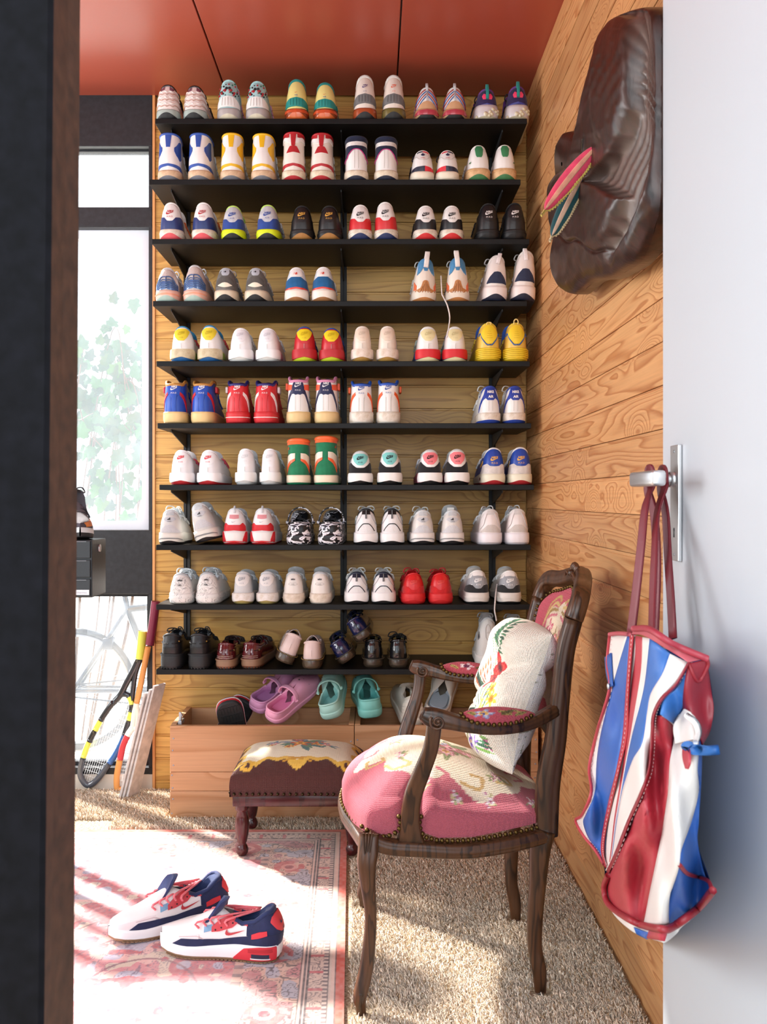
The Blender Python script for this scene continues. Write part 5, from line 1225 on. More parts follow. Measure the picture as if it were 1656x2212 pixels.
# ---------------------------------------------------------------- carpet pile
def pile():
    rg = np.random.RandomState(3); sp = .0044
    def patch_pts(x0, x1, y0, y1):
        gx, gy = np.meshgrid(np.arange(x0, x1, sp), np.arange(y0, y1, sp)); p = np.stack([gx.ravel(), gy.ravel()], 1); return p + rg.uniform(-.0022, .0022, p.shape)
    p = np.concatenate([patch_pts(-.062, XR - .006, 1.50, 2.926), patch_pts(-.80, -.062, 2.835, 2.926), patch_pts(-1.05, -.652, 2.926, YB - .03)])
    p = p[~((p[:, 0] < -.064 + (2.822 - p[:, 1]) * .022) & (p[:, 1] < 2.834))]
    for fx, fy, fr in ((-.022, 1.826, .026), (-.022, 2.302, .026), (.341, 1.90, .026), (.341, 2.228, .026), (-.366, 2.834, .034), (-.058, 2.834, .034), (-.058, 2.62, .034)): p = p[np.hypot(p[:, 0] - fx, p[:, 1] - fy) > fr]
    n = len(p); k = 3
    h = rg.uniform(.008, .014, n); az = rg.uniform(0, 2 * PI, n); ln = rg.uniform(.2, 1.0, n) * .010
    az = az * .85 + 1.6 * smooth_noise(p[:, 0], p[:, 1], 4, 40)
    d = np.stack([np.cos(az), np.sin(az)], 1); rad = rg.uniform(.0011, .0019, n)
    V = np.zeros((n, 3, k, 3))
    for lv, (t, zf, rr) in enumerate(((0, 0, 1.0), (.35, .7, 1.1), (1.0, 1.0, .55))):
        c = p + d * (ln * t)[:, None]
        for j in range(k):
            a = 2 * PI * j / k + az
            V[:, lv, j, 0] = c[:, 0] + np.cos(a) * rad * rr; V[:, lv, j, 1] = c[:, 1] + np.sin(a) * rad * rr; V[:, lv, j, 2] = h * zf + .0002 + (lv == 2) * (np.cos(a) * rad * .5)
    base = (np.arange(n) * 9)[:, None]
    q = []
    for lv in (0, 1):
        for j in range(k): j2 = (j + 1) % k; q.append([lv * 3 + j, lv * 3 + j2, lv * 3 + 3 + j2, lv * 3 + 3 + j])
    q = np.array(q); Fq = (base[:, :, None] + q[None]).reshape(-1, 4)
    me = bpy.data.meshes.new('carpet_pile'); me.vertices.add(n * 9); me.vertices.foreach_set('co', V.ravel())
    me.loops.add(len(Fq) * 4); me.loops.foreach_set('vertex_index', Fq.ravel().astype(np.int32))
    me.polygons.add(len(Fq)); me.polygons.foreach_set('loop_start', np.arange(len(Fq), dtype=np.int32) * 4)
    me.polygons.foreach_set('use_smooth', np.ones(len(Fq), dtype=bool)); me.update(calc_edges=True)
    m = vc_mat('wool_pile', sheen=.2); me.materials.append(m)
    c = L3('ead8c3')[None] * rg.uniform(.62, 1.22, (n, 1)); c[rg.rand(n) < .12] = L3('bb9f7c'); c[rg.rand(n) < .15] = L3('f0e6d6')
    o = bpy.data.objects.new('carpet_pile', me); COL.objects.link(o); vc(o, np.repeat(c, 9, 0))
    tag(o, 'twisted beige wool pile of the wall to wall carpet', 'carpet', kind='stuff')
pile()
# ---------------------------------------------------------------- the pair on the rug
def floor_sneaker(lab, heel, toe, side):
    d = Vector(toe) - Vector(heel); th = math.atan2(-d.x, d.y)
    rt = thing('sneaker', lab, 'sneaker', (heel[0], heel[1], .0085), (0, 0, th), 'red white and navy pair on the rug')
    W, NV, RD, PK = 'ece6e6:l', '232a4e:s', 'cf2f3c:r', 'e6dcde:l'
    s = Shoe(rt, side, .104, top=lambda H: [(0, H), (.02, H * .985), (.05, H * .80), (.08, H * .72), (.105, H * .84), (.13, .098), (.16, .088), (.20, .068), (.24, .056), (.275, .046)], mt=.036, mf=.026, ot=.007, arc=.003, inset=.38, bulge=.006, p=2.8)
    s.build(W, 'efeef0:r', '9a7a5e:r', '26355e:f', '24315c:f', cr=.0055)
    s.patch('heel_panel', '232c52:s', [(0, .50), (60, .46), (88, .52)], [(0, .99), (30, .99), (60, .99), (80, .99), (90, .80)], off=.0012, n=60, nv=9)
    s.patch('mudguard', NV, [(0, .30), (100, .24), (200, .20), (262, .20)], [(0, .55), (35, .56), (60, .55), (105, .49), (150, .42), (200, .41), (235, .40), (262, .25)], off=.0022, n=120, nv=7)
    s.patch('eyestay', 'c23a44:l', [(112, .74), (122, .66), (150, .58), (168, .56)], [(112, .90), (122, .88), (150, .80), (168, .66)], off=.0024, nv=8)
    s.patch('eyestay_top', 'c23a44:l', [(88, .70), (110, .72)], [(88, .78), (110, .90)], off=.0026)
    s.patch('side_badge', RD, [(44, .56), (62, .50), (78, .47)], [(44, .65), (62, .62), (78, .56)], off=.0034)
    s.patch('toe_overlay', PK, [(196, .24), (240, .24), (280, .24)], [(196, .50), (215, .50), (250, .44), (280, .40)], off=.0012, n=40)
    s.patch('vamp_line', 'c9b4b6:l', [(176, .36), (200, .46), (240, .42)], [(176, .38), (200, .475), (240, .435)], off=.0016, nv=3)
    for sg in (-1, 1):
        p = np.array(SWOOSH); k = 46
        X = (sg * (.092 + k / 1000 * (1 - p[:, 0]))) ; Z = .505 + p[:, 1] * k / 1000 / s.H * .75
        # fine strip so that the mark hugs the curved side
        tri = tessellate_polygon([[Vector((a, b, 0)) for a, b in SWOOSH]])
        mobj('swoosh', s.S(X, s.z2v(X, Z), .0026), [tuple(t) for t in tri], 'b8323c:l', rt, False)
    tb = s.patch('heel_tab', 'd8404a:r', [(0, .585), (12, .59), (24, .66), (34, .80)], [(0, .95), (16, .945), (28, .90), (34, .82)], off=.0034)
    s.deco(SWOOSH, .73, 24, '26305a:l', 0, off=.0046); s.word('AIR', .61, 7, '26305a:l', 0, .0046, bold=.03)
    s.patch('red_sole_unit', RD, [(26, .065), (60, .06), (118, .06)], [(26, .33), (60, .33), (95, .28), (118, .09)], off=.0034, sole=True, n=40)
    for k in range(4): s.patch('sole_groove', 'b02530:r', [(34, .24 + .022 * k), (84, .22 + .02 * k)], [(34, .248 + .022 * k), (84, .228 + .02 * k)], off=.0042, sole=True, nv=3)
    s.patch('air_window', '1f2c44:p', [(40, .11), (76, .11)], [(40, .195), (76, .195)], off=.0044, sole=True, nv=4)
    s.patch('air_window_rim', 'e6e6ea:r', [(38, .095), (78, .095)], [(38, .115), (78, .115)], off=.005, sole=True, nv=3)
    mb = MB()
    for k in range(30):
        for sg in (-1, 1):
            a = sg * (.012 + k * .0088); q = s.M(np.array([a - .0028, a + .0028]), np.array([.003, .003]), np.array([.0022, .0022])); i = q.copy(); i[:, :2] += (np.array([0, .12]) - i[:, :2]) * .12
            lo = q.copy(); lo[:, 2] = q[:, 2] - .0028; li = i.copy(); li[:, 2] = lo[:, 2]
            mb.add(np.concatenate([q, lo, i, li]), [(0, 1, 3, 2), (4, 6, 7, 5), (0, 2, 6, 4), (1, 5, 7, 3), (2, 3, 7, 6)])
    mb.obj('tread_lugs', '8a6a50:r', rt, False)
    s.tongue('2a3866:f', .121, .026, -.016, th=.0055)
    s.patch('toe_patch', '7fa8c8:s', [(160, .60), (185, .54)], [(160, .72), (185, .66)], off=.0016)
    lc = 'f07a84:f'; mb = MB()
    for i in range(5):
        yy = .112 + .0155 * i; L_, R_ = -s._a_at(yy, 0), s._a_at(yy, 1)
        ps = [s.S(np.array(q), np.array(v), o) for q, v, o in ((L_, .70, .002), (L_, .86, .006), (R_ * .5, .97, .008), (R_, .86, .006), (R_, .70, .002))]
        mb.tube(spline(ps, 14), .0036, 7, flat=.6)
    mb.obj('laces', lc, rt)
    for k in (0, 1, 2, 3):
        for sg in (-1, 1):
            X = np.array([sg * (.122 + .0125 * k)]); MB().ball(s.S(X, s.z2v(X, np.array([.74 - .045 * k])), .002)[0], .0021, 7).obj('eyelet', '3a1a22:r', rt)
    return s
def on_floor(x, y): d = CAMZ * F / (y - VY); return ((x - VX) / F * d, d)
floor_sneaker('white navy and red sneaker on the rug, the one behind', on_floor(486, 1988), on_floor(262, 2034), -1)
floor_sneaker('white navy and red sneaker on the rug, in front of its mate', on_floor(606, 2074), on_floor(366, 2058), 1)
# ---------------------------------------------------------------- armchair
YC = 2.064
def mould(grooves=(0, PI / 2, PI, 1.5 * PI), g=.075, wd=.13, n=44, r=.55):
    """rounded square section with two grooves along each listed face"""
    out = []
    for k in range(n):
        a = 2 * PI * k / n; c, s_ = math.cos(a), math.sin(a)
        e = 3.2; q = (abs(c) ** e + abs(s_) ** e) ** (-1 / e); f = 1.0
        for a0 in grooves:
            for d in (-.36, .36):
                x = (a - a0 - d + PI) % (2 * PI) - PI; f -= g * math.exp(-(x / wd) ** 2)
        out.append((c * q * f, s_ * q * f))
    return out
MP = mould(); PLAIN = mould((), n=24)
def pts(rows, n):
    """[(x, y, depth, ...)] picture points into smooth 3-D path"""
    return spline([tuple(P(r[0], r[1], r[2])) + tuple(r[3:]) for r in rows], n)
def armchair():
    t = thing('armchair', 'carved walnut armchair with pink floral needlepoint upholstery and brass nails', 'armchair', (.17, YC, 0))
    org = np.array([.17, YC, 0.0])
    def piece(name, path, wid, thk, up, mirror=True, prof=MP, mat=WALNUT):
        """wid is across the path seen from the side, thk is along the chair's width"""
        o = None
        for sg in ((1, -1) if mirror else (1,)):
            p = path.copy()
            if sg < 0: p[:, 1] = 2 * YC - p[:, 1]
            v, f = sweep(p, prof, up, wid, thk)
            if sg < 0: f = [q[::-1] for q in f]
            o = mobj(name, v - org, f, mat, t)
        return o
    # front legs: cabriole
    r = pts([(797, 1800, 1.834, .020), (795, 1835, 1.826, .0205), (792, 1868, 1.820, .0185), (795, 1915, 1.822, .0145), (800, 1970, 1.830, .0118), (799, 2020, 1.833, .0122), (792, 2085, 1.830, .0136), (781, 2135, 1.824, .0140), (777, 2155, 1.822, .0130), (779, 2172, 1.824, .0105), (780, 2190, 1.826, .0095)], 46)
    r[-1, 2] = .004
    piece('leg', r[:, :3], r[:, 3], r[:, 3], (0, 1, 0))
    r = pts([(1176, 1790, 1.898, .0235), (1166, 1830, 1.898, .0215), (1161, 1903, 1.90, .0172), (1155, 1987, 1.902, .0155), (1155, 2048, 1.902, .0145), (1164, 2096, 1.90, .0146), (1167, 2145, 1.90, .0108)], 40)
    r[-1, 2] = .004
    piece('leg', r[:, :3], r[:, 3], r[:, 3] * .85, (0, 1, 0), prof=PLAIN)
    # knee carving and foot volute on the front legs
    for sg in (1, -1):
        mb = MB()
        for k in range(4):
            q = pts([(783 + 7 * k, 1800, 1.812), (785 + 5 * k, 1825, 1.808), (788 + 3 * k, 1850, 1.806)], 8)
            q[:, 1] = YC + sg * (q[:, 1] - YC); mb.tube(q - org, np.linspace(.0032, .0012, 8), 6)
        mb.obj('knee_carving', WALNUT, t); mb = MB()
        for (x, y, rr) in ((779, 2150, .0065), (777, 2150, .003)):
            c = np.array(P(x, y, 1.812)); c[1] = YC + sg * (c[1] - YC); mb.ball(c - org, rr, 10, (1, .5, 1))
        mb.obj('foot_carving', WALNUT, t)
    # seat rails
    r = pts([(793, 1808, 1.832), (815, 1820, 1.834), (845, 1829, 1.836), (905, 1833, 1.842), (1000, 1837, 1.852), (1100, 1823, 1.872), (1186, 1801, 1.897)], 40)
    piece('side_rail', r, .0150, .016, (0, 1, 0))
    fr = spline([(-.012, 1.836, .330), (-.030, 1.90, .333), (-.052, 1.98, .336), (-.060, YC, .338), (-.052, 2 * YC - 1.98, .336), (-.030, 2 * YC - 1.90, .333), (-.012, 2 * YC - 1.836, .330)], 40)
    piece('front_rail', fr, .015, .017, (-1, 0, 0), False)
    piece('back_rail', spline([(.352, 1.90, .335), (.372, YC, .335), (.352, 2 * YC - 1.90, .335)], 12), .013, .020, (1, 0, 0), False, PLAIN)
    # back stiles
    st = spline([(.352, 1.900, .325, .0235), (.354, 1.893, .426, .0245), (.368, 1.886, .52, .0215), (.376, 1.882, .60, .0190), (.386, 1.877, .698, .0180), (.402, 1.873, .765, .0175)], 30)
    piece('back_stile', st[:, :3], st[:, 3], .0185, (0, 1, 0))
    def bx(z, s):          # back surface: raked, hollow across
        return np.interp(z, [.426, .52, .60, .698, .765, .80, .86], [.354, .368, .376, .386, .402, .416, .446]) + .022 * (1 - s * s)
    cr = spline([(.402, -.191, .765), (.409, -.190, .785), (.418, -.178, .806), (.427, -.150, .817), (.440, -.10, .820), (.452, -.05, .830), (.458, 0, .838), (.452, .05, .830), (.440, .10, .820), (.427, .150, .817), (.418, .178, .806), (.409, .190, .785), (.402, .191, .765)], 60)
    cr[:, 1] += YC; piece('crest_rail', cr, .0190, .0185, (-1, 0, .25), False)
    br = spline([(.372, 1.888, .508), (.390, YC - .08, .500), (.394, YC, .497), (.390, YC + .08, .500), (.372, 2 * YC - 1.888, .508)], 24)
    piece('bottom_rail', br, .015, .015, (-1, 0, 0), False)
    mb = MB()
    for k in range(5):
        a = (k - 2) * .5; mb.ball(np.array([.446, YC + .017 * math.sin(a) * 1.3, .846 + .010 * math.cos(a)]) - org, .0085, 10, (.9, .8, 1.25))
    mb.ball(np.array([.438, YC, .842]) - org, .008, 10); mb.tube(spline([(.436, YC - .05, .832), (.434, YC - .03, .843), (.436, YC - .012, .838)], 10) - org, .0035, 7).tube(spline([(.436, YC + .05, .832), (.434, YC + .03, .843), (.436, YC + .012, .838)], 10) - org, .0035, 7)
    mb.obj('crest_carving', WALNUT, t)
    # arms and arm posts
    r = pts([(886, 1822, 1.846, .030, .013), (886, 1795, 1.842, .0225, .013), (886, 1760, 1.838, .0190, .013), (893, 1715, 1.830, .0178, .0125), (912, 1665, 1.818, .0165, .012), (929, 1620, 1.808, .0150, .012), (936, 1580, 1.802, .0148, .0125), (938, 1552, 1.800, .0150, .013)], 40)
    piece('arm_post', r[:, :3], r[:, 3], r[:, 4], (0, 1, 0))
    r = pts([(911, 1541, 1.800, .012, .0145), (925, 1547, 1.800, .0178, .016), (948, 1552, 1.800, .0182, .0165), (975, 1558, 1.801, .0160, .017), (1010, 1566, 1.805, .0138, .018), (1060, 1572, 1.812, .0125, .018), (1110, 1569, 1.826, .0122, .0165), (1155, 1557, 1.848, .0128, .015), (1202, 1531, 1.880, .0135, .014)], 48)
    piece('arm', r[:, :3], r[:, 3], r[:, 4], (0, 1, 0))
    for sg in (1, -1):
        mb = MB(); c = np.array(P(945, 1560, 1.786)); c[1] = YC + sg * (c[1] - YC)
        if sg < 0: c[1] = 2 * YC - 1.800 - .0
        yy = 1.7835 if sg > 0 else 2 * YC - 1.7835
        q = np.array([(c[0] + (.0150 - .0126 * k) * math.cos(2 * PI * 1.75 * k + 2.4), yy, c[2] + (.0150 - .0126 * k) * math.sin(2 * PI * 1.75 * k + 2.4)) for k in np.linspace(0, 1, 44)])
        mb.tube(q - org, np.linspace(.0030, .0018, 44), 6); mb.ball(q[-1] - org, .0042, 8); mb.obj('scroll_carving', WALNUT, t)
    for sg in (1, -1):     # the far arm shows its inner face: its scroll there too
        if sg < 0:
            yy = 2 * YC - 1.8165; c = np.array(P(945, 1560, 1.786))
            q = np.array([(c[0] + (.0150 - .0126 * k) * math.cos(2 * PI * 1.75 * k + 2.4), yy, c[2] + (.0150 - .0126 * k) * math.sin(2 * PI * 1.75 * k + 2.4)) for k in np.linspace(0, 1, 44)])
            MB().tube(q - org, np.linspace(.0030, .0018, 44), 6).ball(q[-1] - org, .0042, 8).obj('scroll_carving', WALNUT, t)
    # nails
    nail = [None]
    def nails(poss, r=.0048, to=t):
        for p in poss:
            if nail[0] is None: o = MB().ball((0, 0, 0), 1.0, 10).obj('nail_head', M('5e4a26:b'), to); nail[0] = o
            else: o = nail[0].copy(); COL.objects.link(o); o.parent = to
            o.location = Vector(p) - Vector(org); o.scale = (r, r, r)
    # seat upholstery
    bound = spline([(-.068, YC), (-.062, YC - .07), (-.046, YC - .145), (-.020, YC - .205), (.006, YC - .222), (.07, YC - .221), (.15, YC - .215), (.24, YC - .198), (.318, YC - .176), (.352, YC - .150), (.362, YC - .07), (.364, YC)], 150)
    full = np.concatenate([bound, np.stack([bound[::-1][1:-1, 0], 2 * YC - bound[::-1][1:-1, 1]], 1)])
    ze = np.interp(full[:, 0], [-.07, -.04, .0, .04, .065, .075, .09, .13, .2, .3, .36], [.352, .347, .346, .345, .352, .358, .350, .336, .334, .346, .352])
    notch = np.exp(-((full[:, 0] - .074) / .020) ** 2) * np.clip((np.abs(full[:, 1] - YC) - .15) / .04, 0, 1)
    c0 = np.array([.15, YC]); rr = np.sin(np.linspace(0, PI / 2, 110)); n = len(full)
    Rg, I = np.meshgrid(rr, np.arange(n), indexing='ij')
    bul = .010 * np.sin(PI * np.clip((Rg - .86) / .14, 0, 1)) * (1 - 2.2 * notch[I])
    XY = c0 + (full[I] - c0) * (Rg + bul / .2 - .05 * notch[I] * Rg ** 6)[..., None]
    prof = (1 - Rg ** 4.2) ** .5
    crown = .470 - .055 * np.clip((XY[..., 0] - .12) / .18, 0, 1) ** 1.2
    Z = ze[I] + (crown - ze[I]) * (.60 * prof + .40 * (1 - Rg ** 2)) - .020 * notch[I] * Rg ** 3 * np.clip((1 - Rg) / .25, 0, 1) * 3
    Z += .0035 * (smooth_noise(XY[..., 0] + 3, XY[..., 1], 12, 9) - .5) * (1 - Rg ** 8)
    C = np.zeros(Z.shape + (3,)); C[:] = L3('b25664'); q = .0026; u = np.round(XY[..., 0] / q) * q - .15; v = np.round(XY[..., 1] / q) * q - YC
    d = np.hypot((u - .02) / .225, v / .188); a = np.arctan2(v, u); edge = .86 + .07 * np.cos(6 * a) + .05 * np.cos(11 * a + 1)
    C[d < edge] = L3('dcccb4')
    for k in range(12):
        b = k * PI / 6 + .2; p_curve(C, u, v, [(.165 * math.cos(b), .148 * math.sin(b)), (.175 * math.cos(b + .2), .16 * math.sin(b + .2)), (.15 * math.cos(b + .34), .135 * math.sin(b + .34)), (.14 * math.cos(b + .2), .125 * math.sin(b + .2))], .0042, ('b8945a', 'c9a86a', 'c26a74')[k % 3])
    p_spray(C, u, v, .02, -.01, .085, 21, 20, leaf=('7a8256', '9a9a68', 'a8846a'), fl=(('b84a62', 'd88a98', 'e8b8b8', '8a2a44'), ('8a90b8', 'b8bcd4', 'e0c878', '5a6096'), ('c87a8a', 'e8c0c4', 'd8a858', '9a4058')))
    for k, (x, y) in enumerate(((-.10, .05), (-.09, -.07), (.12, .08), (.11, -.09), (.0, .12))): p_spray(C, u, v, x, y, .036, 30 + k, 8, leaf=('7a8256', '9a9a68'), fl=(('b05a78', 'd8a0b0', 'ecd8c8', '8a3050'),))
    for k, (x, y) in enumerate(((.02, -.178), (.09, -.165), (-.05, -.165), (.18, -.14))): p_spray(C, u, v, x, y, .026, 50 + k, 6, leaf=('a8a070', '7a8a5a', 'c9b48a'), fl=(('d8c0c8', 'e8dcd8', 'b06a8a', '8a3a5a'),))
    seat = MB().grid(np.stack([XY[..., 0], XY[..., 1], Z], -1) - org, cv=True, flip=True).obj('seat', STITCH, t); vc(seat, C)
    # nails round the seat edge, near and far sides and front
    e = [(781, 1785), (792, 1793), (803, 1800), (816, 1805), (828, 1807), (841, 1805), (853, 1799), (862, 1790), (864, 1777), (861, 1764), (909, 1764), (906, 1776), (907, 1789), (912, 1801), (921, 1809), (932, 1812)] + [(943 + 11.4 * k, 1815 + 2.5 * math.sin(PI * min(1, k / 12)) - .14 * k * k * .55) for k in range(20)]
    pos = []
    for x, y in e:
        X = (x - VX) / F * 1.845; i = np.argmin(np.abs(bound[:, 0] - X)); yy = bound[i, 1] - .0035; pos.append(P(x, y, yy))
    nails(pos); nails([(p[0], 2 * YC - p[1], p[2]) for p in pos])
    nails([(-.069 + .047 * (k / 11) ** 2 - .001, YC + s * k * .0175, .352 - .00005 * k) for s in (-1, 1) for k in range(1 if s > 0 else 0, 12)], .0044)
    # arm pads
    for sg in (1, -1):
        th = np.linspace(-PI / 2, PI / 2, 70); ph = np.linspace(0, 2 * PI, 60, endpoint=False)
        A, B = np.meshgrid(th, ph, indexing='ij')
        path = pts([(990, 1543, 1.806), (1030, 1549, 1.808), (1072, 1551, 1.815), (1115, 1549, 1.828), (1157, 1541, 1.848)], 70)
        w_ = np.cos(A) ** .55
        X = path[:, 0][:, None] + 0 * B; Yy = path[:, 1][:, None] + .0215 * w_ * np.cos(B); Zz = path[:, 2][:, None] + np.where(np.sin(B) > 0, .026, .010) * w_ * np.sin(B) * np.where(np.sin(B) > 0, np.cos(A) ** .1, 1) - .004
        C = np.zeros(A.shape + (3,)); C[:] = L3('b24854'); u = A; v = (B - PI / 2 + PI) % (2 * PI) - PI; uu, vv = np.round(u * 28) / 28, np.round(v * 14) / 14
        p_flower(C, uu * .5, vv * .5, -.28, .42, .24, ('8a8cae', 'b8bcd0', 'd8a858', '4a4e80'), 5); p_flower(C, uu * .5, vv * .5, -.1, -.4, .2, ('d8b8c0', 'e8d8d4', '6a2a4a', '4a2038'), 5)
        for k, (x0, y0, x1, y1) in enumerate(((.0, .3, .3, .5), (.05, .5, .35, .2), (.3, .2, .55, .4), (-.6, .2, -.45, .5), (.1, -.5, .4, -.3), (-.5, -.3, -.3, -.6), (.35, .55, .6, .2))): p_leaf(C, uu * .5, vv * .5, x0, y0, x1, y1, .075, ('9a8a4a', '6a5a2a', 'b89a5a')[k % 3], '4a3a1e')
        if sg < 0: Yy = 2 * YC - Yy
        o = MB().grid(np.stack([X, Yy, Zz], -1) - org, cv=True, flip=sg > 0).obj('arm_pad', STITCH, t); vc(o, C)
        ks = [(996, 1541), (1001, 1549), (1009, 1555), (1019, 1559), (1031, 1562), (1043, 1564), (1055, 1565), (1067, 1566), (1079, 1565), (1091, 1564), (1103, 1563), (1115, 1560), (1126, 1557), (1137, 1552), (1147, 1546)]
        ps = []
        for x, y in ks:
            X_ = (x - VX) / F * 1.815; i = np.argmin(np.abs(path[:, 0] - X_)); w1 = .0225 * math.cos(th[i]) ** .55; ps.append(P(x, y, path[i, 1] - w1 - .001))
        if sg < 0: ps = [(p[0], p[1] + 2 * (YC - 1.815) - .002, p[2]) for p in ps] if False else [(p[0], 2 * YC - p[1], p[2]) for p in ps]
        nails(ps, .0046)
        if sg < 0: nails([(p[0], 2 * YC - 2 * 1.815 + p[1] + .0005, p[2]) for p in [P(x, y, 1.815 - .0225 * max(.1, math.cos((x - 1072) / 84 * PI / 2)) ** .55) for x, y in ks]], .0046)
    # back pad
    S_, T_ = np.meshgrid(np.linspace(-1, 1, 110), np.linspace(0, 1, 130), indexing='ij')
    topz = .792 + .018 * np.exp(-(S_ / .35) ** 2) - .045 * np.abs(S_) ** 6
    zz = .512 + (topz - .512) * T_; yy = YC + S_ * np.interp(zz, [.5, .65, .76, .82], [.155, .166, .170, .150])
    puff = .008 * ((1 - np.abs(S_) ** 3) * (1 - np.abs(2 * T_ - 1) ** 4)) ** .6
    xx = bx(zz, S_) - .002 - puff
    C = np.zeros(S_.shape + (3,)); C[:] = L3('b84a5a'); q = .0024; u = np.round((yy - YC) / q) * q; v = np.round((zz - .66) / q) * q
    C[np.hypot(u / .105, v / .115) < 1 + .08 * np.cos(7 * np.arctan2(v, u))] = L3('d8c8b0')
    for sx in (-1, 1):
        for k in range(4): p_curve(C, u, v, [(sx * .02, .118 - .01 * k), (sx * (.05 + .012 * k), .125 - .018 * k), (sx * (.09 + .008 * k), .10 - .03 * k), (sx * (.10 + .004 * k), .06 - .03 * k)], .0038, ('b89858', 'c9ac70', '9a7a44', 'c26474')[k])
        p_curve(C, u, v, [(sx * .11, .03), (sx * .13, .0), (sx * .11, -.03), (sx * .095, -.005)], .004, 'c26474')
    p_spray(C, u, v, 0, .01, .075, 77, 16, leaf=('6a7a4a', '8a8a5a', 'a87a5a'), fl=(('b8405a', 'd88a9a', 'ecc0c0', '8a2440'), ('c26a80', 'e0a8b0', 'd8b060', '8a3a50')))
    p_flower(C, u, v, .05, .05, .026, ('b8405a', 'd88a9a', 'ecc0c0', '8a2440'), 5); p_flower(C, u, v, -.05, .04, .024, ('c26a80', 'e0a8b0', 'd8b060', '8a3a50'), 5)
    o = MB().grid(np.stack([xx, yy, zz], -1) - org, flip=True).grid(np.stack([bx(zz, S_)[::10, ::10] + .012, yy[::10, ::10], zz[::10, ::10]], -1) - org)
    o = o.obj('back_pad', STITCH, t); vc(o, np.concatenate([C.reshape(-1, 3), np.tile(L3('a8404e'), (S_[::10, ::10].size, 1))]))
    bp = []
    for k in range(25): s = -1 + 2 * k / 24; z = .792 + .018 * math.exp(-(s / .35) ** 2) - .045 * abs(s) ** 6; bp.append((bx(z, s) - .004, YC + s * float(np.interp(z, [.5, .65, .76, .82], [.158, .169, .172, .152])), z + .002))
    for k in range(18):
        z = .515 + .0132 * k
        for s in (-1, 1): bp.append((bx(z, s) - .005, YC + s * float(np.interp(z, [.5, .65, .76], [.159, .170, .174])), z))
    nails(bp, .0040)
    return t
armchair()
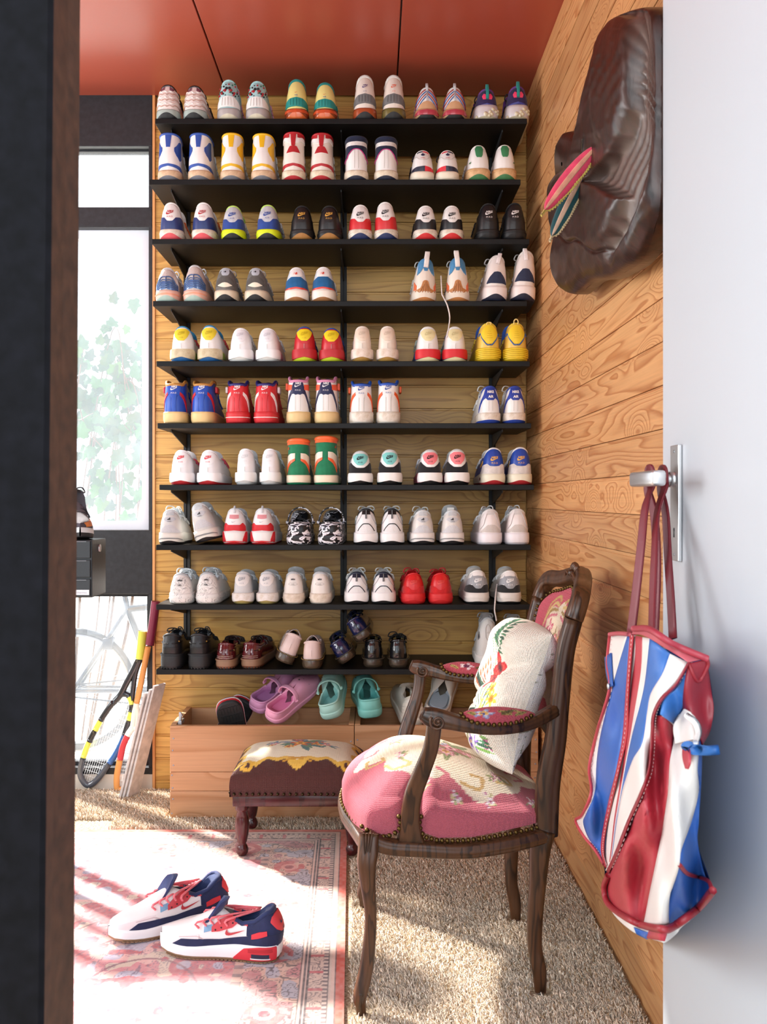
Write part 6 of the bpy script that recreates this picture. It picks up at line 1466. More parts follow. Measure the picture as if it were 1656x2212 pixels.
# ---------------------------------------------------------------- embroidered cushion on the chair
def cushion():
    c = Vector((.300, 2.03, .588))
    t = thing('cushion', 'plump white cushion embroidered with ferns and flowers, leaning in the armchair', 'cushion', c, (0, R(15), R(9)))
    # local: normal -x is the front, y across, z up
    n = 150
    U, V = np.meshgrid(np.linspace(-1, 1, n), np.linspace(-1, 1, n), indexing='ij')
    hw, hh = .135, .158
    def shape(sg):
        f = ((1 - U ** 4) * (1 - V ** 4)) ** .55
        y = hw * U * (1 - .06 * V ** 2) * (1 - .05 * (1 - np.abs(U)) ** 2); z = hh * V * (1 - .07 * U ** 2) + .012 * np.sin(U * 3) * (V > 0) * 0
        x = -sg * (.068 if sg > 0 else .046) * f + .010 * np.sin(V * 2.2 + U) * (1 - f * .3)
        wr = smooth_noise(y * 1.0 + 5, z + 5, 31, 17) - .5; wr2 = smooth_noise(y + z * .8 + 5, z - y * .3 + 5, 33, 34) - .5
        x = x - sg * (.020 * wr + .009 * wr2) * f
        crease = np.exp(-((V - .05 + .5 * U) / .10) ** 2) * .014 + np.exp(-((V + .5 - .4 * U) / .08) ** 2) * .012
        return np.stack([x + sg * crease * f, y, z], -1)
    front, back = shape(1), shape(-1)
    C = np.zeros(U.shape + (3,)); C[:] = L3('ded6c8'); u, v = np.round(U * 75) / 75, np.round(V * 80) / 80
    G = ('2f6a44', '1f4a34', '6f9a4a')
    for k in range(9): p_leaf(C, u, v, -.1 + .02 * k, .55 + .045 * k, .25 + .02 * k, .66 + .045 * k, .022, G[k % 2]); p_leaf(C, u, v, -.1 + .02 * k, .55 + .045 * k, -.42 + .03 * k, .50 + .06 * k, .022, G[k % 2])
    for k in range(7): p_curve(C, u, v, [(-.55 + .10 * k, -.5), (-.5 + .09 * k, -.05), (-.35 + .10 * k, .45 + .03 * k)], .016, G[k % 3])
    for k in range(5): p_flower(C, u, v, -.62 + .14 * (k % 3), -.45 + .17 * k * .7, .13, ('e0c22e', 'f0da5a', 'c8902e', 'a86a1e'), 7, k)
    p_flower(C, u, v, -.36, .30, .22, ('c8282e', 'e04a3c', '8a1a22', '4a1018'), 4, .4); p_flower(C, u, v, -.22, .12, .15, ('c8282e', 'e04a3c', '8a1a22', '4a1018'), 4)
    for k in range(7): p_leaf(C, u, v, .18 + .05 * k, .30 - .07 * k, .36 + .05 * k, .40 - .06 * k, .028, 'a85a34'); p_leaf(C, u, v, .18 + .05 * k, .30 - .07 * k, .02 + .05 * k, .22 - .09 * k, .028, '8a4a2a')
    for k in range(6): p_leaf(C, u, v, .0 + .06 * k, -.16 - .02 * k, .22 + .09 * k, -.10 + .05 * k, .045, ('2f6a44', '16302a')[k % 2]); p_leaf(C, u, v, .05 + .06 * k, -.3 - .02 * k, .28 + .07 * k, -.42 - .02 * k, .04, ('3a7a54', '16302a')[k % 2])
    p_flower(C, u, v, -.30, -.78, .13, ('6a3aa0', '8a5ac0', '4a2a80', 'e0c040'), 5); p_flower(C, u, v, -.62, -.70, .12, ('a8447a', 'c87aa0', '7a2a54', 'e0d0a0'), 5); p_flower(C, u, v, .1, -.80, .12, ('6a3aa0', '8a5ac0', '4a2a80', 'e0c040'), 5)
    for k in range(6): p_leaf(C, u, v, .2 + .03 * k, -.72 - .04 * k, .42 + .05 * k, -.62 - .05 * k, .03, ('7a5a2a', '6a8a3a')[k % 2]); p_leaf(C, u, v, -.5 + .04 * k, -.55 - .05 * k, -.75, -.5 - .06 * k, .022, G[k % 3])
    m1 = STITCH
    o = MB().grid(front, flip=True).obj('front_cover', m1, t); vc(o, C)
    C = np.zeros(U.shape + (3,)); C[:] = L3('e2dcd8')
    for k, (x, y, r_, c1, c2) in enumerate(((.82, -.1, .20, '3a5a8a', 'c87a3a'), (.75, .42, .15, '5a7a4a', 'c8a84a'), (.80, -.52, .16, 'c8a02e', '4a6a4a'), (.78, .72, .14, 'b83a3a', 'd88a6a'), (.45, .75, .13, '6a7ab0', 'c85a5a'), (.4, .3, .15, 'b84a4a', '4a7a5a'), (.42, -.3, .14, '4a6aa0', 'd0a040'), (.85, .12, .12, 'b83a3a', '3a6a5a'), (0, 0, .2, '5a7a4a', 'c8a84a'), (-.4, .4, .17, 'b83a3a', 'd88a6a'), (-.4, -.4, .17, '3a5a8a', 'c87a3a'))): p_flower(C, U, V, x, y, r_, (c1, 'd8d0c0', c2, c1), 6, k)
    k = (smooth_noise(U + 3, V + 3, 40, 26) > .86); C[k] = L3('8a8a7a')
    o = MB().grid(back).obj('back_cover', m1, t); vc(o, C)
    rim = np.concatenate([front[0], front[:, -1], front[::-1][0:1].repeat(1, 0)[0][::-1], front[::-1, 0]])
    return t
cushion()
# ---------------------------------------------------------------- open white door on the right
XD = .480
door = structure(MB().bbox(XD, XD + .040, .780, 1.549, .006, 2.08, .0015).obj('door_1', DOOR_M, smooth=False), 'plain white door standing open on the right')
CHROME = M('c9ccd0:p'); m, nt, b = new_mat('brushed_nickel'); CHROME = m
b.inputs['Base Color'].default_value = lin('d4d6d8'); b.inputs['Metallic'].default_value = .85; b.inputs['Roughness'].default_value = .3
pl = MB().bbox(XD - .0065, XD - .0003, 1.4510, 1.4905, .908, 1.090, .0014).obj('handle_plate', CHROME, door, False)
mb = MB(); mb.lathe([(.003, 0), (.003, .0005)], 10); kh = MB().ball((XD - .0066, 1.471, .957), .0035, 10, (.25, 1, 1)).add(*prism([(1.4695, .957), (1.4725, .957), (1.4735, .945), (1.4685, .945)], XD - .0070, XD - .0064, 'x')).obj('keyhole', M('15161a:r'), pl)
for z in (.918, 1.080): MB().ball((XD - .0066, 1.471, z), .0026, 8, (.3, 1, 1)).obj('screw', M('8a8c90:b'), pl)
mb = MB().tube(spline([(XD - .006, 1.472, 1.036), (XD - .04, 1.472, 1.036), (XD - .062, 1.472, 1.036)], 8), .0088, 14)
mb.bbox(XD - .074, XD - .052, 1.362, 1.484, 1.0245, 1.0475, .0045)
lev = mb.obj('door_handle', CHROME, door)
MB().tube([(XD - .0068, 1.472, 1.036), (XD - .014, 1.472, 1.036)], .0125, 18).obj('rosette', CHROME, door)
# ---------------------------------------------------------------- striped bag on the door handle
def bag():
    t = thing('tote_bag', 'red white and blue striped leather bag hanging from the door handle', 'bag', (.41, 1.41, .35)); org = np.array([.41, 1.41, .35])
    def XS(cx, cy):
        x = .402 - .040 * np.exp(-((cx - 400) / 210.) ** 2) + .030 * np.clip((cx - 480) / 180., 0, 1) ** 1.3
        k = np.clip((cy - 900) / 500., 0, 1)
        x = x + k * (.010 * np.sin(cx / 34. + cy / 210.) + .006 * np.sin(cx / 19. - cy / 160. + 1)) + .004 * np.sin(cy / 60. + cx / 45.)
        return np.minimum(x - .018 * np.exp(-((cy - 1650) / 320.) ** 2), .452)
    def to3(cx, cy, off=0.0):
        cx, cy = np.asarray(cx, dtype=float), np.asarray(cy, dtype=float); x = 1200 + cx / 1.958; y = 930 + cy / 1.958
        X = XS(cx, cy) - off; d = X * F / (x - VX)
        return np.stack([X, d, CAMZ - (y - VY) / F * d], -1) - org
    def rs(q, n=46): return spline(q, n)
    E = {
        0: [(228, 862), (218, 980), (228, 1090), (176, 1270), (142, 1420), (150, 1530), (112, 1625), (84, 1650), (118, 1715), (165, 1772), (204, 1836)],
        1: [(302, 868), (262, 1000), (232, 1110), (190, 1280), (172, 1400), (165, 1530), (128, 1620), (115, 1660), (138, 1725), (176, 1780), (206, 1838)],
        2: [(312, 866), (302, 1000), (292, 1150), (280, 1300), (256, 1430), (222, 1570), (196, 1700), (190, 1780), (208, 1845)],
        3: [(330, 866), (319, 1000), (309, 1150), (298, 1300), (273, 1430), (239, 1570), (212, 1700), (205, 1790), (214, 1850)],
        4: [(336, 868), (334, 960), (318, 1080), (310, 1180), (302, 1262), (284, 1400), (262, 1540), (245, 1650), (232, 1770), (222, 1850)],
        5: [(366, 874), (361, 1000), (347, 1100), (330, 1200), (313, 1300), (291, 1420), (267, 1560), (250, 1660), (236, 1780), (225, 1852)],
        6: [(396, 880), (378, 1050), (358, 1150), (334, 1240), (317, 1310), (294, 1425), (270, 1562), (253, 1662), (238, 1782), (227, 1853)],
        7: [(482, 945), (452, 1025), (402, 1110), (386, 1190), (366, 1320), (326, 1390), (290, 1490), (272, 1564), (256, 1664), (240, 1788), (229, 1855)],
        8: [(556, 980), (500, 1070), (440, 1130), (406, 1200), (400, 1270), (397, 1350), (386, 1445), (350, 1540), (300, 1650), (250, 1780), (213, 1862)],
        9: [(566, 984), (514, 1080), (455, 1140), (421, 1205), (415, 1272), (412, 1352), (400, 1450), (364, 1546), (314, 1658), (264, 1788), (222, 1880)]}
    names = [('panel', 'e4e0dc:l', 0, 1), ('panel', '2f62b4:l', 1, 2), ('piping', 'b8323f:l', 2, 3), ('panel', 'e8e4e0:l', 3, 4), ('panel', 'b8404c:l', 4, 5), ('panel', 'e4e0dc:l', 5, 6), ('panel', '2f6ab8:l', 6, 7), ('panel', 'e6e2de:l', 7, 8), ('piping', '8e2230:l', 8, 9)]
    def strip(name, col, a, b, lab=None, off=0.0, k=9, n=46):
        A, B = rs(a, n), rs(b, n); u = np.linspace(0, 1, k)[None, :, None]
        g = A[:, None] * (1 - u) + B[:, None] * u
        p = to3(g[..., 0], g[..., 1], off + .0035 * np.sin(PI * u[..., 0]) * (1 if name == 'piping' else 0) )
        o = MB().grid(p).obj(name, col, t)
        sd = o.modifiers.new('thickness', 'SOLIDIFY'); sd.thickness = .0016; sd.offset = -1
        if lab: o['label'] = lab
        return o
    LB = {'e4e0dc:l': 'white leather stripe', 'e8e4e0:l': 'white leather stripe', 'e6e2de:l': 'white leather stripe', '2f62b4:l': 'blue leather stripe', '2f6ab8:l': 'blue leather stripe', 'b8404c:l': 'red leather stripe'}
    for nm, c, a, b in names: strip(nm, c, E[a], E[b], LB.get(c), .004 if nm == 'piping' else 0)
    # broad end panel towards the viewer
    e9 = [(421, 1205), (415, 1272), (412, 1352), (400, 1450), (364, 1546), (314, 1658), (264, 1788), (222, 1880), (206, 1940), (228, 2005), (300, 2062)]
    e10 = [(452, 1208), (500, 1250), (500, 1310), (482, 1400), (475, 1520), (461, 1620), (445, 1720), (422, 1830), (397, 1950), (380, 2040), (370, 2088)]
    e11 = [(556, 1200), (600, 1290), (604, 1370), (600, 1440), (604, 1530), (572, 1660), (532, 1770), (520, 1840), (484, 1960), (478, 2040), (480, 2090)]
    e12 = [(612, 1290), (618, 1350), (618, 1430), (612, 1550), (604, 1650), (600, 1740), (626, 1880), (656, 1935), (640, 1985), (590, 2030), (490, 2092)]
    m = [(.5 * (a[0] + b[0]), .5 * (a[1] + b[1])) for a, b in zip(e11, e12)]
    strip('panel', 'a82c3a:l', e9, e10, 'red leather stripe of the end panel'); strip('panel', 'dedad6:l', e10, e11, 'white leather stripe of the end panel', .002)
    strip('panel', '2757a4:l', e11, e12, 'blue leather stripe of the end panel')
    # upper right: blue and white shoulder, dark red flap
    strip('panel', '3a74be:l', [(566, 990), (514, 1085), (455, 1145), (440, 1200)], [(566, 1010), (560, 1080), (535, 1170), (498, 1240)], 'blue leather shoulder', .003)
    strip('panel', 'e0dcd8:l', [(540, 1178), (516, 1215), (500, 1255), (504, 1322)], [(566, 1190), (592, 1215), (606, 1250), (604, 1300)], 'white leather pouch', .008)
    strip('flap', '8c2230:l', [(560, 985), (545, 1060), (536, 1150), (545, 1205), (600, 1235)], [(640, 968), (655, 1080), (664, 1170), (655, 1265), (622, 1330)], 'dark red leather flap', .004)
    strip('panel', 'b85560:l', [(320, 862), (372, 868), (470, 925), (560, 980)], [(330, 838), (398, 842), (500, 905), (640, 965)], 'red leather top edge', .004)
    # bound bottom rim, base and edges
    def pipe(name, q, r, col, off=.004, n=60): return MB().tube(to3(*rs(q, n).T, off), r, 7).obj(name, col, t)
    pipe('piping', [(222, 1880), (204, 1935), (226, 2008), (330, 2078), (440, 2108), (492, 2100), (600, 2022), (664, 1945)], .0048, '94242f:l', .006, 60)
    pipe('piping', [(662, 1948), (640, 1902), (560, 1876), (524, 1838)], .0026, '94242f:l', .002, 24)
    pipe('piping', E[0], .0028, 'b8404c:l', .002); pipe('piping', [(228, 862), (262, 858), (310, 862)], .0034, 'b8505c:l', .003, 12)
    pipe('piping', [(560, 985), (600, 1060), (640, 1000), (640, 968)], .0026, '94242f:l'); pipe('piping', [(330, 838), (398, 842), (500, 905), (640, 965)], .0045, 'a03040:l', .006, 30)
    strip('base', 'dedad6:l', [(208, 1950), (226, 2008), (330, 2078), (440, 2108), (492, 2100), (600, 2022)], [(212, 1985), (260, 2060), (340, 2125), (440, 2160), (470, 2158), (560, 2075)], 'white leather base')
    strip('base_stripe', 'b03444:l', [(402, 2100), (470, 2104)], [(388, 2148), (462, 2160)], 'red leather base stripe', .004, 4, 6); strip('base_stripe', '2f62b4:l', [(330, 2100), (395, 2124)], [(340, 2126), (388, 2152)], 'blue leather base stripe', .003, 4, 6)
    # back and sides: closes the bag towards the door
    A, B = rs(E[0] + [(206, 1940), (228, 2005), (300, 2075), (440, 2150)], 60), rs([(640, 968), (664, 1170), (620, 1340), (612, 1550), (600, 1740), (656, 1935), (590, 2030), (440, 2155)], 60)
    pa, pb = to3(A[:, 0], A[:, 1]), to3(B[:, 0], B[:, 1]); ba, bb = pa.copy(), pb.copy(); ba = to3(A[:, 0] + 26, A[:, 1], XS(A[:, 0] + 26, A[:, 1]) - .463); bb = to3(B[:, 0] - 30, B[:, 1], XS(B[:, 0] - 30, B[:, 1]) - .464)
    MB().grid(np.stack([pa, ba, bb, pb], 1)).obj('back_panel', '2a58a0:l', t)
    # stitching rows along the piping
    mb = MB()
    for key, dx in ((2, 9), (8, 20), (0, 10)):
        q = rs(E[key], 120); q = q + [dx, 0]
        for i in range(0, 118, 2): mb.tube(to3(q[i:i + 2, 0], q[i:i + 2, 1], .0085 if key == 2 else .003), .0005, 4)
    tag(mb.obj('stitching', 'e6c4c4:f', t), None, None, None, 'stuff')
    # zip, tabs, buckle
    pipe('zip', [(556, 1200), (596, 1230), (610, 1270), (600, 1310)], .0022, '8a8c90:b', .012, 14); pipe('zip_tape', [(552, 1206), (588, 1240), (600, 1280), (590, 1320)], .0030, 'e6e2de:f', .012, 14)
    strip('pull_tab', 'b03a48:l', [(536, 1325), (534, 1380), (546, 1430)], [(562, 1330), (566, 1400), (556, 1432)], 'red leather zip pull', .016, 5, 10)
    q = to3(np.array([560, 590, 640, 690]), np.array([1335, 1350, 1354, 1350]), .014); MB().tube(q, .0085, 12, flat=.7).obj('side_loop', '2f6ab0:l', t)
    strip('side_loop', '2757a4:l', [(205, 960), (212, 1030), (226, 1085)], [(232, 940), (236, 1030), (240, 1080)], 'blue leather side loop', .004, 5, 10); MB().ball(to3(np.array(222.), np.array(1082.), .006), .0052, 10, (.4, 1, 1)).obj('rivet', 'c9ccd0:b', t)
    # straps: run up to and over the lever
    def strap(rows, w_):
        q = spline([tuple(r) for r in rows], 50) - org
        v, f = sweep(q, rounded_rect(1, 1, .35, 2), (1, .4, 0), w_, .0022); o = mobj('strap', v, f, '6c1823:l', t); o['label'] = 'dark red leather strap'
        mb = MB(); tt, s_, nn = frames(q, (1, .4, 0))
        for e in (-.78, .78):
            for i in range(1, 48, 2): mb.tube(q[i:i + 2] + s_[i:i + 2] * (w_ * e) + nn[i:i + 2] * .0024, .0004, 4)
        tag(mb.obj('strap_stitching', 'c98a90:f', o), None, None, None, 'stuff')
    def PX(x, y, X): d = X * F / (x - VX); return tuple(P(x, y, d))
    zt, yn = 1.0448, 1.472
    def over(X, w_): return [(X, yn - .0115, 1.022), (X, yn - .0125, 1.036), (X, yn - .0095, zt + .0045), (X + .001, yn, zt + .0065), (X + .002, yn + .0095, zt + .0045), (X + .002, yn + .0125, 1.034), (X + .002, yn + .011, 1.015)]
    strap([PX(1362, 1372, .385), PX(1372, 1290, .392), PX(1384, 1180, .404), PX(1393, 1095, .418)] + over(.4345, 0) + [PX(1412, 1110, .436), PX(1418, 1200, .434), PX(1416, 1300, .430), PX(1412, 1395, .420)], .0088)
    strap([PX(1407, 1390, .378), PX(1409, 1300, .395), PX(1413, 1200, .412), PX(1418, 1110, .434)] + over(.4550, 0) + [PX(1437, 1110, .456), PX(1442, 1200, .450), PX(1448, 1290, .444), PX(1453, 1380, .440)], .0080)
bag()
# ---------------------------------------------------------------- carved dark wood piece on the right wall
m, nt, b = new_mat('dark_carved_wood'); CARVED = m; L = nt.links.new
tc = N(nt, 'ShaderNodeTexCoord'); mp = N(nt, 'ShaderNodeMapping'); mp.inputs['Rotation'].default_value = (.5, 0, 0); mp.inputs['Scale'].default_value = (60, 110, 16); L(tc.outputs['Object'], mp.inputs[0])
t_ = N(nt, 'ShaderNodeTexNoise', i_Scale=1.0, i_Detail=5.0); L(mp.outputs[0], t_.inputs['Vector'])
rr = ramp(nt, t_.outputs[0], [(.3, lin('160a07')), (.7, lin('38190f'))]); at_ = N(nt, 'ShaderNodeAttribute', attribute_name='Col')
L(mixc(nt, at_.outputs['Fac'], rr.outputs[0], lin('6d5f58')), b.inputs['Base Color']); b.inputs['Roughness'].default_value = .34; bump(nt, b, t_.outputs[0], .25, .003)  # grey-brown blend puts the hollow's sheen into the base colour
def carving():
    # outline and reliefs follow a half-open seed pod: thick rim, combed hollow, two raised lobes
    out = [(1215, 545), (1202, 470), (1200, 420), (1213, 395), (1240, 380), (1262, 330), (1272, 285), (1285, 230), (1298, 170), (1318, 110), (1330, 65), (1352, 35), (1385, 18), (1412, 16), (1424, 26), (1428, 60), (1428, 160), (1428, 250), (1428, 340), (1427, 420), (1420, 470), (1405, 525), (1385, 565), (1350, 588), (1322, 602), (1290, 606), (1270, 620), (1248, 636), (1222, 625), (1208, 595)]
    XM = .478
    def w2(x, y): d = XM * F / (x - VX); return d, CAMZ - (y - VY) / F * d
    q = np.array(out + out[:1], dtype=float); bd = spline(q, 361)[:-1]; n = len(bd)
    c = np.array([1330., 330.]); t = thing('wall_carving', 'large dark polished wood carving with a combed hollow on the pine wall', 'carving', (XM, 1.95, 1.70)); org = np.array([XM, 1.95, 1.70])
    rr = np.linspace(0, 1, 190) ** .8; Rg, I = np.meshgrid(rr, np.arange(n), indexing='ij')
    x = c[0] + (bd[I, 0] - c[0]) * Rg; y = c[1] + (bd[I, 1] - c[1]) * Rg
    rim = 1 - Rg
    h = .046 * np.clip(1 - Rg ** 6, 0, 1) ** .5
    sd = lambda a, k=1.0: 1 / (1 + np.exp(-a * k))
    kf = (XM - .044 * np.clip(1 - Rg ** 6, 0, 1) ** .5) / XM; x = VX + (x - VX) * kf; y = VY + (y - VY) * kf      # where the raised face is seen
    # combed hollow between the long upper lobe, the stepped lower lobe and the thick right rim
    xl = np.interp(y, [55, 75, 100, 200, 300, 360, 400, 430, 455, 462, 485, 520, 560, 590], [1372, 1350, 1364, 1372, 1366, 1346, 1322, 1292, 1270, 1296, 1340, 1334, 1318, 1312])
    xr = np.interp(y, [45, 100, 200, 300, 400, 480, 540, 590], [1398, 1410, 1418, 1414, 1398, 1378, 1352, 1322])
    H = sd((x - xl) / 2.2) * sd((xr - x) / 3.0) * sd((y - 52) / 6.) * sd((588 - y) / 8.)
    h = .052 * np.clip(1 - Rg ** 7, 0, 1) ** .5 - .030 * H * (1 - Rg ** 14)
    h += H * (.0016 * np.sin((x * .9 + 30 * np.sin(y / 70.)) / 1.9 + 4 * np.sin(y / 55.)) + .0030 * np.exp(-((y - 250) / 40.) ** 2) * np.sin(y / 3.6 + x / 14.))
    d1 = np.hypot((x - 1330 + .11 * (y - 222)) / 40., (y - 222) / 156.); h += .008 * sd((1 - d1) * 20)
    d2 = np.hypot((x - 1272) / 60., (y - 512) / 66.); h += .007 * sd((1 - d2) * 22)
    h -= .007 * np.exp(-((y - 566 - .25 * (x - 1230) + 6 * np.sin(x / 9.)) / 3.) ** 2) * sd((1330 - x) / 8.) * (1 - Rg ** 8)
    h += .0012 * (smooth_noise(x / 90., y / 90., 6, 9) - .5) + .0007 * np.sin(x / 3.1 + y / 9. + 3 * np.sin(y / 40.)) * (1 - H)
    d, z = w2(VX + (x - VX) / kf, VY + (y - VY) / kf); front = np.stack([XM - h, d, z], -1)
    db, zb = w2(bd[:, 0], bd[:, 1]); edge = np.stack([np.full(n, XM), db, zb], -1)
    cc = edge.mean(0); back = edge.copy(); back[:, 0] = XR - .0012; back[:, 1:] = cc[1:] + (edge[:, 1:] - cc[1:]) * .86; mid = edge.copy(); mid[:, 0] = XM + .022
    mb = MB().grid(front - org, cv=True); mb.grid(np.stack([edge, mid, back], 0) - org, cv=True)
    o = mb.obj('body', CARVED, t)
    comb = .55 + .45 * np.sin((x * .9 + 30 * np.sin(y / 70.)) / 1.9 + 4 * np.sin(y / 55.)); raw = H * (.35 + .65 * comb) * (1 - Rg ** 14)  # lighter combed streaks: sheen painted into the colour of the hollow
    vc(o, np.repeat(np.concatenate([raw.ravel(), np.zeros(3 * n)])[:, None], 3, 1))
    # side lug that the slippers hang from
    lug = [(1206, 300), (1218, 284), (1240, 282), (1258, 300), (1264, 350), (1258, 420), (1236, 452), (1214, 440), (1204, 380), (1202, 330)]
    q = spline(np.array(lug + lug[:1], dtype=float), 60)[:-1]; d_ = .47 * F / (q[:, 0] - VX); z_ = CAMZ - (q[:, 1] - VY) / F * d_
    g = []
    for X, s in ((XR - .0012, .8), (.49, 1), (.468, .94), (.455, .7), (.452, .05)):
        cy, cz = d_.mean(), z_.mean(); g.append(np.stack([np.full(len(q), X), cy + (d_ - cy) * s, cz + (z_ - cz) * s], -1))
    MB().grid(np.array(g) - org, cv=True).obj('side_lug', CARVED, t)
    MB().tube(np.array([P(1262, 300, 1.96), P(1266, 330, 1.93), P(1262, 400, 1.93), P(1268, 300, 1.90)]) - org, .012, 10).obj('peg', M('15110f:p'), t)
    return t
carving()
def ornament(name, lab, a, b, w_, col, trim, inner):
    """flat padded pendant with a braided edge, standing out from the carving"""
    A, B = np.array(a), np.array(b); t = thing(name, lab, 'ornament', a, group='embroidered pendants on the wall carving')
    k = 30; s = np.linspace(0, 1, k); p = A + (B - A) * s[:, None]; p[:, 2] += .003 * np.sin(PI * s * 1.3)
    wd = w_ * np.clip(np.sin(np.clip(s * 1.06 + .03, 0, 1) * PI), 0, 1) ** .35
    v, f = sweep(p - A, [(math.cos(x) * 1, math.sin(x)) for x in np.linspace(0, 2 * PI, 18, endpoint=False)], (0, -1, 0), wd, .0080)
    mobj('padded_body', v, f, col, t)
    tt, sv, nv = frames(p - A, (0, -1, 0))
    v, f = sweep(p - A + nv * .0045, rounded_rect(1, 1, .4, 2), (0, -1, 0), wd * .34, .0050); mobj('inner_cloth', v, f, inner, t)
    mb = MB()
    for e in (-1,):
        base = p - A + sv * (wd * e * 1.0)[:, None]
        for ph in (0, PI): mb.tube(base + nv * (.0028 * np.sin(s * 80 + ph))[:, None] + sv * (.0028 * np.cos(s * 80 + ph))[:, None], .0021, 6)
        for i in range(0, k, 1): mb.ball(base[i] + sv[i] * e * .002, .0026, 6)
    mb.obj('braided_trim', trim, t)
ornament('embroidered_pendant', 'raspberry pink padded pendant with gold braid on the wall carving', P(1284, 322, 1.83), P(1168, 462, 1.85), .0165, 'cc3a58:f', 'b8a04e:f', 'c98a70:f')
ornament('embroidered_pendant', 'dark teal padded pendant with pale braid on the wall carving', P(1258, 380, 1.90), P(1186, 518, 1.92), .0155, '16494e:f', 'c9b48a:f', 'c8a890:f')
# ---------------------------------------------------------------- left: desk, drawer box, walking boot
dk = thing('desk', 'black desk by the window, mostly hidden behind the door post', 'desk', (-1.30, 2.61, 0))
MB().bbox(.02, .415, -.08, .09, .715, .7345, .002).obj('desk_top', FRAME_BLACK, dk, False)
for sx in (.05, .30):
    for sy in (-.055, .065): MB().bbox(sx - .018, sx + .018, sy - .018, sy + .018, 0, .714, .002).obj('leg', FRAME_BLACK, dk, False)
def drawerbox():
    x1, y0 = P(198, 1200, 2.55).x, 2.55; z0 = .7353; z1 = P(198, 1167, 2.55).z; x0 = x1 - .27; d = .135
    t = thing('drawer_unit', 'small black three drawer box with a white label on the desk', 'drawer unit', ((x0 + x1) / 2, y0, z0)); w_ = (x1 - x0) / 2; h = z1 - z0
    MB().bbox(-w_, w_, .004, d, 0, h, .002).obj('body', M('1d2024:l'), t, False)
    for k in range(3):
        f = MB().bbox(-w_ + .004, w_ - .004, -.002, .004, .004 + k * h / 3, (k + 1) * h / 3 - .002, .001).obj('drawer', M('23272b:l'), t, False)
        MB().bbox(-w_ + .03, w_ - .014, -.0032, -.0018, (k + 1) * h / 3 - .0045, (k + 1) * h / 3 - .003, .0004).obj('handle_lip', M('8a9096:p'), f, False)
    lb = MB().bbox(w_ - .045, w_ - .006, -.0034, -.002, .008, .022, .0004).obj('brand_plate', M('e3e4ea:l'), t, False)
    flat_text('lettering', 'thermic', '9a9eaa:l', lb, (w_ - .0255, -.0034, .0118), (1, 0, 0), (0, 0, 1), .0062)
    MB().lathe([(.010, 0), (.011, .003), (.006, .004)], 14).obj('lock', M('c9ccd0:b'), t, True).matrix_local = Matrix.Translation((w_, .07, h - .025)) @ Matrix.Rotation(PI / 2, 4, 'Y')
    return t, z1, x1
du, dz1, dx1 = drawerbox()
def boot():
    rt = thing('walking_boot', 'black and orange walking boot standing on the drawer box', 'boot', (-.905, 2.80, dz1 + .0006), (0, 0, R(204)))
    s = Shoe(rt, 1, .135, top=COLLAR, inset=.16, mt=.030, mf=.026, ot=.012, arc=.002)
    s.build('4a4650:f', 'd9e2e6:r', '2a2c30:r', '3a3a40:f', '3c3a44:f')
    s.patch('rand', '2a2c30:s', [(0, .20), (290, .17)], [(0, .36), (180, .28), (290, .26)], off=.002, n=60); s.patch('toe_panel', 'd8843e:s', [(120, .30), (180, .24), (290, .20)], [(120, .46), (180, .44), (290, .34)], off=.0012, n=40)
    s.patch('side_strap', '8a8a96:l', [(30, .40), (120, .50)], [(30, .48), (120, .60)], off=.002); s.tongue('33333a:f', .14, .026); s.laces('2a2a2e:f', True)
boot()
# ---------------------------------------------------------------- rackets and boards by the window
def CP(cx, cy, d): return tuple(P(160 + cx / 4.811, 1280 + cy / 4.811, d))
def racket(lab, d, head, throat, cols, grip, gripcol, bands, group):
    o0 = np.array(CP(*head[len(head) // 2], d)); t = thing('tennis_racket', lab, 'racket', tuple(o0), group=group)
    hp = spline([CP(x, y, d) for x, y in head + head[:1]], 97)[:-1]
    def seg(i0, i1, col, nm):
        i = np.arange(i0, i1 + 1) % 96; MB().tube(hp[i] - o0, .0085, 8, flat=1.25).obj(nm, col, t)
    for i0, i1, col in bands: seg(i0, i1, col, 'frame')
    for q, col, r in throat: MB().tube(spline([CP(x, y, d) for x, y in q], 12) - o0, r, 8, flat=1.2).obj('throat', col, t)
    gq = spline([CP(x, y, d) for x, y in grip], 30) - o0; MB().tube(gq, .0155, 8).obj('grip', gripcol, t)
    c = hp.mean(0); mb = MB()
    e1 = hp[0] - hp[48]; e1 /= np.linalg.norm(e1); e2 = np.cross(e1, [0, 1, 0]); a = (hp - c) @ e1; b_ = (hp - c) @ e2
    def inside(v, w_, ax):
        o_, q_ = (a, b_) if ax else (b_, a); k = np.where(np.sign(o_ - v) != np.sign(np.roll(o_, -1) - v))[0]
        if len(k) >= 2: return sorted((q_[k[0]], q_[k[-1]]))
    for v in np.linspace(b_.min() * .88, b_.max() * .88, 14):
        r = inside(v, 0, 0)
        if r: mb.tube([c + e2 * v + e1 * r[0] - o0, c + e2 * v + e1 * r[1] - o0], .0006, 4)
    for v in np.linspace(a.min() * .92, a.max() * .92, 18):
        r = inside(v, 0, 1)
        if r: mb.tube([c + e1 * v + e2 * r[0] - o0, c + e1 * v + e2 * r[1] - o0], .0006, 4)
    tag(mb.obj('strings', 'dde0e4:r', t), None, None, None, 'stuff'); return t
G_ = 'tennis rackets leaning by the lower window'
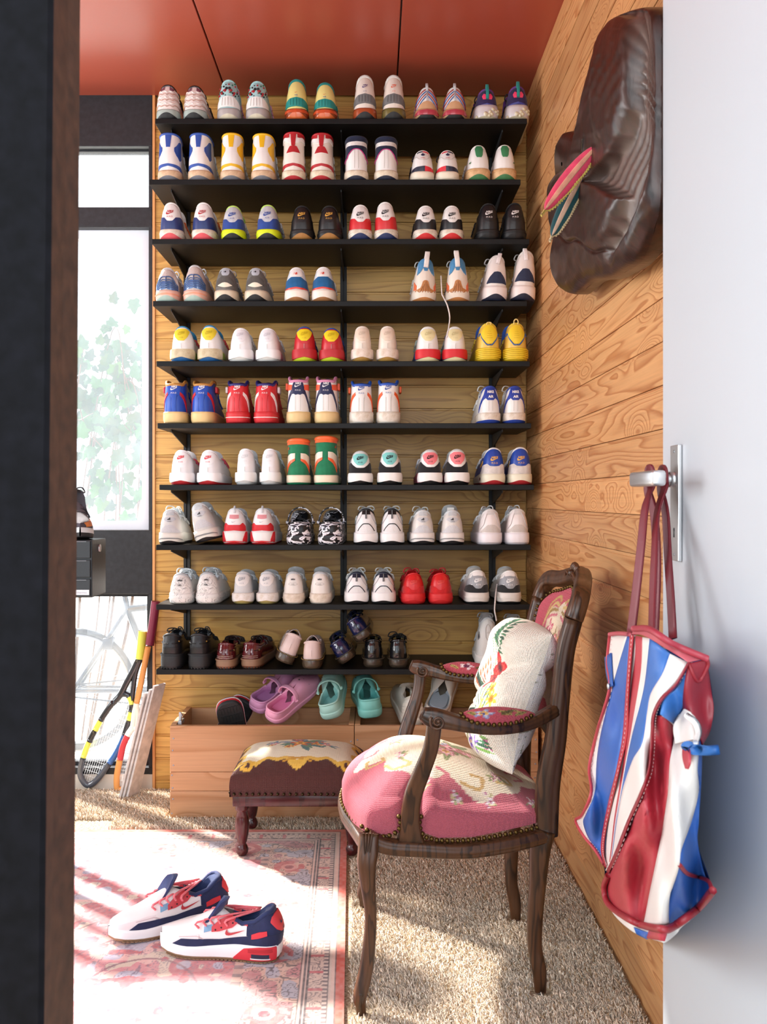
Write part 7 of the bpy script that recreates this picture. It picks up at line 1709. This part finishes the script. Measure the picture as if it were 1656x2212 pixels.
racket('black and yellow tennis racket leaning by the lower window', 3.2255, [(500, 1052), (400, 1150), (300, 1290), (220, 1430), (135, 1600), (75, 1780), (62, 1880), (95, 1965), (150, 2004), (235, 1950), (340, 1810), (430, 1680), (500, 1540), (550, 1390), (588, 1260), (598, 1150), (560, 1068)],
       [([(672, 690), (610, 820), (540, 950), (480, 1066), (400, 1150)], '1d1f24:p', .0095), ([(690, 690), (640, 830), (612, 1000), (598, 1150)], '2a2d34:p', .0075)], None, [(712, 400), (700, 540), (682, 690)], 'dce05a:r',
       [(0, 13, '1d1f24:p'), (13, 17, 'e0e45a:p'), (17, 21, '1d1f24:p'), (21, 26, 'e0e45a:p'), (26, 58, '4a4f5a:p'), (58, 70, '2f62a4:p'), (70, 76, '2a2d34:p'), (76, 80, 'e0e45a:p'), (80, 84, '2a2d34:p'), (84, 89, 'e0e45a:p'), (89, 96, '2a2d34:p')], G_)
racket('old wooden tennis racket with maroon grip beside the pale boards', 3.206, [(612, 1400), (560, 1480), (510, 1590), (475, 1740), (446, 1890), (444, 2020), (470, 2050), (520, 2030), (600, 1930), (660, 1780), (690, 1640), (680, 1500), (650, 1420)],
       [([(770, 560), (710, 860), (650, 1150)], 'd9914e:l', .0085), ([(650, 1150), (630, 1260), (612, 1400)], 'e3ddd2:l', .0085), ([(652, 1150), (655, 1300), (650, 1420)], 'e3ddd2:l', .007)], None, [(848, 90), (820, 320), (785, 545)], '7d1f3c:l',
       [(0, 8, 'e9e4dc:l'), (8, 22, 'c8323c:l'), (22, 60, 'd8924e:l'), (60, 84, 'c8323c:l'), (84, 96, 'e9e4dc:l')], G_)
for k, (b0, t0) in enumerate((((478, 2100), (742, 1050)), ((512, 2104), (795, 1015)), ((552, 2096), (838, 975)))):
    d0 = 3.118
    A, B = np.array(CP(b0[0], b0[1], d0)), np.array(CP(t0[0], t0[1], d0)); A[2] = .0015
    ax = B - A; dep = np.array([.026, .050, 0.]); nrm = np.cross(ax, dep); nrm /= np.linalg.norm(nrm); th = .0050
    v = [A, A + dep, A + ax + dep, A + ax]; v = np.array(v + [p + nrm * th * 1.6 for p in v]) - A
    bo = mobj('canvas_board', v, [(0, 1, 2, 3), (7, 6, 5, 4), (0, 4, 5, 1), (1, 5, 6, 2), (2, 6, 7, 3), (3, 7, 4, 0)], M('c9c2c0:f'), None, False, tuple(A))
    tag(bo, 'pale grey board leaning against the pine wall edge, %s of three' % ('left', 'middle', 'right')[k], 'board', 'grey boards by the window')
# ---------------------------------------------------------------- outside the window
GZ = -.068
m, nt, b = new_mat('pale_paving'); PAV = m; b.inputs['Base Color'].default_value = lin('d8d6d0'); b.inputs['Roughness'].default_value = .8
structure(MB().box(-9, 3, YB + .121, 14, GZ - .1, GZ).obj('ground', PAV, smooth=False), 'pale garden paving outside')
def bicycle():
    d = 4.0; t = thing('bicycle', 'dark road bicycle standing outside behind the hazy window', 'bicycle', tuple(P(164, 1488, d))); o0 = np.array(P(164, 1488, d)); r = o0[2] - GZ - .012; o0 = np.array(P(164, 1488, d))
    fr = M('1e2733:p'); W2 = np.array([.78, 0, 0])
    for c in (np.zeros(3), W2):
        a = np.linspace(0, 2 * PI, 60, endpoint=False); ring = lambda q: np.array([(c[0] + q * math.cos(x), 0, c[2] + q * math.sin(x)) for x in a])
        wh = MB().tube(ring(r), .012, 8, closed=True).obj('tyre', M('14181e:r'), t); MB().tube(ring(r - .018), .007, 8, closed=True).obj('rim', M('8a929c:b'), wh)
        mb = MB()
        for k in range(20): x = 2 * PI * k / 20; mb.tube([(c[0], .02 * (-1) ** k, c[2]), (c[0] + (r - .02) * math.cos(x), 0, c[2] + (r - .02) * math.sin(x))], .0009, 4)
        mb.obj('spokes', M('9aa0a8:b'), wh); MB().tube([(c[0], -.035, c[2]), (c[0], .035, c[2])], .014, 10).obj('hub', M('4a5058:b'), wh)
    q = lambda x, y: np.array(P(x, y, d)) - o0
    SC, BB, HD, HB = q(276, 1316), q(345, 1490), q(520, 1292), q(532, 1330)
    for n_, a_, b_, rr in (('seat_tube', SC, BB, .015), ('top_tube', SC, HD, .015), ('down_tube', BB, HB, .018), ('head_tube', HD + [0, 0, .03], HB - [0, 0, .02], .018)): MB().tube([a_, b_], rr, 10).obj(n_, fr, t)
    for s in (-.045, .045):
        MB().tube(spline([SC + [0, s * .3, 0], (SC + [0, s, 0]) * .5, np.array([0, s, 0])], 8), .009, 8).obj('seat_stay', fr, t); MB().tube([BB + [0, s * .6, 0], (0, s, 0)], .009, 8).obj('chain_stay', fr, t)
        MB().tube(spline([HB + [0, s * .6, 0], HB + [.02, s, -.06], W2 + [0, s, 0]], 8), .009, 8).obj('fork_blade', fr, t)
    MB().tube([SC, SC + [-.03, 0, .13]], .012, 10).obj('seat_post', fr, t); MB().ball(SC + [-.03, 0, .15], .10, 14, (1.15, .5, .25)).obj('saddle', M('22252a:l'), t)
    MB().tube(spline([HD + [0, 0, .03], HD + [.01, 0, .07], HD + [.06, -.10, .08], HD + [.13, -.19, .06], HD + [.10, -.20, -.03]], 20), .011, 8).obj('handlebar', M('2a2d33:r'), t); MB().tube(spline([HD + [.01, 0, .07], HD + [.06, .10, .08], HD + [.13, .19, .06], HD + [.10, .20, -.03]], 16), .011, 8).obj('handlebar', M('2a2d33:r'), t)
    MB().bbox(SC[0] - .10, SC[0] - .06, -.03, .03, SC[2] - .17, SC[2] - .12, .006).obj('brake_caliper', M('3a3f48:b'), t); MB().tube([BB + [0, -.06, 0], BB + [0, .06, 0]], .016, 10).tube([BB + [0, -.065, 0], BB + [-.10, -.065, -.10]], .010, 8).tube([BB + [0, .065, 0], BB + [.10, .065, .10]], .010, 8).obj('crank', M('4a5058:b'), t)
    a = np.linspace(0, 2 * PI, 30, endpoint=False); MB().tube(np.array([(BB[0] + .07 * math.cos(x), -.05, BB[2] + .07 * math.sin(x)) for x in a]), .006, 6, closed=True).obj('chainring', M('5a6068:b'), t)
    for z in (.065, -.06): MB().tube([BB + [0, -.05, z], np.array([0, -.05, z * .4])], .004, 6).obj('chain', M('3a3f48:b'), t)
    for s in (.10,): MB().bbox(BB[0] - s - .04, BB[0] - s + .04, -.13, -.07, BB[2] - .11, BB[2] - .09, .004).obj('pedal', M('2a2d33:r'), t)
    return t
bicycle()
def ivy():
    t = thing('ivy_plant', 'sunlit green climbing plant hanging outside the middle window', 'plant', (-1.45, 4.05, GZ)); rg = random.Random(11); org = np.array([-1.45, 4.05, GZ])
    st = []
    for k in range(11):
        x0 = rg.uniform(-1.35, -.92); q = spline([(x0 * .5 - .75, 4.12, GZ), (x0 - .15, 4.15, .5), (x0 - .1, 4.1, 1.0), (x0 + rg.uniform(-.1, .1), 4.0 + rg.uniform(-.06, .1), 1.50 + rg.uniform(0, .25)), (x0 + rg.uniform(0, .2), 3.92 + rg.uniform(-.05, .05), 1.40 + rg.uniform(-.1, .15)), (x0 + rg.uniform(.05, .25), 3.9, 1.22 + rg.uniform(-.1, .15))], 30)
        MB().tube(q - org, np.linspace(.0045, .0016, 30), 6).obj('stem', M('6a4a24:w'), t); st.append(q)
    out = [(0, 0), (.22, -.08), (.42, .10), (.36, .34), (.52, .52), (.26, .62), (.16, .86), (0, 1.05), (-.16, .86), (-.26, .62), (-.52, .52), (-.36, .34), (-.42, .10), (-.22, -.08)]
    v = [(a, .05 * abs(a) + .03 * b_, b_) for a, b_ in out] + [(0, -.02, .45)]; f = [(i, (i + 1) % 14, 14) for i in range(14)]
    leafs = [mobj('leaf', np.array(v) * .058, f, c, t, False) for c in ('1d5a0e:l', '2f7416:l', '174a14:l')]
    k = 0
    for i in range(300):
        q = st[rg.randrange(11)][rg.randrange(10, 30)]; p = np.array(q) + [rg.gauss(0, .045), rg.gauss(0, .04), rg.gauss(0, .05)]
        o = leafs[k % 3] if k < 3 else leafs[k % 3].copy()
        if k >= 3: COL.objects.link(o); o.parent = t
        k += 1; o.location = Vector(p - org); s = rg.uniform(.7, 1.35); o.scale = (s, s, s); o.rotation_euler = (rg.uniform(-.7, .5), rg.uniform(-.5, .5) + PI * (rg.random() < .5), rg.uniform(-.8, .8))
    return t
ivy()
